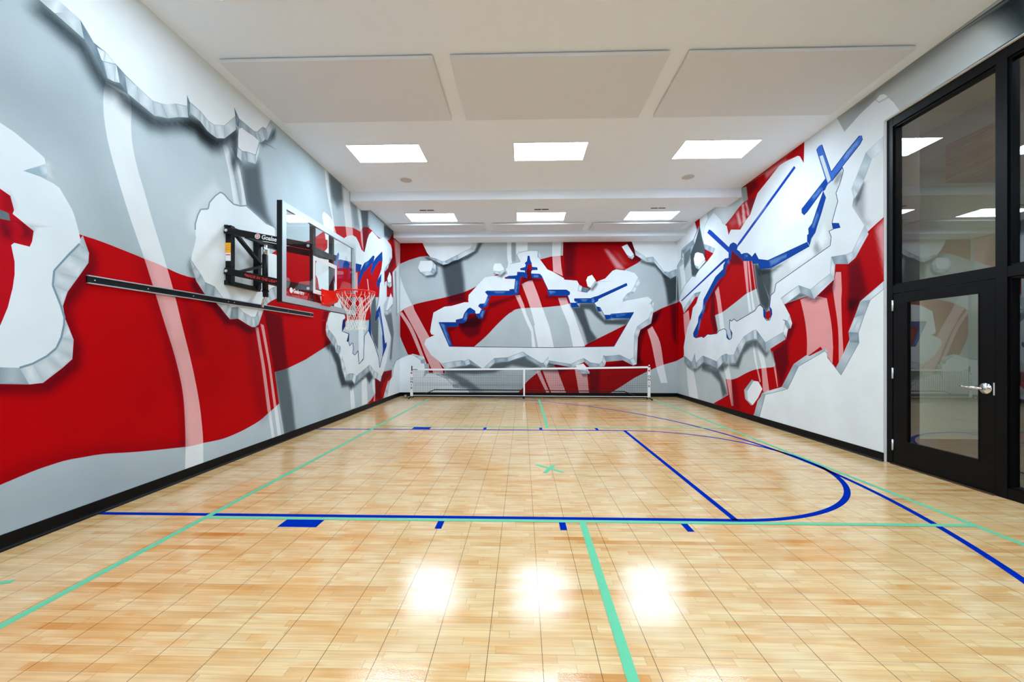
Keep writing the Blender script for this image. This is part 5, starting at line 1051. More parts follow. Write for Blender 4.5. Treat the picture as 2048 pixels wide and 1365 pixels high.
('F',(150,165,175),[[7879,1752,7859,1587,7847,1587,7867,1752]]),
('F',(150,165,175),[[7772,1758,7743,1573,7732,1573,7760,1758]]),
('F',(150,165,175),[[7485,1513,7468,1346,7457,1346,7475,1513]]),
('Q',0.9,[6980,1690,6932,1856,6857,1728,6904,1575]),
('F',(122,138,150),[[6973,1689,6925,1855,6939,1857,6987,1691]]),
('Q',0.5,[7000,1905,6866,1870,6789,1737,6866,1728]),
('Q',0.85,[6866,1870,6811,1958,6753,1817,6789,1737]),
('F',(122,138,150),[[7002,1900,6868,1866,6864,1875,6998,1909]]),
('F',(122,138,150),[[6860,1868,6805,1956,6817,1960,6873,1872]]),
('F',(150,165,175),[[6871,1869,6793,1736,6785,1737,6862,1871]]),
('Q',0.88,[7048,2262,6598,2425,6555,2301,6938,2155]),
('Q',0.55,[6598,2425,6334,2321,6256,2163,6555,2301]),
('Q',0.82,[6334,2321,5934,2491,5859,2393,6256,2163]),
('Q',0.85,[5934,2491,5914,2731,5859,2613,5859,2393]),
('Q',0.52,[5914,2731,5657,2702,5607,2562,5859,2613]),
('Q',0.8,[5657,2702,5546,2711,5493,2619,5607,2562]),
('Q',0.8,[5546,2711,5349,3008,5288,2881,5493,2619]),
('F',(122,138,150),[[7044,2258,6594,2421,6602,2430,7053,2266]]),
('F',(122,138,150),[[6600,2421,6336,2317,6332,2325,6596,2429]]),
('F',(122,138,150),[[6330,2317,5931,2487,5938,2494,6338,2325]]),
('F',(122,138,150),[[5929,2490,5908,2729,5919,2732,5940,2492]]),
('F',(122,138,150),[[5913,2727,5657,2699,5658,2706,5914,2735]]),
('F',(122,138,150),[[5656,2698,5545,2707,5548,2715,5659,2706]]),
('F',(122,138,150),[[5542,2709,5345,3005,5353,3011,5551,2714]]),
('F',(150,165,175),[[6602,2425,6559,2301,6551,2301,6594,2425]]),
('F',(150,165,175),[[6338,2321,6259,2163,6252,2164,6330,2321]]),
('F',(150,165,175),[[5937,2490,5862,2392,5856,2394,5932,2492]]),
('F',(150,165,175),[[5917,2731,5862,2613,5856,2614,5911,2731]]),
('F',(150,165,175),[[5660,2702,5610,2562,5605,2562,5654,2702]]),
('F',(150,165,175),[[5549,2711,5495,2619,5490,2620,5544,2712]]),
('Q',0.55,[9992,3980,9638,3839,9668,3714,9913,3835]),
('F',(122,138,150),[[9997,3975,9642,3834,9634,3844,9988,3986]]),
('Q',0.62,[9638,3853,9406,3725,9486,3628,9662,3712]),
('F',(122,138,150),[[9645,3849,9413,3721,9399,3729,9631,3856]]),
('F',(200,212,214),[[10171,4424,9960,4498,9789,4515,9913,4368,10008,4035,10089,4188]]),
('Q',0.85,[11355,2642,11224,2497,11172,2387,11212,2390]),
('Q',0.7,[11224,2497,10842,2695,10767,2577,11172,2387]),
('Q',0.75,[10842,2695,10513,2838,10478,2727,10767,2577]),
('Q',0.5,[10513,2838,10138,2830,10288,2718,10478,2727]),
('F',(122,138,150),[[11373,2641,11242,2496,11207,2498,11337,2643]]),
('F',(122,138,150),[[11208,2492,10827,2689,10857,2701,11240,2503]]),
('F',(122,138,150),[[10828,2689,10500,2832,10527,2844,10856,2701]]),
('F',(122,138,150),[[10509,2831,10134,2823,10142,2837,10518,2846]]),
('F',(150,165,175),[[11236,2498,11184,2387,11160,2387,11212,2497]]),
('F',(150,165,175),[[10853,2695,10778,2577,10756,2577,10831,2695]]),
('F',(150,165,175),[[10524,2839,10488,2728,10468,2726,10503,2837]]),
('F',(213,219,223),[[9492,4591,9789,4501,9944,4378,10040,4189,9976,3976,9638,3839,9406,3725,9492,3630,9789,3509,10238,3392,10408,3306,10443,3252,10693,3304,10842,3229,11152,3136,11438,2933,11544,2763,11355,2642,11232,2498,10842,2695,10513,2838,10138,2830,10305,2705,10408,2567,10621,2468,10730,2200,10956,1979,11112,1697,11212,1449,11192,1205,10693,1044,10496,1278,10443,1037,10040,1226,9322,1103,9106,1242,8886,1291,8799,1260,8582,1270,8444,1449,8201,1643,7873,1752,7766,1758,7480,1513,6984,1682,6980,1690,6932,1856,7000,1905,6866,1870,6811,1958,6961,2159,7048,2262,7019,2290,6598,2425,6334,2321,5934,2491,5914,2731,5657,2702,5546,2711,5349,3008,5511,3270,5546,3331,5522,3441,5559,3574,5463,3732,5327,3958,5043,4045,5019,4141,5057,4211,4861,4218,4937,4365,5003,4460,5139,4483,5189,4552,5421,4504,5676,4411,5808,4681,6430,4732,6463,4679,6480,4350,6564,4495,6615,4532,6923,4581,7078,4589,7367,4483,7729,4358,8050,3953,7776,4293,7973,4033,8138,3960,8332,3841,8701,3951,8799,3865,8874,4079,8950,4128,9079,4194,9132,4290],[8726,3643,8606,3649,8490,3588,8444,3502,8478,3468,8354,3389,8299,3322,8201,3323,8075,3299,7973,3234,7922,3182,7805,3240,7700,3092,7410,3006,6398,3072,6398,3181,6366,3189,6374,3277,6295,3327,6195,3507,6062,3743,5983,3809,6026,3923,6202,4422,6157,4449,6094,4447,5914,3955,5900,3822,5708,3931,5693,3883,5760,3717,5826,3618,5792,3491,5886,3257,5900,3215,5873,3117,5955,3114,5914,3017,5934,2895,7179,2543,7220,2407,7324,2356,7341,2262,7358,2158,7298,2099,7290,2014,7358,1914,7445,1915,7534,1992,7543,2101,7552,2156,7644,2221,7737,2197,7814,2127,8467,1968,8582,2026,8677,1982,8750,2025,8762,1836,8653,1731,8677,1619,8774,1590,8874,1637,8886,1753,8899,1805,9001,1842,9240,1800,9322,1743,9638,1734,9789,1747,9992,1667,10105,1699,10443,1672,10567,1713,10585,1806,10305,2048,10271,2195,10040,2380,9992,2607,9668,2847,9378,3061,9027,3167,9001,3266,8799,3319,8774,3453,8799,3573]]),
('F',(14,40,120),[[8719,3636,8600,3642,8612,3656,8732,3650]]),
('F',(14,40,120),[[8611,3645,8495,3583,8484,3592,8601,3653]]),
('F',(14,40,120),[[8501,3588,8455,3503,8433,3502,8478,3587]]),
('F',(14,40,120),[[8455,3508,8489,3473,8467,3463,8433,3497]]),
('F',(14,40,120),[[8485,3465,8361,3386,8347,3393,8471,3472]]),
('F',(14,40,120),[[8364,3389,8309,3321,8289,3323,8344,3390]]),
('F',(14,40,120),[[8294,3315,8197,3316,8206,3329,8303,3329]]),
('F',(14,40,120),[[8200,3317,8074,3292,8076,3305,8202,3329]]),
('F',(14,40,120),[[8081,3295,7979,3230,7967,3237,8069,3302]]),
('F',(14,40,120),[[7981,3232,7931,3181,7914,3184,7964,3235]]),
('F',(14,40,120),[[7914,3177,7797,3234,7812,3245,7930,3188]]),
('F',(14,40,120),[[7813,3239,7708,3092,7691,3093,7796,3240]]),
('F',(14,40,120),[[7701,3087,7411,3001,7409,3012,7698,3098]]),
('F',(14,40,120),[[7406,3001,6395,3067,6401,3077,7414,3012]]),
('F',(14,40,120),[[6391,3070,6391,3179,6405,3183,6405,3074]]),
('F',(14,40,120),[[6394,3176,6362,3184,6370,3194,6402,3186]]),
('F',(14,40,120),[[6359,3188,6367,3276,6380,3279,6372,3191]]),
('F',(14,40,120),[[6369,3273,6290,3323,6300,3332,6379,3282]]),
('F',(14,40,120),[[6289,3324,6189,3504,6201,3511,6301,3331]]),
('F',(14,40,120),[[6189,3504,6056,3739,6067,3747,6201,3511]]),
('F',(14,40,120),[[6057,3739,5978,3804,5988,3813,6067,3747]]),
('F',(14,40,120),[[5978,3808,6020,3922,6031,3924,5989,3809]]),
('F',(14,40,120),[[6020,3922,6196,4420,6208,4424,6031,3924]]),
('F',(14,40,120),[[6197,4417,6152,4444,6162,4454,6208,4427]]),
('F',(14,40,120),[[6154,4444,6091,4441,6097,4452,6160,4455]]),
('F',(14,40,120),[[6099,4448,5919,3956,5908,3954,6088,4445]]),
('F',(14,40,120),[[5919,3957,5905,3824,5894,3820,5908,3953]]),
('F',(14,40,120),[[5895,3817,5704,3926,5712,3935,5904,3826]]),
('F',(14,40,120),[[5713,3932,5698,3884,5688,3882,5703,3930]]),
('F',(14,40,120),[[5698,3886,5765,3720,5755,3714,5688,3880]]),
('F',(14,40,120),[[5765,3720,5831,3622,5821,3615,5755,3713]]),
('F',(14,40,120),[[5831,3620,5798,3492,5787,3490,5820,3617]]),
('F',(14,40,120),[[5798,3494,5892,3259,5881,3254,5787,3488]]),
('F',(14,40,120),[[5892,3259,5905,3217,5894,3212,5881,3254]]),
('F',(14,40,120),[[5905,3215,5878,3117,5867,3116,5894,3214]]),
('F',(14,40,120),[[5875,3121,5957,3119,5953,3110,5871,3112]]),
('F',(14,40,120),[[5961,3114,5919,3017,5908,3017,5950,3114]]),
('F',(14,40,120),[[5919,3019,5940,2897,5929,2893,5908,3015]]),
('F',(14,40,120),[[5938,2900,7183,2548,7174,2538,5931,2891]]),
('F',(14,40,120),[[7187,2545,7228,2409,7211,2405,7170,2541]]),
('F',(14,40,120),[[7226,2411,7331,2360,7318,2351,7214,2402]]),
('F',(14,40,120),[[7333,2357,7350,2263,7332,2260,7316,2354]]),
('F',(14,40,120),[[7350,2263,7367,2159,7349,2156,7332,2260]]),
('F',(14,40,120),[[7365,2155,7305,2097,7291,2101,7351,2160]]),
('F',(14,40,120),[[7307,2099,7299,2014,7281,2014,7290,2098]]),
('F',(14,40,120),[[7298,2017,7366,1916,7350,1911,7282,2011]]),
('F',(14,40,120),[[7359,1919,7446,1920,7444,1909,7357,1908]]),
('F',(14,40,120),[[7438,1918,7527,1994,7541,1989,7452,1912]]),
('F',(14,40,120),[[7525,1991,7534,2100,7552,2102,7543,1992]]),
('F',(14,40,120),[[7534,2101,7543,2156,7561,2157,7552,2101]]),
('F',(14,40,120),[[7545,2160,7637,2224,7650,2217,7558,2153]]),
('F',(14,40,120),[[7648,2226,7742,2203,7732,2192,7639,2215]]),
('F',(14,40,120),[[7746,2201,7823,2130,7806,2123,7729,2194]]),
('F',(14,40,120),[[7819,2132,8473,1974,8461,1962,7809,2121]]),
('F',(14,40,120),[[8459,1972,8575,2030,8590,2021,8474,1964]]),
('F',(14,40,120),[[8591,2031,8686,1988,8669,1977,8574,2020]]),
('F',(14,40,120),[[8669,1986,8741,2029,8759,2021,8686,1978]]),
('F',(14,40,120),[[8762,2026,8775,1837,8750,1835,8737,2024]]),
('F',(14,40,120),[[8773,1834,8664,1728,8643,1734,8751,1839]]),
('F',(14,40,120),[[8666,1732,8690,1620,8665,1618,8641,1730]]),
('F',(14,40,120),[[8684,1625,8781,1595,8768,1584,8671,1613]]),
('F',(14,40,120),[[8766,1594,8865,1641,8882,1632,8783,1585]]),
('F',(14,40,120),[[8861,1637,8873,1753,8899,1753,8887,1637]]),
('F',(14,40,120),[[8873,1753,8886,1805,8912,1804,8899,1752]]),
('F',(14,40,120),[[8892,1810,8994,1847,9008,1837,8906,1799]]),
('F',(14,40,120),[[9006,1848,9246,1807,9234,1794,8996,1836]]),
('F',(14,40,120),[[9252,1805,9334,1748,9311,1739,9228,1796]]),
('F',(14,40,120),[[9324,1750,9640,1741,9636,1727,9320,1736]]),
('F',(14,40,120),[[9637,1741,9787,1754,9790,1739,9640,1727]]),
('F',(14,40,120),[[9800,1752,10003,1673,9981,1661,9778,1741]]),
('F',(14,40,120),[[9984,1673,10097,1706,10114,1693,10000,1661]]),
('F',(14,40,120),[[10109,1707,10447,1679,10439,1664,10101,1692]]),
('F',(14,40,120),[[10433,1678,10556,1719,10577,1707,10453,1666]]),
('F',(14,40,120),[[10548,1713,10566,1806,10603,1806,10585,1713]]),
('F',(14,40,120),[[10568,1802,10289,2044,10321,2053,10601,1810]]),
('F',(14,40,120),[[10288,2047,10254,2193,10288,2197,10322,2050]]),
('F',(14,40,120),[[10256,2190,10026,2376,10055,2385,10287,2200]]),
('F',(14,40,120),[[10024,2378,9976,2604,10008,2610,10057,2383]]),
('F',(14,40,120),[[9978,2602,9654,2842,9681,2852,10007,2612]]),
('F',(14,40,120),[[9654,2842,9366,3055,9391,3066,9681,2852]]),
('F',(14,40,120),[[9368,3054,9018,3161,9036,3174,9388,3068]]),
('F',(14,40,120),[[9014,3164,8988,3263,9014,3270,9040,3171]]),
('F',(14,40,120),[[8992,3260,8790,3312,8808,3325,9010,3273]]),
('F',(14,40,120),[[8786,3315,8762,3449,8787,3456,8812,3322]]),
('F',(14,40,120),[[8762,3451,8786,3571,8812,3575,8787,3455]]),
('F',(14,40,120),[[8787,3568,8714,3637,8737,3648,8811,3579]]),
('F',(222,227,229),[[5175,4549,5125,4574,5070,4552,5023,4497,5043,4485,5139,4499]]),
('F',(120,136,148),[[10442,3257,10692,3309,10694,3299,10444,3247]]),
('F',(120,136,148),[[10703,3309,11163,3142,11141,3131,10683,3299]]),
('F',(120,136,148),[[11164,3141,11451,2937,11425,2929,11140,3132]]),
('F',(120,136,148),[[11452,2936,11558,2766,11530,2760,11424,2930]]),
('F',(170,178,182),[[9500,4596,9797,4506,9780,4495,9484,4585]]),
('F',(170,178,182),[[9799,4506,9954,4383,9935,4373,9779,4496]]),
('F',(170,178,182),[[9955,4382,10051,4193,10030,4185,9934,4374]]),
('F',(170,178,182),[[10051,4191,9987,3978,9965,3974,10029,4187]]),
('F',(4,58,138),[[9001,3266,8899,3373,8787,3374,8750,3239,8899,3219,8924,3108,8950,3023,9240,2956,9435,2825,9913,2483,9913,2353,10105,2153,10171,2040,10305,1780,10443,1672,10567,1713,10585,1806,10305,2048,10271,2195,10040,2380,9992,2607,9668,2847,9378,3061,9027,3167]]),
('F',(4,58,138),[[8799,3573,8726,3643,8606,3649,8490,3588,8444,3502,8478,3468,8354,3389,8277,3311,8255,3199,8354,3281,8513,3378,8653,3499,8701,3322,8799,3293]]),
('F',(4,58,138),[[8299,3322,8201,3323,8075,3299,7973,3234,7922,3182,7805,3240,7700,3092,7410,3003,6398,3069,6350,2991,7303,2846,7658,2897,7717,3013,7874,3039,7923,3107,8234,3175,8289,3321]]),
('F',(4,58,138),[[6069,3746,6012,3626,6098,3430,6195,3240,6225,3171,6310,3105,6318,3085,6350,3002,6390,3070,6398,3181,6366,3184,6374,3277,6295,3327,6210,3501]]),
('F',(52,100,184),[[5428,4227,5388,4208,5377,4157,5417,4110,5695,3956,5714,3944,5893,3824,5920,3963,5657,4111]]),
('F',(52,100,184),[[6202,4422,6157,4449,6094,4447,5914,3955,5900,3822,5976,3806,6026,3923]]),
('F',(4,58,138),[[6026,3913,5983,3809,6033,3742,6076,3749,6398,3542,6471,3515,6530,3575,6530,3640,6271,3780]]),
('F',(4,58,138),[[5900,3217,5773,3175,5744,3099,5873,3117]]),
('F',(4,58,138),[[7534,2144,7462,2072,7480,1955,7427,1912,7534,1992,7543,2101]]),
('F',(4,58,138),[[7358,2158,7298,2099,7290,2014,7358,1914,7324,2017,7358,2105]]),
('F',(4,58,138),[[8886,1753,8799,1635,8726,1589,8799,1590,8874,1637]]),
('F',(4,58,138),[[8750,1836,8653,1731,8677,1619,8701,1720]]),
('F',(190,196,194),[[6142,4293,6076,4283,5920,3852,5976,3827]]),
('S',0.35,0.03,[5839,3875,5721,3896,5708,3818,5799,3733,5866,3781],0),
('H',0.35,0.02,[10008,2493,9913,2425,10040,2293,10105,2299],0),
('H',0.35,0.02,[10238,2103,10138,2141,10238,1896,10339,1871],0),
('H',0.35,0.02,[7367,2998,6885,3003,6885,2954,7324,2883],0),
('H',0.35,0.02,[6210,3446,6150,3426,6256,3259,6303,3273],0),
('H',0.35,0.02,[5683,4082,5463,4182,5440,4151,5657,4019],0),
('H',0.35,0.02,[6303,3736,6120,3821,6091,3765,6271,3679],0),
('H',0.35,0.02,[8180,3288,8054,3259,8075,3217,8201,3246],0),
('H',0.35,0.02,[8874,3265,8799,3326,8762,3241],0),
('F',(16,60,160),[[6706,4409,6667,4359,8299,3562,8467,3502,8501,3529,8399,3594]]),
('F',(16,60,160),[[9804,4201,9713,4258,9608,4207,8726,3555,8653,3437,8750,3447]]),
('F',(20,52,140),[[11376,2718,11376,2760,9079,3361,8924,3392,8824,3344,9053,3303]]),
('H',0.45,0.03,[7874,3896,7521,4074,7454,4010,7776,3865],0),
('F',(14,28,96),[[5719,3940,5698,3884,5688,3882,5710,3938]]),
('F',(14,28,96),[[5698,3886,5765,3720,5755,3714,5688,3880]]),
('F',(14,28,96),[[5765,3720,5831,3622,5821,3615,5755,3713]]),
('F',(14,28,96),[[5831,3620,5798,3492,5787,3490,5820,3617]]),
('F',(14,28,96),[[5798,3494,5892,3259,5881,3254,5787,3488]]),
('F',(14,28,96),[[5892,3259,5905,3217,5894,3212,5881,3254]]),
('F',(14,28,96),[[5875,3121,5957,3119,5953,3110,5871,3112]]),
('F',(14,28,96),[[5961,3114,5919,3017,5908,3017,5950,3114]]),
('F',(14,28,96),[[5919,3019,5940,2897,5929,2893,5908,3015]]),
('F',(14,28,96),[[5938,2900,7183,2548,7174,2538,5931,2891]]),
('F',(14,28,96),[[7187,2545,7228,2409,7211,2405,7170,2541]]),
('F',(14,28,96),[[7226,2411,7331,2360,7318,2351,7214,2402]]),
('F',(14,28,96),[[7333,2357,7350,2263,7332,2260,7316,2354]]),
('F',(14,28,96),[[7350,2263,7367,2159,7349,2156,7332,2260]]),
('F',(14,28,96),[[7545,2160,7637,2224,7650,2217,7558,2153]]),
('F',(14,28,96),[[7648,2226,7742,2203,7732,2192,7639,2215]]),
('F',(14,28,96),[[7746,2201,7823,2130,7806,2123,7729,2194]]),
('F',(14,28,96),[[7819,2132,8473,1974,8461,1962,7809,2121]]),
('F',(14,28,96),[[8459,1972,8575,2030,8590,2021,8474,1964]]),
('F',(14,28,96),[[8591,2031,8686,1988,8669,1977,8574,2020]]),
('F',(14,28,96),[[8669,1986,8741,2029,8759,2021,8686,1978]]),
('F',(14,28,96),[[8762,2026,8775,1837,8750,1835,8737,2024]]),
('F',(14,28,96),[[8876,1753,8888,1805,8910,1804,8897,1752]]),
('F',(14,28,96),[[8893,1809,8995,1846,9007,1837,8905,1800]]),
('F',(14,28,96),[[9006,1847,9245,1806,9235,1795,8997,1837]]),
('F',(14,28,96),[[9250,1804,9332,1747,9313,1740,9230,1797]]),
('F',(14,28,96),[[9324,1749,9640,1740,9636,1728,9321,1738]]),
('F',(14,28,96),[[9637,1740,9788,1752,9790,1741,9639,1728]]),
('F',(14,28,96),[[9798,1751,10001,1672,9983,1662,9780,1742]]),
('F',(14,28,96),[[9985,1672,10098,1705,10112,1694,9999,1662]]),
('F',(14,28,96),[[10109,1705,10447,1678,10439,1665,10102,1693]]),
('F',(14,28,96),[[10434,1677,10558,1718,10575,1708,10452,1667]]),
('F',(14,28,96),[[5432,4232,5662,4116,5653,4106,5424,4222]]),
('F',(14,28,96),[[5662,4116,5918,3965,5909,3955,5653,4106]]),
('F',(14,28,96),[[5908,3959,6088,4445,6100,4448,5919,3961]]),
('F',(14,28,96),[[5381,4160,5421,4113,5413,4106,5373,4153]]),
('F',(14,28,96),[[5421,4114,5699,3960,5691,3951,5413,4105]]),
('F',(14,28,96),[[5699,3960,5898,3829,5889,3820,5691,3951]]),
('F',(14,28,96),[[7540,1989,7451,1912,7439,1917,7528,1994]]),
('F',(14,28,96),[[7444,1910,7357,1909,7359,1918,7446,1919]]),
('Q',0.88,[5038,2156,5261,2026,5417,2023,5038,2255]),
('Q',0.62,[5261,2026,5349,1846,5511,1815,5417,2023]),
('Q',0.8,[5349,1846,5446,1610,5607,1627,5511,1815]),
('Q',0.5,[5446,1610,5434,1474,5583,1486,5607,1627]),
('Q',0.68,[5434,1474,5734,1025,5826,1129,5583,1486]),
('F',(122,138,150),[[5040,2159,5263,2029,5258,2022,5036,2153]]),
('F',(122,138,150),[[5264,2027,5353,1848,5345,1844,5257,2024]]),
('F',(122,138,150),[[5353,1847,5450,1612,5442,1609,5345,1844]]),
('F',(122,138,150),[[5450,1610,5439,1473,5430,1474,5441,1610]]),
('F',(122,138,150),[[5438,1475,5738,1027,5729,1024,5430,1472]]),
('F',(150,165,175),[[5261,2028,5417,2025,5416,2021,5260,2023]]),
('F',(150,165,175),[[5350,1848,5511,1818,5510,1813,5348,1844]]),
('F',(150,165,175),[[5446,1613,5607,1629,5608,1624,5446,1608]]),
('F',(150,165,175),[[5434,1476,5583,1488,5583,1483,5434,1471]]),
('Q',0.7,[5983,1266,5990,1325,5986,1363,5983,1266]),
('Q',0.8,[5990,1325,6033,1363,6033,1404,5986,1363]),
('Q',0.72,[6033,1363,6598,1110,6720,1141,6033,1404]),
('Q',0.6,[6598,1110,6866,715,7009,738,6720,1141]),
('Q',0.85,[6866,715,7487,551,7589,567,7009,738]),
('Q',0.66,[7487,551,7681,65,7886,71,7589,567]),
('F',(122,138,150),[[5978,1267,5985,1326,5996,1325,5988,1266]]),
('F',(122,138,150),[[5986,1328,6029,1365,6037,1360,5994,1323]]),
('F',(122,138,150),[[6036,1366,6601,1114,6595,1106,6030,1359]]),
('F',(122,138,150),[[6604,1112,6873,716,6860,714,6592,1108]]),
('F',(122,138,150),[[6868,719,7489,556,7485,546,6865,711]]),
('F',(122,138,150),[[7496,551,7690,65,7673,65,7479,551]]),
('F',(150,165,175),[[5987,1325,5983,1363,5989,1363,5994,1326]]),
('F',(150,165,175),[[6029,1363,6029,1404,6036,1404,6036,1363]]),
('F',(150,165,175),[[6596,1113,6719,1144,6722,1138,6599,1107]]),
('F',(150,165,175),[[6865,718,7007,741,7011,736,6868,712]]),
('F',(150,165,175),[[7485,554,7587,570,7591,563,7490,548]]),
('F',(220,226,228),[[4921,2525,5058,2146,5261,2026,5315,1904,5349,1846,5440,1610,5434,1474,5734,1025,5983,1266,5990,1325,6033,1363,6598,1110,6866,715,7487,551,7487,548,7677,76,7347,-429,4303,-705,4303,2433]]),
('F',(120,136,148),[[5040,2159,5263,2028,5258,2023,5036,2153]]),
('F',(120,136,148),[[5264,2027,5352,1847,5345,1844,5257,2024]]),
('F',(120,136,148),[[5352,1847,5450,1612,5442,1609,5345,1844]]),
('F',(120,136,148),[[5450,1610,5438,1473,5430,1474,5442,1610]]),
('F',(120,136,148),[[5438,1475,5738,1027,5730,1024,5431,1472]]),
('F',(120,136,148),[[5730,1028,5979,1269,5987,1264,5737,1023]]),
('F',(120,136,148),[[5978,1267,5985,1326,5995,1325,5988,1266]]),
('F',(120,136,148),[[5987,1328,6029,1365,6037,1360,5994,1323]]),
('F',(120,136,148),[[6035,1366,6601,1113,6595,1107,6030,1360]]),
('F',(120,136,148),[[6603,1112,6872,716,6861,714,6593,1109]]),
('F',(120,136,148),[[6868,719,7489,555,7486,547,6865,711]]),
('F',(120,136,148),[[7495,551,7689,92,7674,93,7480,551]]),
('F',(150,164,170),[[7911,798,7861,774,8076,545,8063,372,7886,303,7948,287,8154,390,8194,562]]),
('H',0.5,0.02,[8154,552,8076,545,8063,387,8128,408],0),
('F',(228,233,236),[[7861,774,7705,773,7577,647,7717,459,7886,303,8063,372,8076,545]]),
('F',(205,214,217),[[10513,3576,10305,3488,9913,3579,9913,3522,10271,3406,10443,3486]]),
('F',(160,176,182),[[10513,3576,10305,3488,10271,3406,10443,3486]]),
('F',(228,233,236),[[10478,3864,10339,3861,10040,3753,9913,3594,10305,3488,10513,3576,10567,3740]]),
('Q',0.8,[10249,4496,10351,4407,10299,4377,10266,4471]),
('Q',0.85,[10351,4407,10596,4234,10507,4118,10299,4377]),
('Q',0.5,[10596,4234,11327,4119,11205,4017,10507,4118]),
('F',(122,138,150),[[10264,4503,10366,4414,10336,4400,10234,4489]]),
('F',(122,138,150),[[10365,4414,10612,4241,10581,4227,10336,4400]]),
('F',(122,138,150),[[10608,4242,11341,4128,11314,4111,10585,4225]]),
('F',(150,165,175),[[10356,4405,10305,4375,10294,4379,10345,4409]]),
('F',(150,165,175),[[10606,4235,10517,4119,10498,4118,10587,4233]]),
('Q',0.85,[11327,4161,11327,3972,11246,3920,11225,4013]),
('Q',0.85,[11327,3972,11410,3941,11286,3848,11246,3920]),
('Q',0.7,[11410,3941,11772,3690,11772,3502,11286,3848]),
('F',(122,138,150),[[11347,4165,11347,3976,11308,3967,11308,4156]]),
('F',(122,138,150),[[11343,3980,11427,3949,11394,3933,11311,3964]]),
('F',(122,138,150),[[11428,3948,11792,3697,11753,3683,11392,3934]]),
('F',(150,165,175),[[11336,3970,11254,3919,11237,3922,11319,3973]]),
('F',(150,165,175),[[11420,3940,11296,3847,11277,3849,11400,3942]]),
('F',(228,233,236),[[12750,5672,10443,4892,10496,4697,10374,4418,10585,4250,11232,4198,11355,4163,11396,3926,11740,3748,12750,3637]]),
('F',(120,136,148),[[10509,4700,10387,4420,10361,4415,10482,4694]]),
('F',(120,136,148),[[10386,4424,10597,4256,10572,4244,10361,4412]]),
('F',(120,136,148),[[10593,4257,11242,4206,11222,4191,10576,4243]]),
('F',(120,136,148),[[11245,4205,11368,4170,11342,4157,11220,4192]]),
('F',(120,136,148),[[11371,4168,11412,3930,11380,3922,11339,4159]]),
('F',(120,136,148),[[11411,3932,11791,3727,11760,3715,11382,3920]])]}

def inside(px, py, poly):
    n = len(poly); r = np.zeros(px.shape, bool); x0, y0 = poly[-1]
    for x1, y1 in poly:
        if y0 != y1:
            c = ((y0 > py) != (y1 > py)) & (px < (x1 - x0) * (py - y0) / (y1 - y0) + x0)
            r ^= c
        x0, y0 = x1, y1
    return r

def edge_dist(px, py, poly):
    d = np.full(px.shape, 1e9); x0, y0 = poly[-1]
    for x1, y1 in poly:
        ex, ey = x1 - x0, y1 - y0; L = ex * ex + ey * ey + 1e-12
        t = np.clip(((px - x0) * ex + (py - y0) * ey) / L, 0, 1)
        d = np.minimum(d, (px - x0 - t * ex) ** 2 + (py - y0 - t * ey) ** 2)
        x0, y0 = x1, y1
    return np.sqrt(d)

def pts(flat): return np.array(flat, float).reshape(-1, 2) / 1000.0

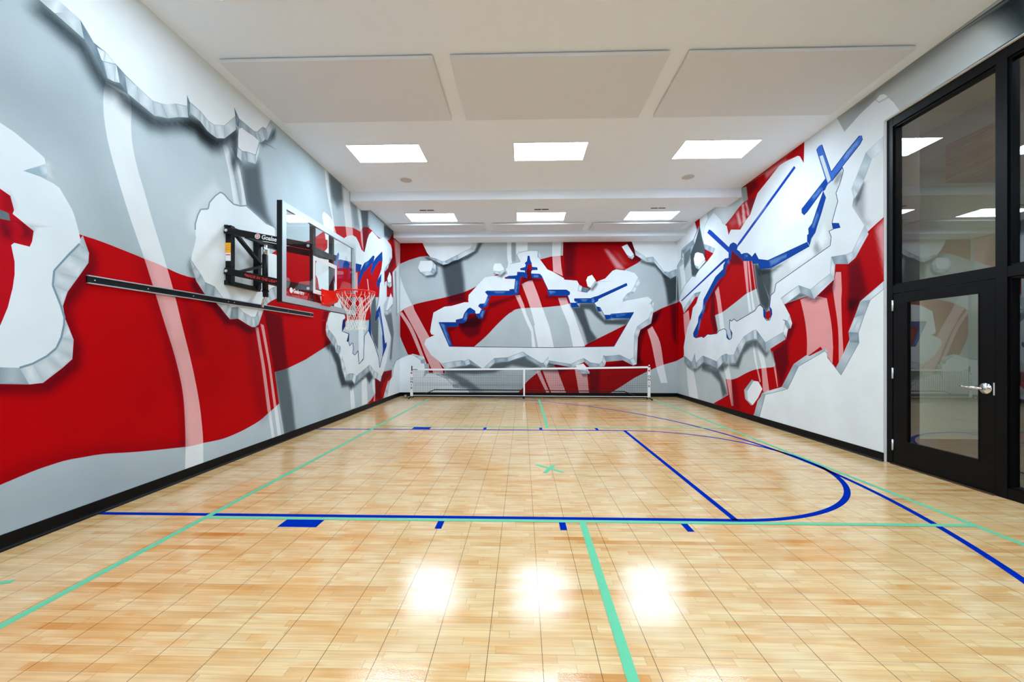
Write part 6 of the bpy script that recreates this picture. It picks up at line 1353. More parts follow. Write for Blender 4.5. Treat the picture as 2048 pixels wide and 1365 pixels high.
def paint(ops, rects, grid):
    """triangulate the wall rectangles along every painted edge; returns verts (u,v), tris, corner colours (srgb 0-255)"""
    lo = np.min([r[:2] for r in rects], 0); hi = np.max([r[2:] for r in rects], 0)
    V, E = [], []
    def add(P, close=True):
        k = len(V); V.extend(map(tuple, P)); n = len(P)
        E.extend([(k + i, k + (i + 1) % n) for i in range(n if close else n - 1)])
    for r in rects: add([(r[0], r[1]), (r[2], r[1]), (r[2], r[3]), (r[0], r[3])])
    for op in ops:
        if op[0] in 'FT':
            for q in op[2]: add(pts(q))
        elif op[0] == 'Q': add(pts(op[2]))
        elif op[4]: add(pts(op[4]))
    V = [(min(max(x, lo[0] - .5), hi[0] + .5), min(max(y, lo[1] - .5), hi[1] + .5)) for x, y in V]
    nx, ny = int((hi[0] - lo[0]) / grid), int((hi[1] - lo[1]) / grid)
    for i in range(1, nx):
        u = lo[0] + (hi[0] - lo[0]) * i / nx
        for j in range(1, ny):
            V.append((u + (.25 * grid if j % 2 else -.25 * grid), lo[1] + (hi[1] - lo[1]) * j / ny))
    vo, eo, fo, _, _, _ = delaunay_2d_cdt([Vector(p) for p in V], E, [], 0, 1e-6, False)
    P = np.array([tuple(p) for p in vo]); T = np.array([f for f in fo if len(f) == 3])
    c = P[T].mean(1)
    keep = np.zeros(len(T), bool)
    for r in rects: keep |= (c[:,0] > r[0]) & (c[:,0] < r[2]) & (c[:,1] > r[1]) & (c[:,1] < r[3])
    T = T[keep]; c = c[keep]
    cx, cy = c[:,0], c[:,1]; C = np.full((len(T), 3, 3), 225.0)
    def hit(poly):
        a, b = poly.min(0), poly.max(0); m = np.zeros(len(T), bool)
        idx = np.where((cx >= a[0]) & (cx <= b[0]) & (cy >= a[1]) & (cy <= b[1]))[0]
        if len(idx): m[idx] = inside(cx[idx], cy[idx], poly)
        return m
    def soft(poly, blur):
        w = np.zeros(len(P)); a, b = poly.min(0) - blur, poly.max(0) + blur
        i = np.where((P[:,0] > a[0]) & (P[:,0] < b[0]) & (P[:,1] > a[1]) & (P[:,1] < b[1]))[0]
        if len(i):
            d = edge_dist(P[i,0], P[i,1], poly); s = np.where(inside(P[i,0], P[i,1], poly), 1, -1)
            t = np.clip(.5 + s * d / (2 * blur), 0, 1); w[i] = t * t * (3 - 2 * t)
        return w
    for op in ops:
        k = op[0]
        if k in 'FT':
            m = hit(pts(op[2][0]))
            for h in op[2][1:]: m &= ~hit(pts(h))
            if k == 'F': C[m] = op[1]
            else:
                red = np.clip((C[m][..., :1] - C[m][..., 1:2] - 60) / 60, 0, 1)
                a = op[1] * (1 - .10 * red)
                C[m] = C[m] * (1 - a) + (np.array((230, 233, 235)) * (1 - red) + np.array((242, 226, 224)) * red) * a
        elif k == 'Q':
            q = pts(op[2]); m = hit(q)
            if not m.any(): continue
            a, b = (q[0] + q[3]) / 2, (q[1] + q[2]) / 2; d = b - a; L = (d ** 2).sum() + 1e-9
            t = np.clip(((P[T[m]] - a) @ d) / L, 0, 1)
            v = op[1] + .12 * (1 - np.abs(2 * t - 1) * 1.7)
            g = np.clip((v - .28) / .78, 0, 1)[..., None]
            C[m] = np.array((92, 112, 126)) * (1 - g) + np.array((230, 236, 239)) * g
        else:
            w = soft(pts(op[3]), op[2])[T] * op[1]
            if op[4]: w = w * hit(pts(op[4]))[:, None]
            w = w[..., None]
            if k == 'S':
                red = np.clip((C[..., :1] - C[..., 1:2] - 60) / 80, 0, 1)
                D = C * np.array((.15, .185, .21)) * (1 - red) + (C * .30 + np.array((8, 0, 16))) * red
                C = C * (1 - w) + D * w
            else: C = C * (1 - w) + np.array((232, 236, 238)) * w
    return P, T, C

def mural_wall(name, ops, rects, to3, normal, m, back, thick=.15, grid=.045):
    P, T, C = paint(ops, rects, grid)
    used = np.unique(T); remap = np.full(len(P), -1); remap[used] = np.arange(len(used))
    verts = [to3(u, v) for u, v in P[used]]; tris = remap[T]
    nrm = Vector(normal)
    a, b, c = (Vector(verts[i]) for i in tris[0])
    flip = (b - a).cross(c - a).dot(nrm) < 0
    if flip: tris = tris[:, ::-1]; C = C[:, ::-1]
    faces = [tuple(map(int, t)) for t in tris]; nf = len(faces)
    off = -nrm * thick                                   # the wall's own thickness, behind the paint
    for r in rects:
        k = len(verts); q = [Vector(to3(u, v)) for u, v in ((r[0], r[1]), (r[2], r[1]), (r[2], r[3]), (r[0], r[3]))]
        verts += [tuple(p - nrm * .0005) for p in q] + [tuple(p + off) for p in q]
        faces += [(k+4, k+5, k+6, k+7)] + [(k+i, k+(i+1) % 4, k+4+(i+1) % 4, k+4+i) for i in range(4)]
    me = bpy.data.meshes.new(name); me.from_pydata(verts, [], faces)
    me.materials.append(m); me.materials.append(back)
    ca = me.color_attributes.new('Paint', 'FLOAT_COLOR', 'CORNER')
    arr = np.ones((len(me.loops), 4)); arr[:nf * 3, :3] = np.clip(lin(C.reshape(-1, 3)), 0, 1)
    ca.data.foreach_set('color', arr.astype(np.float32).ravel())
    for p in me.polygons[nf:]: p.material_index = 1
    o = bpy.data.objects.new(name, me); COLL.objects.link(o)
    return struct(o)

# ---------------------------------------------------------------- materials
def mural_material():
    m = bpy.data.materials.new('mural_paint'); m.use_nodes = True; nt = m.node_tree; b = nt.nodes['Principled BSDF']
    at = nt.nodes.new('ShaderNodeAttribute'); at.attribute_name = 'Paint'
    tc = nt.nodes.new('ShaderNodeTexCoord'); nz = nt.nodes.new('ShaderNodeTexNoise'); nz.inputs['Scale'].default_value = 90; nz.inputs['Detail'].default_value = 4
    nt.links.new(tc.outputs['Object'], nz.inputs['Vector'])
    n2 = nt.nodes.new('ShaderNodeTexNoise'); n2.inputs['Scale'].default_value = 1.6; n2.inputs['Detail'].default_value = 4
    nt.links.new(tc.outputs['Object'], n2.inputs['Vector'])
    mr = nt.nodes.new('ShaderNodeMapRange'); mr.inputs[1].default_value = .3; mr.inputs[2].default_value = .7; mr.inputs[3].default_value = .93; mr.inputs[4].default_value = 1.04
    nt.links.new(n2.outputs['Fac'], mr.inputs[0])
    mu = nt.nodes.new('ShaderNodeMix'); mu.data_type = 'RGBA'; mu.blend_type = 'MULTIPLY'; mu.inputs[0].default_value = 1
    nt.links.new(at.outputs['Color'], mu.inputs[6]); nt.links.new(mr.outputs[0], mu.inputs[7]); nt.links.new(mu.outputs[2], b.inputs['Base Color'])
    bp = nt.nodes.new('ShaderNodeBump'); bp.inputs['Strength'].default_value = .08; bp.inputs['Distance'].default_value = .001
    nt.links.new(nz.outputs['Fac'], bp.inputs['Height']); nt.links.new(bp.outputs['Normal'], b.inputs['Normal'])
    b.inputs['Roughness'].default_value = .6; b.inputs['Specular IOR Level'].default_value = .05
    return m

def floor_material():
    m = bpy.data.materials.new('court_tile_wood'); m.use_nodes = True; nt = m.node_tree; L = nt.links; b = nt.nodes['Principled BSDF']
    N = nt.nodes.new
    def M(op, a, c=None, d=None):
        n = N('ShaderNodeMath'); n.operation = op
        for i, v in enumerate((a, c, d)):
            if v is None: continue
            if isinstance(v, (int, float)): n.inputs[i].default_value = v
            else: L.new(v, n.inputs[i])
        return n.outputs[0]
    def wn(a, c=0., w=0.):
        cb = N('ShaderNodeCombineXYZ')
        for i, v in enumerate((a, c, w)):
            if isinstance(v, (int, float)): cb.inputs[i].default_value = v
            else: L.new(v, cb.inputs[i])
        n = N('ShaderNodeTexWhiteNoise'); n.noise_dimensions = '3D'; L.new(cb.outputs[0], n.inputs[0]); return n.outputs['Value']
    g = N('ShaderNodeNewGeometry'); s = N('ShaderNodeSeparateXYZ'); L.new(g.outputs['Position'], s.inputs[0]); X, Y = s.outputs[0], s.outputs[1]
    ty = M('DIVIDE', M('SUBTRACT', Y, .08), .05)
    row = M('FLOOR', ty)
    off = M('MULTIPLY', wn(row, 3.), 9.)
    ln = M('ADD', M('MULTIPLY', wn(row, 8.), .22), .34)
    tx = M('ADD', M('DIVIDE', X, ln), off)
    idx = M('FLOOR', tx)
    v = wn(row, idx, 1.); v2 = wn(row, idx, 5.)
    rp = N('ShaderNodeValToRGB'); cr = rp.color_ramp; cr.interpolation = 'LINEAR'
    stops = [(0., (192,124,56)), (.22, (206,146,80)), (.38, (216,168,108)), (.52, (222,181,126)), (.68, (227,194,144)), (.84, (220,176,122)), (1., (234,208,166))]
    cr.elements[0].position = stops[0][0]; cr.elements[1].position = stops[-1][0]
    cr.elements[0].color = (*lin(stops[0][1]), 1); cr.elements[1].color = (*lin(stops[-1][1]), 1)
    for p, c in stops[1:-1]: e = cr.elements.new(p); e.color = (*lin(c), 1)
    # colour drifts along each row, with a small step at the board ends
    cb0 = N('ShaderNodeCombineXYZ'); L.new(M('ADD', M('MULTIPLY', X, 2.0), off), cb0.inputs[0]); L.new(M('MULTIPLY', row, 7.31), cb0.inputs[1])
    nz0 = N('ShaderNodeTexNoise'); nz0.inputs['Scale'].default_value = 1.; nz0.inputs['Detail'].default_value = 2.; L.new(cb0.outputs[0], nz0.inputs['Vector'])
    drift = M('ADD', M('MULTIPLY', M('SUBTRACT', nz0.outputs['Fac'], .5), 1.15), M('ADD', M('MULTIPLY', M('SUBTRACT', wn(row, 17.), .5), .28), M('ADD', M('MULTIPLY', M('SUBTRACT', v, .5), .26), .57)))
    L.new(drift, rp.inputs[0])
    # grain along the boards
    cb = N('ShaderNodeCombineXYZ'); L.new(M('MULTIPLY', X, 2.2), cb.inputs[0]); L.new(M('MULTIPLY', Y, 70.), cb.inputs[1]); L.new(M('MULTIPLY', v2, 40.), cb.inputs[2])
    nz = N('ShaderNodeTexNoise'); nz.inputs['Scale'].default_value = 1.; nz.inputs['Detail'].default_value = 5; nz.inputs['Distortion'].default_value = .5; L.new(cb.outputs[0], nz.inputs['Vector'])
    gr = N('ShaderNodeMapRange'); gr.inputs[1].default_value = .32; gr.inputs[2].default_value = .68; gr.inputs[3].default_value = .79; gr.inputs[4].default_value = .98; L.new(nz.outputs['Fac'], gr.inputs[0])
    m1 = N('ShaderNodeMix'); m1.data_type = 'RGBA'; m1.blend_type = 'MULTIPLY'; m1.inputs[0].default_value = 1.; L.new(rp.outputs[0], m1.inputs[6]); L.new(gr.outputs[0], m1.inputs[7])
    # warm blotches
    cb2 = N('ShaderNodeCombineXYZ'); L.new(M('MULTIPLY', X, 3.), cb2.inputs[0]); L.new(M('MULTIPLY', Y, 18.), cb2.inputs[1]); L.new(v2, cb2.inputs[2])
    nz2 = N('ShaderNodeTexNoise'); nz2.inputs['Scale'].default_value = 1.; nz2.inputs['Detail'].default_value = 3; L.new(cb2.outputs[0], nz2.inputs['Vector'])
    wr = N('ShaderNodeMapRange'); wr.inputs[1].default_value = .56; wr.inputs[2].default_value = .78; wr.inputs[3].default_value = 0.; wr.inputs[4].default_value = .75; L.new(nz2.outputs['Fac'], wr.inputs[0])
    m2 = N('ShaderNodeMix'); m2.data_type = 'RGBA'; L.new(wr.outputs[0], m2.inputs[0]); L.new(m1.outputs[2], m2.inputs[6]); m2.inputs[7].default_value = (*lin((206,138,58)), 1)
    # seams
    def line(t, half):
        f = M('FRACT', t); d = M('MINIMUM', f, M('SUBTRACT', 1., f)); return M('LESS_THAN', d, half)
    sx = line(M('DIVIDE', M('SUBTRACT', X, .09), .25), .0058)
    sy = line(M('DIVIDE', M('SUBTRACT', Y, .08), .25), .004)
    br = line(ty, .012)
    be = line(tx, .004)
    dk = M('MAXIMUM', M('MULTIPLY', sx, .92), M('MAXIMUM', M('MULTIPLY', sy, .55), M('MAXIMUM', M('MULTIPLY', br, .26), M('MULTIPLY', be, .25))))
    m3 = N('ShaderNodeMix'); m3.data_type = 'RGBA'; L.new(dk, m3.inputs[0]); L.new(m2.outputs[2], m3.inputs[6]); m3.inputs[7].default_value = (*lin((70,40,18)), 1)
    L.new(m3.outputs[2], b.inputs['Base Color'])
    # moulded dimple texture of the tile surface + slightly cupped tiles
    vo = N('ShaderNodeTexVoronoi'); vo.inputs['Scale'].default_value = 210.; L.new(g.outputs['Position'], vo.inputs['Vector'])
    fx = M('SUBTRACT', M('FRACT', M('DIVIDE', M('SUBTRACT', X, .09), .25)), .5); fy = M('SUBTRACT', M('FRACT', M('DIVIDE', M('SUBTRACT', Y, .08), .25)), .5)
    cup = M('ADD', M('MULTIPLY', fx, fx), M('MULTIPLY', fy, fy))
    b1 = N('ShaderNodeBump'); b1.inputs['Strength'].default_value = .13; b1.inputs['Distance'].default_value = .0012; L.new(vo.outputs['Distance'], b1.inputs['Height'])
    b2 = N('ShaderNodeBump'); b2.inputs['Strength'].default_value = .16; b2.inputs['Distance'].default_value = .004; L.new(cup, b2.inputs['Height']); L.new(b1.outputs[0], b2.inputs['Normal'])
    L.new(b2.outputs[0], b.inputs['Normal'])
    b.inputs['Roughness'].default_value = .105; b.inputs['IOR'].default_value = 1.62; b.inputs['Specular IOR Level'].default_value = .5
    return m

MURALM = mural_material(); FLOORM = floor_material()
PLAIN = mat('white_wall_paint', (222,226,228), .6, noise=.015)
CEILM = mat('ceiling_paint', (236,244,255), .8, spec=.1, noise=.01, nscale=6)
PANELM = mat('acoustic_fabric', (221,224,231), .95, spec=.05, noise=.03, nscale=400, bump=.1)
PEDGE = mat('panel_edge', (225,225,225), .9, spec=.05, noise=.01)
RUBBER = mat('black_rubber_base', (4,3,3), .45, spec=.15, noise=.2, nscale=60)
BLACK = mat('black_powder_coat', (8,9,11), .45, spec=.25, noise=.25, nscale=160, bump=.05)
FRAMEM = mat('black_aluminium', (3,3,4), .42, spec=.16, noise=.2, nscale=40)
ALU = mat('brushed_aluminium', (200,210,216), .35, .75, noise=.06, nscale=120)
CHROME = mat('chrome', (215,218,222), .12, 1., noise=.02)
BOLT = mat('zinc_bolt', (220,224,228), .3, .7, noise=.05)
WHITE = mat('white_enamel', (232,234,235), .4, noise=.02)
REDP = mat('red_orange_enamel', (236,20,2), .35, spec=.2, noise=.05, nscale=80)
CORD = mat('white_net_cord', (236,234,228), .8, noise=.06, nscale=300)
MESHC = mat('black_net_cord', (14,15,16), .8, noise=.1, nscale=300)
TAPEW = mat('white_net_tape', (232,234,236), .7, noise=.03, nscale=120)
BLUEL = mat('blue_court_paint', (2,38,146), .7, spec=.0, noise=.12, nscale=3)
MINT = mat('mint_tape', (100,182,142), .7, spec=.05, noise=.05, nscale=20)
YEL = mat('orange_sticker', (250,170,10), .5, noise=.05, nscale=90)
STW = mat('white_sticker', (232,228,232), .5, noise=.03)
REDT = mat('red_lettering', (214,34,30), .5, noise=.03)
INK = mat('black_ink', (16,16,18), .6, noise=.05)
LAMP = mat('led_diffuser', (250,250,250), .6, noise=.0, emit=(214,238,255), strength=28)
LAMPD = mat('led_diffuser_dimmed', (250,250,250), .6, noise=.0, emit=(214,238,255), strength=17)
LAMPB = mat('led_diffuser_bright', (250,250,250), .6, noise=.0, emit=(214,238,255), strength=47)
FILLW = mat('hall_warm_diffuser', (250,250,250), .6, noise=.0, emit=(255,238,212), strength=18)
FILLH = mat('hall_led_diffuser', (250,250,250), .6, noise=.0, emit=(255,246,232), strength=60)
SPKM = mat('speaker_grille', (196,189,184), .8, noise=.08, nscale=500, bump=.2)
SLOT = mat('dark_slot', (70,66,62), .8, noise=.1)
GLASS = glass('window_glass', (.90,.94,.92), 2.35)
BGLASS = glass('backboard_glass', (.95,.98,.98), 1.6)
HALLW = mat('hall_plaster', (172,186,178), .7, noise=.02, nscale=4)
HALLD = mat('hall_dark_panel', (52,48,47), .6, noise=.1, nscale=5)
HALLC = mat('hall_ceiling_paint', (190,178,150), .8, noise=.02)
HALLB = mat('hall_bulkhead_paint', (160,160,168), .8, noise=.02)
def wood_material():
    m = mat('walnut_veneer', (112,82,52), .5, noise=.1); nt = m.node_tree; b = nt.nodes['Principled BSDF']
    tc = nt.nodes.new('ShaderNodeTexCoord'); mp = nt.nodes.new('ShaderNodeMapping'); mp.inputs['Scale'].default_value = (6, 1.2, 40)
    nz = nt.nodes.new('ShaderNodeTexNoise'); nz.inputs['Scale'].default_value = 1.5; nz.inputs['Detail'].default_value = 6
    rp = nt.nodes.new('ShaderNodeValToRGB'); rp.color_ramp.elements[0].position = .35; rp.color_ramp.elements[1].position = .68
    rp.color_ramp.elements[0].color = (*lin((92,66,42)), 1); rp.color_ramp.elements[1].color = (*lin((134,102,68)), 1)
    nt.links.new(tc.outputs['Object'], mp.inputs[0]); nt.links.new(mp.outputs[0], nz.inputs['Vector']); nt.links.new(nz.outputs['Fac'], rp.inputs[0]); nt.links.new(rp.outputs[0], b.inputs['Base Color'])
    return m
WOODM = wood_material()

# ---------------------------------------------------------------- shell
OY0, OY1, OZ = 0.55, 5.067, 4.215                # glazed opening in the right wall
mural_wall('wall_left', MURAL['L'], [(YF, 0, YB, ZC)], lambda u, v: (XL, u, v), (1,0,0), MURALM, PLAIN)
mural_wall('wall_back', MURAL['B'], [(XL, 0, XR, ZC)], lambda u, v: (u, YB, v), (0,-1,0), MURALM, PLAIN)
mural_wall('wall_right', MURAL['R'], [(OY1, 0, YB, ZC), (OY0, OZ, OY1, ZC), (YF, 0, OY0, ZC)], lambda u, v: (XR, u, v), (-1,0,0), MURALM, PLAIN)
bm = new(); box(bm, XL, XR, YF - .15, YF, 0, ZC); struct(obj('wall_front', bm, PLAIN))
bm = new(); box(bm, XL - .15, XR + .15, YF - .15, YB + .15, -.12, 0); FLOOR = struct(obj('floor', bm, FLOORM))
bm = new(); box(bm, XL - .15, XR + .15, YF - .15, YB + .15, ZC, ZC + .15); struct(obj('ceiling', bm, CEILM))
bm = new(); box(bm, XL, XR, 8.29, 8.87, 4.495, ZC); struct(obj('trim_1', bm, CEILM))
bm = new(); box(bm, XL, XR, 11.10, YB, 4.505, ZC); struct(obj('trim_2', bm, CEILM))

def baseboard(name, P, n):
    """rubber cove base: flat face with a rounded toe; P two floor points along the wall, n into the room"""
    prof = [(0,.108),(.006,.108),(.008,.1),(.008,.03),(.012,.016),(.022,.006),(.034,.0),(0,0)]
    bm = new(); rows = []
    for p in P: rows.append([bm.verts.new((p[0] + n[0] * d, p[1] + n[1] * d, z)) for d, z in prof])
    k = len(prof)
    for i in range(k): bm.faces.new((rows[0][i], rows[0][(i + 1) % k], rows[1][(i + 1) % k], rows[1][i]))
    bm.faces.new(rows[0]); bm.faces.new(rows[1][::-1])
    return struct(obj(name, bm, RUBBER))
baseboard('baseboard_left', [(XL, YF), (XL, YB)], (1,0))
baseboard('baseboard_back', [(XL, YB), (XR, YB)], (0,-1))
baseboard('baseboard_right', [(XR, OY1), (XR, YB)], (-1,0))
baseboard('baseboard_front', [(XR, YF), (XR, OY0)], (-1,0))

# ---------------------------------------------------------------- painted court lines (parts of the floor)
def floor_part(name, poly, label=None):
    bm = new(); prism(bm, poly, 0.0002, .0008); return part(name, bm, BLUEL, FLOOR, label=label)
def rect(x0, x1, y0, y1): return [(x0,y0),(x1,y0),(x1,y1),(x0,y1)]
def arc_band(cx, cy, r, w, a0, a1, n=72):
    o = [(cx + (r + w/2) * math.cos(a0 + (a1-a0)*i/n), cy + (r + w/2) * math.sin(a0 + (a1-a0)*i/n)) for i in range(n+1)]
    q = [(cx + (r - w/2) * math.cos(a0 + (a1-a0)*i/n), cy + (r - w/2) * math.sin(a0 + (a1-a0)*i/n)) for i in range(n+1)]
    bm = new()
    ring = []
    for z in (.0002, .0008): ring.append(([bm.verts.new((x,y,z)) for x,y in o], [bm.verts.new((x,y,z)) for x,y in q]))
    for i in range(n):
        (o0,q0),(o1,q1) = ring
        bm.faces.new((o1[i],o1[i+1],q1[i+1],q1[i])); bm.faces.new((o0[i],q0[i],q0[i+1],o0[i+1]))
        bm.faces.new((o0[i],o0[i+1],o1[i+1],o1[i])); bm.faces.new((q0[i],q1[i],q1[i+1],q0[i+1]))
    return bm
LN0, LN1, FT = 3.303, 6.862, 1.735
floor_part('lane_line', rect(XL + .035, FT + .03, LN0 - .026, LN0 + .026), 'blue painted lane line')
floor_part('lane_line', rect(XL + .035, FT + .03, LN1 - .026, LN1 + .026), 'blue painted lane line')
floor_part('free_throw_line', rect(FT - .026, FT + .026, LN0, LN1), 'blue painted free throw line')
part('free_throw_arc', arc_band(FT + .03, (LN0 + LN1)/2, (LN1 - LN0)/2, .052, -math.pi/2, math.pi/2), BLUEL, FLOOR, label='blue painted half circle')
part('three_point_arc', arc_band(-3.2375, 5.009, 6.745, .052, -math.pi*.47, math.pi*.468, 140), BLUEL, FLOOR, label='wide blue painted arc')
for y0, y1 in ((LN0 - .215, LN0 - .068), (LN1 + .04, LN1 + .2)):
    floor_part('lane_block', rect(-1.925, -1.615, y0, y1), 'blue painted block')
    for x in (-.657, .318, 1.288): floor_part('lane_mark', rect(x - .026, x + .026, y0, y1), 'blue painted mark')

# ---------------------------------------------------------------- mint tape
def tape(poly, label, z=.0009):
    bm = new(); prism(bm, poly, z, z + .0006)
    return tag(obj('tape_strip', bm, MINT, loc=(sum(p[0] for p in poly)/len(poly), sum(p[1] for p in poly)/len(poly), z)), label, 'tape', 'mint tape strips on the floor')
def strip(a, b, w):
    d = Vector((b[0]-a[0], b[1]-a[1])).normalized(); n = Vector((-d.y, d.x)) * w / 2
    return [(a[0]+n.x,a[1]+n.y),(b[0]+n.x,b[1]+n.y),(b[0]-n.x,b[1]-n.y),(a[0]-n.x,a[1]-n.y)]
tape(strip((-2.635,-1.5),(-2.60,10.95),.05), 'long mint tape strip running along the floor by the left wall')
tape(strip((3.556,-1.5),(3.60,11.1),.05), 'long mint tape strip running along the floor by the glass door')
tape(strip((-2.62,3.243),(3.56,3.250),.045), 'mint tape strip edging the nearer blue lane line across the floor', .0016)
tape(strip((-2.6,7.10),(3.56,7.12),.045), 'faint mint tape strip beyond the farther blue lane line', .0016)
tape(strip((.430,-1.5),(.482,3.23),.052), 'mint centre tape strip running from the foreground to the near lane line', .0023)
tape(strip((.444,7.13),(.452,10.95),.052), 'mint centre tape strip running to the net at the back', .0023)
tape(strip((.16,4.83),(.46,4.53),.045), 'mint tape strip of the small floor cross, leaning left', .0009)
tape(strip((.25,4.50),(.37,4.80),.05), 'mint tape strip of the small floor cross, leaning right', .0016)
tape(strip((-3.3,2.215),(-3.06,2.325),.04), 'short mint tape scrap on the floor by the left wall')

# ---------------------------------------------------------------- ceiling fittings
LX = (-2.262, .453, 3.168)
def make_light(loc, label, LM=LAMP, w=1.175, d=.59):
    t = thing('ceiling_light', label, 'ceiling light', loc, 'recessed ceiling lights')
    x, y, z = loc; bm = new()
    for a in ((x-w/2-.016, x-w/2, y-d/2-.016, y+d/2+.016),(x+w/2, x+w/2+.016, y-d/2-.016, y+d/2+.016),(x-w/2, x+w/2, y-d/2-.016, y-d/2),(x-w/2, x+w/2, y+d/2, y+d/2+.016)):
        box(bm, *a, z - .006, z)
    part('frame', bm, WHITE, t)
    bm = new(); box(bm, x-w/2, x+w/2, y-d/2, y+d/2, z - .004, z); part('diffuser', bm, LM, t, label='glowing white diffuser')
    return t
L0 = make_light((LX[0], 6.68, ZC), 'bright ceiling light in front of the beam, leftmost of its row')
DIM = [c for c in L0.children if c.name.startswith('diffuser')][0].data.copy(); DIM.materials[0] = LAMPD; BRI = DIM.copy(); BRI.materials[0] = LAMPB
nm = ('leftmost', 'middle one', 'rightmost')
for yy, where in ((6.68, 'bright ceiling light in front of the beam, %s of its row'), (9.96, 'bright ceiling light behind the beam, %s of its row'), (3.39, 'ceiling light directly above the near lane line, %s of its row'), (.14, 'ceiling light above the camera end of the room, %s of its row')):
    for i, x in enumerate(LX):
        if yy == 6.68 and i == 0: continue
        t = dup(L0, (x, yy, ZC), where % nm[i])
        if yy < 4:                                    # row strengths set apart to even out the room light
            df = [c for c in t.children if c.name.startswith('diffuser')][0]; df.data = DIM if yy > 1 else BRI
def make_panel(loc, label):
    t = thing('acoustic_panel', label, 'acoustic panel', loc, 'acoustic panels on the ceiling')
    x, y, z = loc; bm = new(); box(bm, x-1.21, x+1.21, y-.61, y+.61, z-.05, z-.012); bevelled(bm, .003, 2); bm.normal_update()
    for f in bm.faces:
        f.material_index = 1 if abs(f.normal.z) < .5 else 0
    part('face', bm, [PANELM, PEDGE], t)
    bm = new()
    for a in ((x-1.1, x+1.1, y-.55, y-.50), (x-1.1, x+1.1, y+.50, y+.55), (x-1.1, x-1.05, y-.5, y+.5), (x+1.05, x+1.1, y-.5, y+.5)): box(bm, *a, z-.012, z)
    part('mounting_frame', bm, SLOT, t)
    return t
PX = (-2.215, .41, 3.04)
P0 = make_panel((PX[0], 5.04, ZC), 'beige acoustic ceiling panel nearest the viewer, leftmost of three')
for i in (1, 2): dup(P0, (PX[i], 5.04, ZC), 'beige acoustic ceiling panel nearest the viewer, ' + ('middle of three', 'rightmost of three')[i-1])
P1 = [dup(P0, (PX[i], 10.46 + .61 - .04, ZC), 'beige acoustic ceiling panel against the rear beam, ' + ('leftmost', 'middle', 'rightmost')[i] + ' of three') for i in range(3)]
for p in P1: p.scale.y = .5; p.location.y = 10.42 + .305
def make_speaker(loc, label):
    t = thing('ceiling_speaker', label, 'ceiling speaker', loc, 'round ceiling speakers'); bm = new()
    disc(bm, (loc[0], loc[1], ZC - .006), .112, .006, (0,0,1), 40); part('grille', bm, SPKM, t)
    bm = new(); tube(bm, [(loc[0] + .118*math.cos(a*math.pi/20), loc[1] + .118*math.sin(a*math.pi/20), ZC - .004) for a in range(40)], .005, 6, closed=True); part('rim', bm, CEILM, t)
    return t
S0 = make_speaker((-2.266, 7.73, ZC), 'round ceiling speaker behind the left ceiling light')
dup(S0, (3.162, 7.73, ZC), 'round ceiling speaker behind the right ceiling light')
def make_vent(loc, label):
    t = thing('air_vent', label, 'air vent', loc, 'slot air vents on the ceiling'); x, y, z = loc
    bm = new(); box(bm, x-.18, x+.18, y-.055, y+.055, z-.002, z); part('plate', bm, CEILM, t)
    for s in (-1, 1):
        bm = new(); box(bm, x+s*.088-.08, x+s*.088+.08, y-.035, y+.035, z-.003, z-.0005); part('slot', bm, SLOT, t, label='dark slot')
    return t
V0 = make_vent((-2.271, 9.436, ZC), 'small slot air vent before the left rear ceiling light')
dup(V0, (.448, 9.443, ZC), 'small slot air vent before the middle rear ceiling light'); dup(V0, (3.168, 9.425, ZC), 'small slot air vent before the right rear ceiling light')

# ---------------------------------------------------------------- wall rail
rz0, rz1, ry0, ry1 = 1.938, 2.010, 3.214, 6.774
t = thing('wall_rail', 'long black and silver rail screwed to the left wall under the hoop', 'rail', (XL, ry0, rz0))
bm = new(); box(bm, XL, XL+.012, ry0, ry1, rz0 + .008, rz1 - .008); part('channel', bm, BLACK, t)
for z0, z1 in ((rz0, rz0 + .010), (rz1 - .010, rz1)):
    bm = new(); box(bm, XL, XL+.022, ry0, ry1, z0, z1); bevelled(bm, .002, 1); part('lip', bm, ALU, t, label='silver lip')
for y in (3.27, 3.75, 4.28, 4.80, 4.90, 5.45, 6.05, 6.70):
    bm = new(); disc(bm, (XL+.012, y, (rz0+rz1)/2), .006, .003, (1,0,0), 12); part('screw', bm, BOLT, t)

# ---------------------------------------------------------------- basketball hoop
BX, BY, BY0, BY1, BZ0, BZ1 = -2.515, 5.05, 4.13, 5.97, 1.895, 2.955
hp = thing('basketball_hoop', 'wall mounted basketball hoop with a clear glass backboard on the left wall', 'basketball hoop', (XL, BY, 2.2))
NY, FY = 4.80, 5.30
for y in (NY, FY):
    bm = new(); box(bm, XL, XL + .07, y - .035, y + .035, 2.20, 2.90); bevelled(bm, .004, 1)
    for k in range(6): disc(bm, (XL + .0705, y, 2.30 + k * .1), .006, .002, (1,0,0), 8)
    po = part('wall_post', bm, BLACK, hp)
    if y == NY:
        for z0, z1, mm, nme in ((2.565, 2.685, YEL, 'warning_sticker'), (2.465, 2.563, STW, 'instruction_sticker')):
            bm = new(); box(bm, XL + .003, XL + .067, y - .0362, y - .035, z0, z1); part(nme, bm, mm, po, label='orange sticker' if mm is YEL else 'white sticker')
            if mm is STW:
                bm = new(); box(bm, XL + .008, XL + .062, y - .0368, y - .0362, z1 - .03, z1 - .018); part('sticker_stripe', bm, REDT, po)
            else:
                bm = new()
                for q in range(4): box(bm, XL + .01, XL + .06, y - .0366, y - .0362, z1 - .018 - q * .022, z1 - .014 - q * .022)
                part('sticker_line', bm, mat('sticker_print', (190,120,10), .5), po)
for z, hh in ((2.20, .028), (2.885, .014)):
    bm = new(); box(bm, XL, XL + .045, NY - .06, FY + .06, z - hh, z + hh); bevelled(bm, .004, 1); part('wall_beam', bm, BLACK, hp)
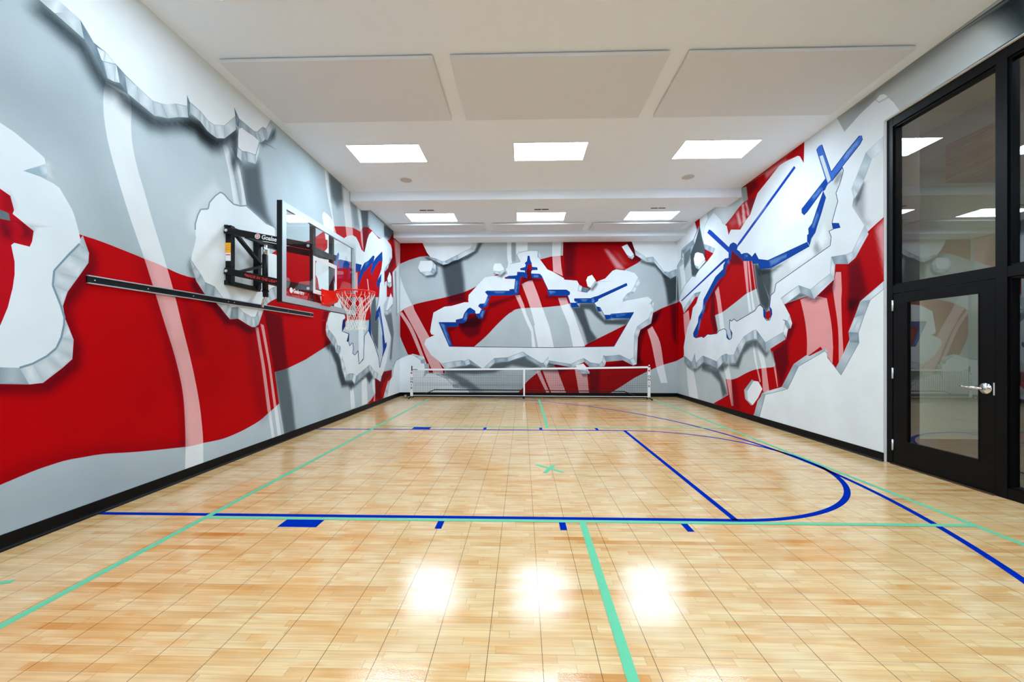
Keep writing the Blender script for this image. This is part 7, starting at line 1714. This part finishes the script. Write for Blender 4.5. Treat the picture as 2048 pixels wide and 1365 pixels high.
bm = new(); bar(bm, (XL + .09, NY + .04, 2.79), (XL + .09, FY - .02, 2.53), .03, .05, (1,0,0)); part('brace', bm, BLACK, hp)
bm = new(); bar(bm, (XL + .09, NY + .04, 2.34), (XL + .09, FY - .02, 2.50), .03, .04, (1,0,0)); part('brace', bm, BLACK, hp)
AX0, AX1 = XL + .04, BX - .07
ARM = {}
for y in (NY, FY):
    for nme, z0, z1 in (('upper_arm', 2.825, 2.632), ('lower_arm', 2.335, 2.120)):
        yy = y - .055 if y == NY else y + .055
        bm = new(); bar(bm, (AX0 - .03, yy, z0 + .006), (AX1 + .06, yy, z1 - .008), .035, .078, (0,0,1)); bevelled(bm, .005, 1); ar = part(nme, bm, BLACK, hp); ARM[nme, y] = (ar, z0, z1, yy)
        s = -1 if y == NY else 1
        for x, z in ((AX0, z0), (AX1 + .02, z1)):
            bm = new(); disc(bm, (x, yy + s * .0175, z), .017, .010, (0, s, 0), 16); disc(bm, (x, yy + s * .0275, z), .010, .006, (0, s, 0), 6); part('bolt', bm, BOLT, ar, label='bright zinc bolt')
# lettering on the near arms
def on_arm(key, s, x, size, m, dz, **k):
    ar, z0, z1, yy = ARM[key, NY]; d = Vector((AX1 - AX0, 0, z1 - z0)).normalized(); u = Vector((-d.z, 0, d.x))
    z = z0 + (z1 - z0) * (x - AX0) / (AX1 - AX0)
    return text_mesh('lettering', s, size, m, ar, Vector((x, yy - .0180, z)) + u * dz, d, u, **k)
on_arm('upper_arm', 'Goalsetter', -3.135, .073, WHITE, -.021, bold=.0018, squash=.92)['label'] = 'white lettering'
on_arm('lower_arm', '*MADE IN THE USA*', -3.345, .046, REDT, -.016, bold=.0008, squash=.97)['label'] = 'red lettering'
ar, z0, z1, yy = ARM['upper_arm', NY]; zx = z0 + (z1 - z0) * (-3.185 - AX0) / (AX1 - AX0)
bm = new(); disc(bm, (-3.185, yy - .0175, zx), .032, .001, (0,-1,0), 28); em = part('emblem', bm, WHITE, ar)
bm = new(); disc(bm, (-3.185, yy - .0185, zx), .026, .0006, (0,-1,0), 24); part('emblem_ball', bm, REDT, em)
bm = new()
for a in (-.5, .15, .8): bar(bm, (-3.185 - .024, yy - .0193, zx + .012 * a), (-3.185 + .024, yy - .0193, zx + .02 * a - .004), .004, .0006, (0,1,0))
bar(bm, (-3.187, yy - .0193, zx - .024), (-3.181, yy - .0193, zx + .024), .004, .0006, (0,1,0)); part('emblem_seam', bm, WHITE, em)
# lift actuator between the arms
bm = new(); bar(bm, (-3.34, NY - .05, 2.755), (-3.34, FY + .05, 2.755), .04, .04); part('cross_bar', bm, BLACK, hp)
bm = new(); bar(bm, (-3.34, NY - .05, 2.275), (-3.34, FY + .05, 2.275), .04, .04); part('cross_bar', bm, BLACK, hp)
act = None
bm = new(); tube(bm, [(-3.30, BY, 2.14), (-3.305, BY, 2.60)], .034, 20); act = part('actuator', bm, BLACK, hp, True)
bm = new(); tube(bm, [(-3.305, BY, 2.60), (-3.307, BY, 2.73)], .030, 20); part('actuator_rod', bm, CHROME, act, True, 'chrome rod')
bm = new(); disc(bm, (-3.30, BY, 2.128), .042, .014, (0,0,1), 16); bar(bm, (-3.30, BY, 2.13), (-3.295, BY, 2.06), .05, .04, (0,1,0)); part('actuator_clevis', bm, BLACK, act)
bm = new(); tube(bm, [(-3.285, BY, 2.085), (-3.30, BY, 2.05), (-3.325, BY, 2.02), (-3.335, BY, 1.98), (-3.335, BY, 1.93)], .014, 12); part('crank_hook', bm, CHROME, act, True, 'chrome hook')
# backboard
bm = new(); box(bm, BX - .012, BX - .002, BY0 + .03, BY1 - .03, BZ0 + .03, BZ1 - .03); bg = part('backboard_glass', bm, BGLASS, hp)
bm = new(); F = .068
for a in ((BY0, BY0 + F, BZ0, BZ1), (BY1 - F, BY1, BZ0, BZ1), (BY0 + F, BY1 - F, BZ0, BZ0 + F), (BY0 + F, BY1 - F, BZ1 - F, BZ1)): box(bm, BX - .030, BX, a[0], a[1], a[2], a[3])
fr = part('backboard_frame', bm, ALU, hp)
bm = new()
for a in ((BY0 - .004, BY0 + .03, BZ0 - .004, BZ1 + .004), (BY1 - .03, BY1 + .004, BZ0 - .004, BZ1 + .004), (BY0 + .03, BY1 - .03, BZ0 - .004, BZ0 + .03), (BY0 + .03, BY1 - .03, BZ1 - .03, BZ1 + .004)): box(bm, BX - .060, BX - .006, a[0], a[1], a[2], a[3])
part('frame_back', bm, BLACK, fr, label='black rear frame')
bm = new(); q0, q1, w0, w1, lw = 4.745, 5.355, 2.067, 2.520, .05
for a in ((q0, q0+lw, w0, w1), (q1-lw, q1, w0, w1), (q0+lw, q1-lw, w0, w0+lw), (q0+lw, q1-lw, w1-lw, w1)): box(bm, BX - .0018, BX - .0006, a[0], a[1], a[2], a[3])
part('target_square', bm, WHITE, bg, label='white painted rectangle')
text_mesh('board_lettering', 'Goalsetter', .062, WHITE, bg, (BX - .001, BY0 + .20, 2.015), (0,1,0), (0,0,1), bold=.002, squash=.8)
bm = new(); disc(bm, (BX - .0016, BY0 + .16, 2.035), .03, .0008, (1,0,0), 20); part('board_emblem', bm, WHITE, bg)
for y in (4.83, 5.31):
    bm = new(); box(bm, BX - .075, BX - .030, y - .034, y + .034, BZ0 + .02, BZ1 - .03); bevelled(bm, .004, 1); part('board_upright', bm, BLACK, hp)
for z in (2.10, 2.62):
    bm = new(); box(bm, BX - .070, BX - .032, 4.80, 5.34, z - .03, z + .03); part('board_crossbar', bm, BLACK, hp)
for z0_, z1_, ys in ((2.05, 1.92, 4.86), (2.05, 1.92, 5.26)):
    bm = new(); bar(bm, (BX - .05, ys, 2.09), (BX - .05, BY, 1.93), .03, .04, (1,0,0)); part('board_brace', bm, BLACK, hp)
# rim with its bracket
RZ, RC, RR = 2.118, -2.128, .234
bm = new(); box(bm, BX, BX + .012, BY - .115, BY + .115, RZ - .175, RZ + .03); bevelled(bm, .003, 1)
bmesh.ops.translate(bm, verts=bm.verts[:], vec=(0,0,0))
v = [(BX + .012, BY - .085, RZ + .02), (BX + .012, BY + .085, RZ + .02), (RC - RR + .02, BY + .06, RZ + .006), (RC - RR + .02, BY - .06, RZ + .006),
     (BX + .012, BY - .085, RZ - .165), (BX + .012, BY + .085, RZ - .165), (RC - RR - .02, BY + .05, RZ - .12), (RC - RR - .02, BY - .05, RZ - .12)]
vv = [bm.verts.new(p) for p in v]
for f in ((0,1,2,3),(0,3,7,4),(1,5,6,2),(3,2,6,7),(4,7,6,5)): bm.faces.new([vv[i] for i in f])
rim_b = part('rim_bracket', bm, REDP, hp, label='red orange bracket')
for y, z in ((BY - .09, RZ - .05), (BY - .09, RZ - .15), (BY + .09, RZ - .05), (BY + .09, RZ - .15)):
    bm = new(); disc(bm, (BX + .012, y, z), .009, .006, (1,0,0), 10); part('bracket_bolt', bm, BOLT, rim_b)
bm = new(); tube(bm, [(RC + RR*math.cos(a*math.pi/36), BY + RR*math.sin(a*math.pi/36), RZ) for a in range(72)], .0095, 10, closed=True)
tube(bm, [(RC + (RR-.004)*math.cos(a*math.pi/36), BY + (RR-.004)*math.sin(a*math.pi/36), RZ - .024) for a in range(20, 53)], .007, 8)
rim = part('rim', bm, REDP, hp, True, 'red orange steel ring')
bm = new()
for k in range(12):
    bm = new(); a = (k + .5) * math.pi / 6; tube(bm, [(RC + (RR+.004)*math.cos(a+s*.05), BY + (RR+.004)*math.sin(a+s*.05), RZ - .010 - (.016 if abs(s) < 1 else 0)) for s in (-1,-.5,0,.5,1)], .0032, 6); part('net_hook', bm, REDP, rim, True)
# cord net: two families of crossing strands with a tied lower edge
def net_r(t):                                  # t 0..1 from the ring down
    return RR * (1 - .50 * min(1, t / .55) ** 1.1) if t < .55 else RR * (.50 - .05 * math.sin((t - .55) / .45 * math.pi) + .02 * (t - .55))
NL = .435; bm = new()
for k in range(12):
    for s in (-1, 1):
        P = []
        for i in range(25):
            t_ = i / 24; turn = 0 if t_ < .10 else (t_ - .10) / .90
            a = (k + .5) * math.pi / 6 + s * (.10 + turn * math.pi / 6 * 2.6)
            sway = .012 * math.sin(3 * a) * t_
            P.append((RC + (net_r(t_) + sway) * math.cos(a), BY + (net_r(t_) + sway) * math.sin(a), RZ - .016 - NL * t_))
        tube(bm, P, .0030, 5)
    a = (k + .5) * math.pi / 6 + math.pi/6 * .5
    tube(bm, [(RC + net_r(1)*math.cos(a + q*.2), BY + net_r(1)*math.sin(a + q*.2), RZ - .016 - NL - .03*(1-q*q)) for q in (-1,-.5,0,.5,1)], .004, 5)
part('net', bm, CORD, hp, True, 'white cord net')

# ---------------------------------------------------------------- pickleball net
NX0, NX1 = -3.125, 3.455
def nyy(x): return 11.20 - .17 * (x - NX0) / (NX1 - NX0)          # stands slightly askew
def ntop(x):
    u = (x - NX0) / (NX1 - NX0)
    return .80 + .085 * u + .012 * (2*u - 1) ** 2 - .002
nb = .085
pn = thing('pickleball_net', 'portable court net with white top band standing before the back wall', 'net', (0, 11.11, 0))
bm = new(); n = 132
for i in range(n + 1):
    x = NX0 + (NX1 - NX0) * i / n; y = nyy(x); bar(bm, (x, y, nb), (x, y, ntop(x)), .0046, .003, (1,0,0))
for j in range(1, 16):
    for i in range(24):
        xa, xb = (NX0 + (NX1 - NX0) * k / 24 for k in (i, i + 1)); f = j / 16
        bar(bm, (xa, nyy(xa), nb + (ntop(xa) - nb) * f), (xb, nyy(xb), nb + (ntop(xb) - nb) * f), .003, .0046)
part('net_mesh', bm, MESHC, pn, label='black mesh')
def band(x0, x1, fz0, fz1, th, m, nme, lab=None, n=24):
    bm = new()
    for i in range(n):
        xa, xb = (x0 + (x1 - x0) * k / n for k in (i, i + 1)); za, zb = (fz0(xa) + fz1(xa)) / 2, (fz0(xb) + fz1(xb)) / 2
        bar(bm, (xa, nyy(xa) - .003, za), (xb, nyy(xb) - .003, zb), th, fz1(xa) - fz0(xa))
    return part(nme, bm, m, pn, label=lab)
band(NX0 + .17, NX1 - .02, lambda x: ntop(x) - .03, lambda x: ntop(x) + .02, .012, TAPEW, 'top_band', 'white top band')
band(NX0, NX1, lambda x: nb - .010, lambda x: nb + .005, .008, TAPEW, 'bottom_band', 'white bottom band')
for x, s in ((NX0, -1), (NX1, 1)):
    y = nyy(x); bm = new(); tube(bm, [(x, y + .02, .05), (x, y + .02, ntop(x) + (.10 if s < 0 else .035))], .016, 12); po = part('post', bm, BLACK, pn, True)
    if s > 0:
        bm = new(); tube(bm, [(x, y + .02, ntop(x) + .03), (x + .025, y + .02, ntop(x) + .05)], [.018, .02], 12); part('post_cap', bm, WHITE, po, True)
    bm = new(); box(bm, x - .037, x + .037, y - .012, y + .004, nb - .03, ntop(x) - (.05 if s < 0 else .01)); sl = part('sleeve', bm, TAPEW, pn, label='white sleeve with black letters')
    for q, ch in enumerate('ONIX'):
        text_mesh('letter', ch, .088, INK, sl, (x - (.033 if ch != 'I' else .014), y - .0128, ntop(x) - .29 - q * .088), (1,0,0), (0,0,1), bold=.002)
    bm = new(); disc(bm, (x, y - .0122, ntop(x) - .10), .026, .001, (0,-1,0), 20); part('emblem', bm, REDT, sl)
    bm = new(); tube(bm, [(x, y + .02, .06), (x + s * .02, y + .22, .03)], .016, 10); tube(bm, [(x, y + .02, .06), (x + s * .03, y - .17, .022)], .016, 10); disc(bm, (x + s * .03, y - .17, 0), .022, .03, (0,0,1), 12); disc(bm, (x + s * .02, y + .22, 0), .022, .04, (0,0,1), 12); part('foot', bm, BLACK, pn, True)
x = NX0; bm = new(); tube(bm, [(x, nyy(x) + .02, ntop(x) + .002), (x + .19, nyy(x) + .01, ntop(x) - .006)], .008, 8); part('tension_arm', bm, BLACK, pn, True)
x = NX1; bm = new(); tube(bm, [(x, nyy(x) + .02, ntop(x) + .022), (x - .16, nyy(x) + .01, ntop(x) + .014)], .006, 8); part('tension_arm', bm, BLACK, pn, True)
bm = new(); tube(bm, [(NX0 - .18, nyy(NX0) + .08, .055), (NX0, nyy(NX0) + .02, .06)], .014, 10); part('axle', bm, BLACK, pn, True)
bm = new(); disc(bm, (NX0 - .19, nyy(NX0) + .05, .052), .05, .03, (0,1,0), 24); wh = part('wheel', bm, BLACK, pn, True)
bm = new(); disc(bm, (NX0 - .19, nyy(NX0) + .046, .052), .034, .004, (0,1,0), 20); part('wheel_hub', bm, ALU, wh)
bm = new(); tube(bm, [(NX0, nyy(NX0) + .03, .055), (0, nyy(0) + .03, .055), (NX1, nyy(NX1) + .03, .055)], .018, 10); part('base_tube', bm, BLACK, pn, True)
bm = new(); tube(bm, [(NX0 + .30, nyy(-2.8) + .06, .08), (NX0 + .64, nyy(-2.5) + .06, .235), (0, nyy(0) + .06, .235), (NX1 - .66, nyy(2.8) + .06, .215), (NX1 - .32, nyy(3.1) + .06, .09)], .013, 8); part('support_rod', bm, BLACK, pn, True)
xm = .045; bm = new(); box(bm, xm - .022, xm + .022, nyy(xm) - .012, nyy(xm) + .002, nb, ntop(xm)); part('centre_strap', bm, TAPEW, pn, label='white strap')
bm = new(); box(bm, xm - .04, xm + .015, nyy(xm) - .03, nyy(xm) + .05, 0, .075); bevelled(bm, .006, 2); part('centre_foot', bm, BLACK, pn)

# ---------------------------------------------------------------- glazed front in the right wall
FX0, FX1 = 4.500, 4.620
JY0, JY1 = 4.985, OY1                         # hinge-side jamb
MY0, MY1 = 3.835, 3.925                        # mullion
TZ0, TZ1 = 2.068, 2.165                        # transom bar
HZ0 = 4.105
bm = new()
box(bm, FX0, FX1, JY0, JY1, 0, OZ)
POSTS = (MY0, 2.66, 1.50, OY0)
for y in POSTS: box(bm, FX0, FX1, y, y + .09, 0, OZ)
for y0, y1 in zip([p + .09 for p in POSTS[1:]] + [MY1], list(POSTS[:-1]) + [JY0]):
    box(bm, FX0 + .002, FX1, y0, y1, HZ0, OZ); box(bm, FX0 + .002, FX1, y0, y1, TZ0, TZ1)
    if y1 < JY0: box(bm, FX0 + .002, FX1, y0, y1, 0, .10)
struct(obj('trim_3', bm, FRAMEM))
bm = new(); box(bm, XR, FX0 + .02, OY1 - .004, OY1 + .004, .0, OZ); box(bm, XR, FX0 + .02, OY0, OY1, OZ - .004, OZ + .004); struct(obj('trim_4', bm, WHITE))
def pane(bm, y0, y1, z0, z1, x=4.56): box(bm, x - .004, x + .004, y0, y1, z0, z1)
def glazing(bm, y0, y1, z0, z1, w=.02):
    for a in ((y0, y0+w, z0, z1), (y1-w, y1, z0, z1), (y0+w, y1-w, z0, z0+w), (y0+w, y1-w, z1-w, z1)): box(bm, FX0 + .02, FX1 - .02, a[0], a[1], a[2], a[3])
k = 1
for y0, y1, z0, z1 in ((MY1, JY0, TZ1, HZ0), (2.75, MY1 - .09, TZ1, HZ0), (2.75, MY1 - .09, .10, TZ0), (1.59, 2.66, TZ1, HZ0), (1.59, 2.66, .10, TZ0), (OY0 + .09, 1.5, TZ1, HZ0), (OY0 + .09, 1.5, .10, TZ0)):
    bm = new(); glazing(bm, y0, y1, z0, z1); w = struct(obj('window_%d' % k, bm, FRAMEM)); k += 1
    bm = new(); pane(bm, y0 + .015, y1 - .015, z0 + .015, z1 - .015); part('window_pane', bm, GLASS, w)
# door leaf
DY0, DY1, DZ0, DZ1 = MY1 + .006, JY0 - .006, .012, TZ0 - .006
gy0, gy1, gz0, gz1 = 4.062, 4.815, .290, 1.955
bm = new(); dx0, dx1 = FX0 + .004, FX0 + .05
for a in ((DY0, gy0, DZ0, DZ1), (gy1, DY1, DZ0, DZ1), (gy0, gy1, DZ0, gz0), (gy0, gy1, gz1, DZ1)): box(bm, dx0, dx1, *a)
door = struct(obj('door_1', bm, FRAMEM))
bm = new(); box(bm, dx0 + .02, dx0 + .028, gy0 - .005, gy1 + .005, gz0 - .005, gz1 + .005); part('door_pane', bm, GLASS, door)
bm = new()
for a in ((gy0, gy0 + .012, gz0, gz1), (gy1 - .012, gy1, gz0, gz1), (gy0 + .012, gy1 - .012, gz0, gz0 + .012), (gy0 + .012, gy1 - .012, gz1 - .012, gz1)): box(bm, dx0 - .002, dx0 + .02, *a)
part('glazing_bead', bm, FRAMEM, door)
hy, hz = 4.005, 1.012
bm = new(); disc(bm, (dx0, hy, hz), .052, -.012, (1,0,0), 32); hd = part('door_handle', bm, CHROME, door, True, 'chrome lever handle')
bm = new(); tube(bm, [(dx0 - .01, hy, hz), (dx0 - .055, hy, hz), (dx0 - .066, hy + .02, hz + .001), (dx0 - .066, hy + .09, hz + .004), (dx0 - .064, hy + .15, hz + .007), (dx0 - .058, hy + .185, hz + .009)], [.014, .013, .014, .011, .009, .006], 12); part('lever', bm, CHROME, hd, True)
bm = new(); disc(bm, (dx0 - .01, hy, hz), .018, -.010, (1,0,0), 20); part('lock_cylinder', bm, ALU, hd, True)
bm = new(); box(bm, dx0 - .002, dx0 + .002, DY0 + .004, DY0 + .016, hz - .06, hz + .06); part('latch_plate', bm, BOLT, door)
for z in (.23, 1.10, 1.92):
    bm = new(); tube(bm, [(FX0 - .004, JY0 - .006, z - .065), (FX0 - .004, JY0 - .006, z + .065)], .010, 12); part('door_hinge', bm, BOLT, door, True, 'silver hinge barrel')
bm = new(); box(bm, FX0 - .03, FX1 + .03, MY1, JY0, 0, .010); struct(obj('trim_5', bm, mat('bronze_threshold', (86,66,52), .4, .6)))

# hallway behind the glass
HX1, HYB, HZ = 8.6, 6.35, 4.55
bm = new(); box(bm, FX1, HX1, HYB, HYB + .12, 0, HZ); struct(obj('wall_hall_end', bm, HALLW))
bm = new(); box(bm, HX1, HX1 + .12, YF, HYB, 0, HZ); struct(obj('wall_hall_side', bm, HALLW))
bm = new(); box(bm, XR + .15, HX1 + .12, YF, HYB + .12, -.12, 0); struct(obj('floor_hall', bm, mat('hall_carpet', (62,58,52), .9, noise=.2, nscale=80)))
bm = new(); box(bm, XR + .15, HX1 + .12, YF, HYB + .12, HZ, HZ + .12); struct(obj('ceiling_hall', bm, HALLC))
bm = new(); box(bm, FX1 + .001, FX1 + .21, JY0 + .01, HYB, 0, HZ); struct(obj('wall_hall_return', bm, HALLD))
bm = new(); box(bm, FX1 + .22, FX1 + .34, YF, 4.15, 0, HZ); struct(obj('wall_hall_dark', bm, HALLD))
bm = new(); box(bm, 5.62, 6.75, YF, 5.47, 3.60, 4.10); bevelled(bm, .006, 1); struct(obj('trim_6', bm, WOODM))
bm = new(); box(bm, 5.9, HX1, YF, HYB, 4.12, HZ); struct(obj('trim_7', bm, HALLB))
bm = new(); box(bm, 5.60, 5.69, HYB - .008, HYB, 1.33, 1.48); sp = tag(obj('wall_outlet', bm, WHITE, loc=(5.645, HYB, 1.405)), 'small white outlet plate on the hall wall seen through the glass door', 'outlet')
for z in (1.375, 1.43):
    bm = new(); box(bm, 5.635, 5.655, HYB - .010, HYB - .008, z - .008, z + .008); part('socket', bm, CHROME, sp)
t = thing('hall_fill_light', 'unseen fill light added on the hallway ceiling between the dark wall and the wooden bulkhead', 'ceiling light', (5.35, 2.2, HZ))  # added out of view to brighten the bulkhead, wood box and end wall
bm = new(); box(bm, 5.05, 5.65, 1.2, 3.2, HZ - .015, HZ); part('diffuser', bm, FILLH, t)
bm = new()
for a in ((5.02, 5.05, 1.17, 3.23), (5.65, 5.68, 1.17, 3.23), (5.05, 5.65, 1.17, 1.2), (5.05, 5.65, 3.2, 3.23)): box(bm, *a, HZ - .02, HZ)
part('frame', bm, WHITE, t)
t = thing('hall_fill_light', 'unseen warm fill light added in the hallway beyond the wooden bulkhead', 'ceiling light', (7.45, 4.1, 4.12))  # added out of view to light the end wall, tinted like the hall glow
bm = new(); box(bm, 7.0, 7.9, 3.7, 4.5, 4.105, 4.12); part('diffuser', bm, FILLW, t)
bm = new()
for a in ((6.97, 7.0, 3.67, 4.53), (7.9, 7.93, 3.67, 4.53), (7.0, 7.9, 3.67, 3.7), (7.0, 7.9, 4.5, 4.53)): box(bm, *a, 4.10, 4.12)
part('frame', bm, WHITE, t)

# ---------------------------------------------------------------- camera, world, view
cam = bpy.data.cameras.new('camera'); co = bpy.data.objects.new('camera', cam); COLL.objects.link(co)
cam.sensor_width = 36; cam.lens = 36 * 800 / 2048; cam.shift_x = 0; cam.shift_y = 15 / 2048; cam.clip_start = .05
co.location = (0, 0, H); co.rotation_euler = (math.pi / 2, 0, math.atan(21 / 800))
scn.camera = co
w = bpy.data.worlds.new('world'); scn.world = w; w.use_nodes = True
w.node_tree.nodes['Background'].inputs[0].default_value = (.75, .8, .9, 1); w.node_tree.nodes['Background'].inputs[1].default_value = .05
vs = scn.view_settings; scn.display_settings.display_device = 'sRGB'
vs.view_transform = 'Standard'; vs.look = 'None'; vs.gamma = 1; vs.exposure = 0.10; vs.use_curve_mapping = False
scn.cycles.max_bounces = 10; scn.cycles.diffuse_bounces = 6; scn.cycles.transparent_max_bounces = 24
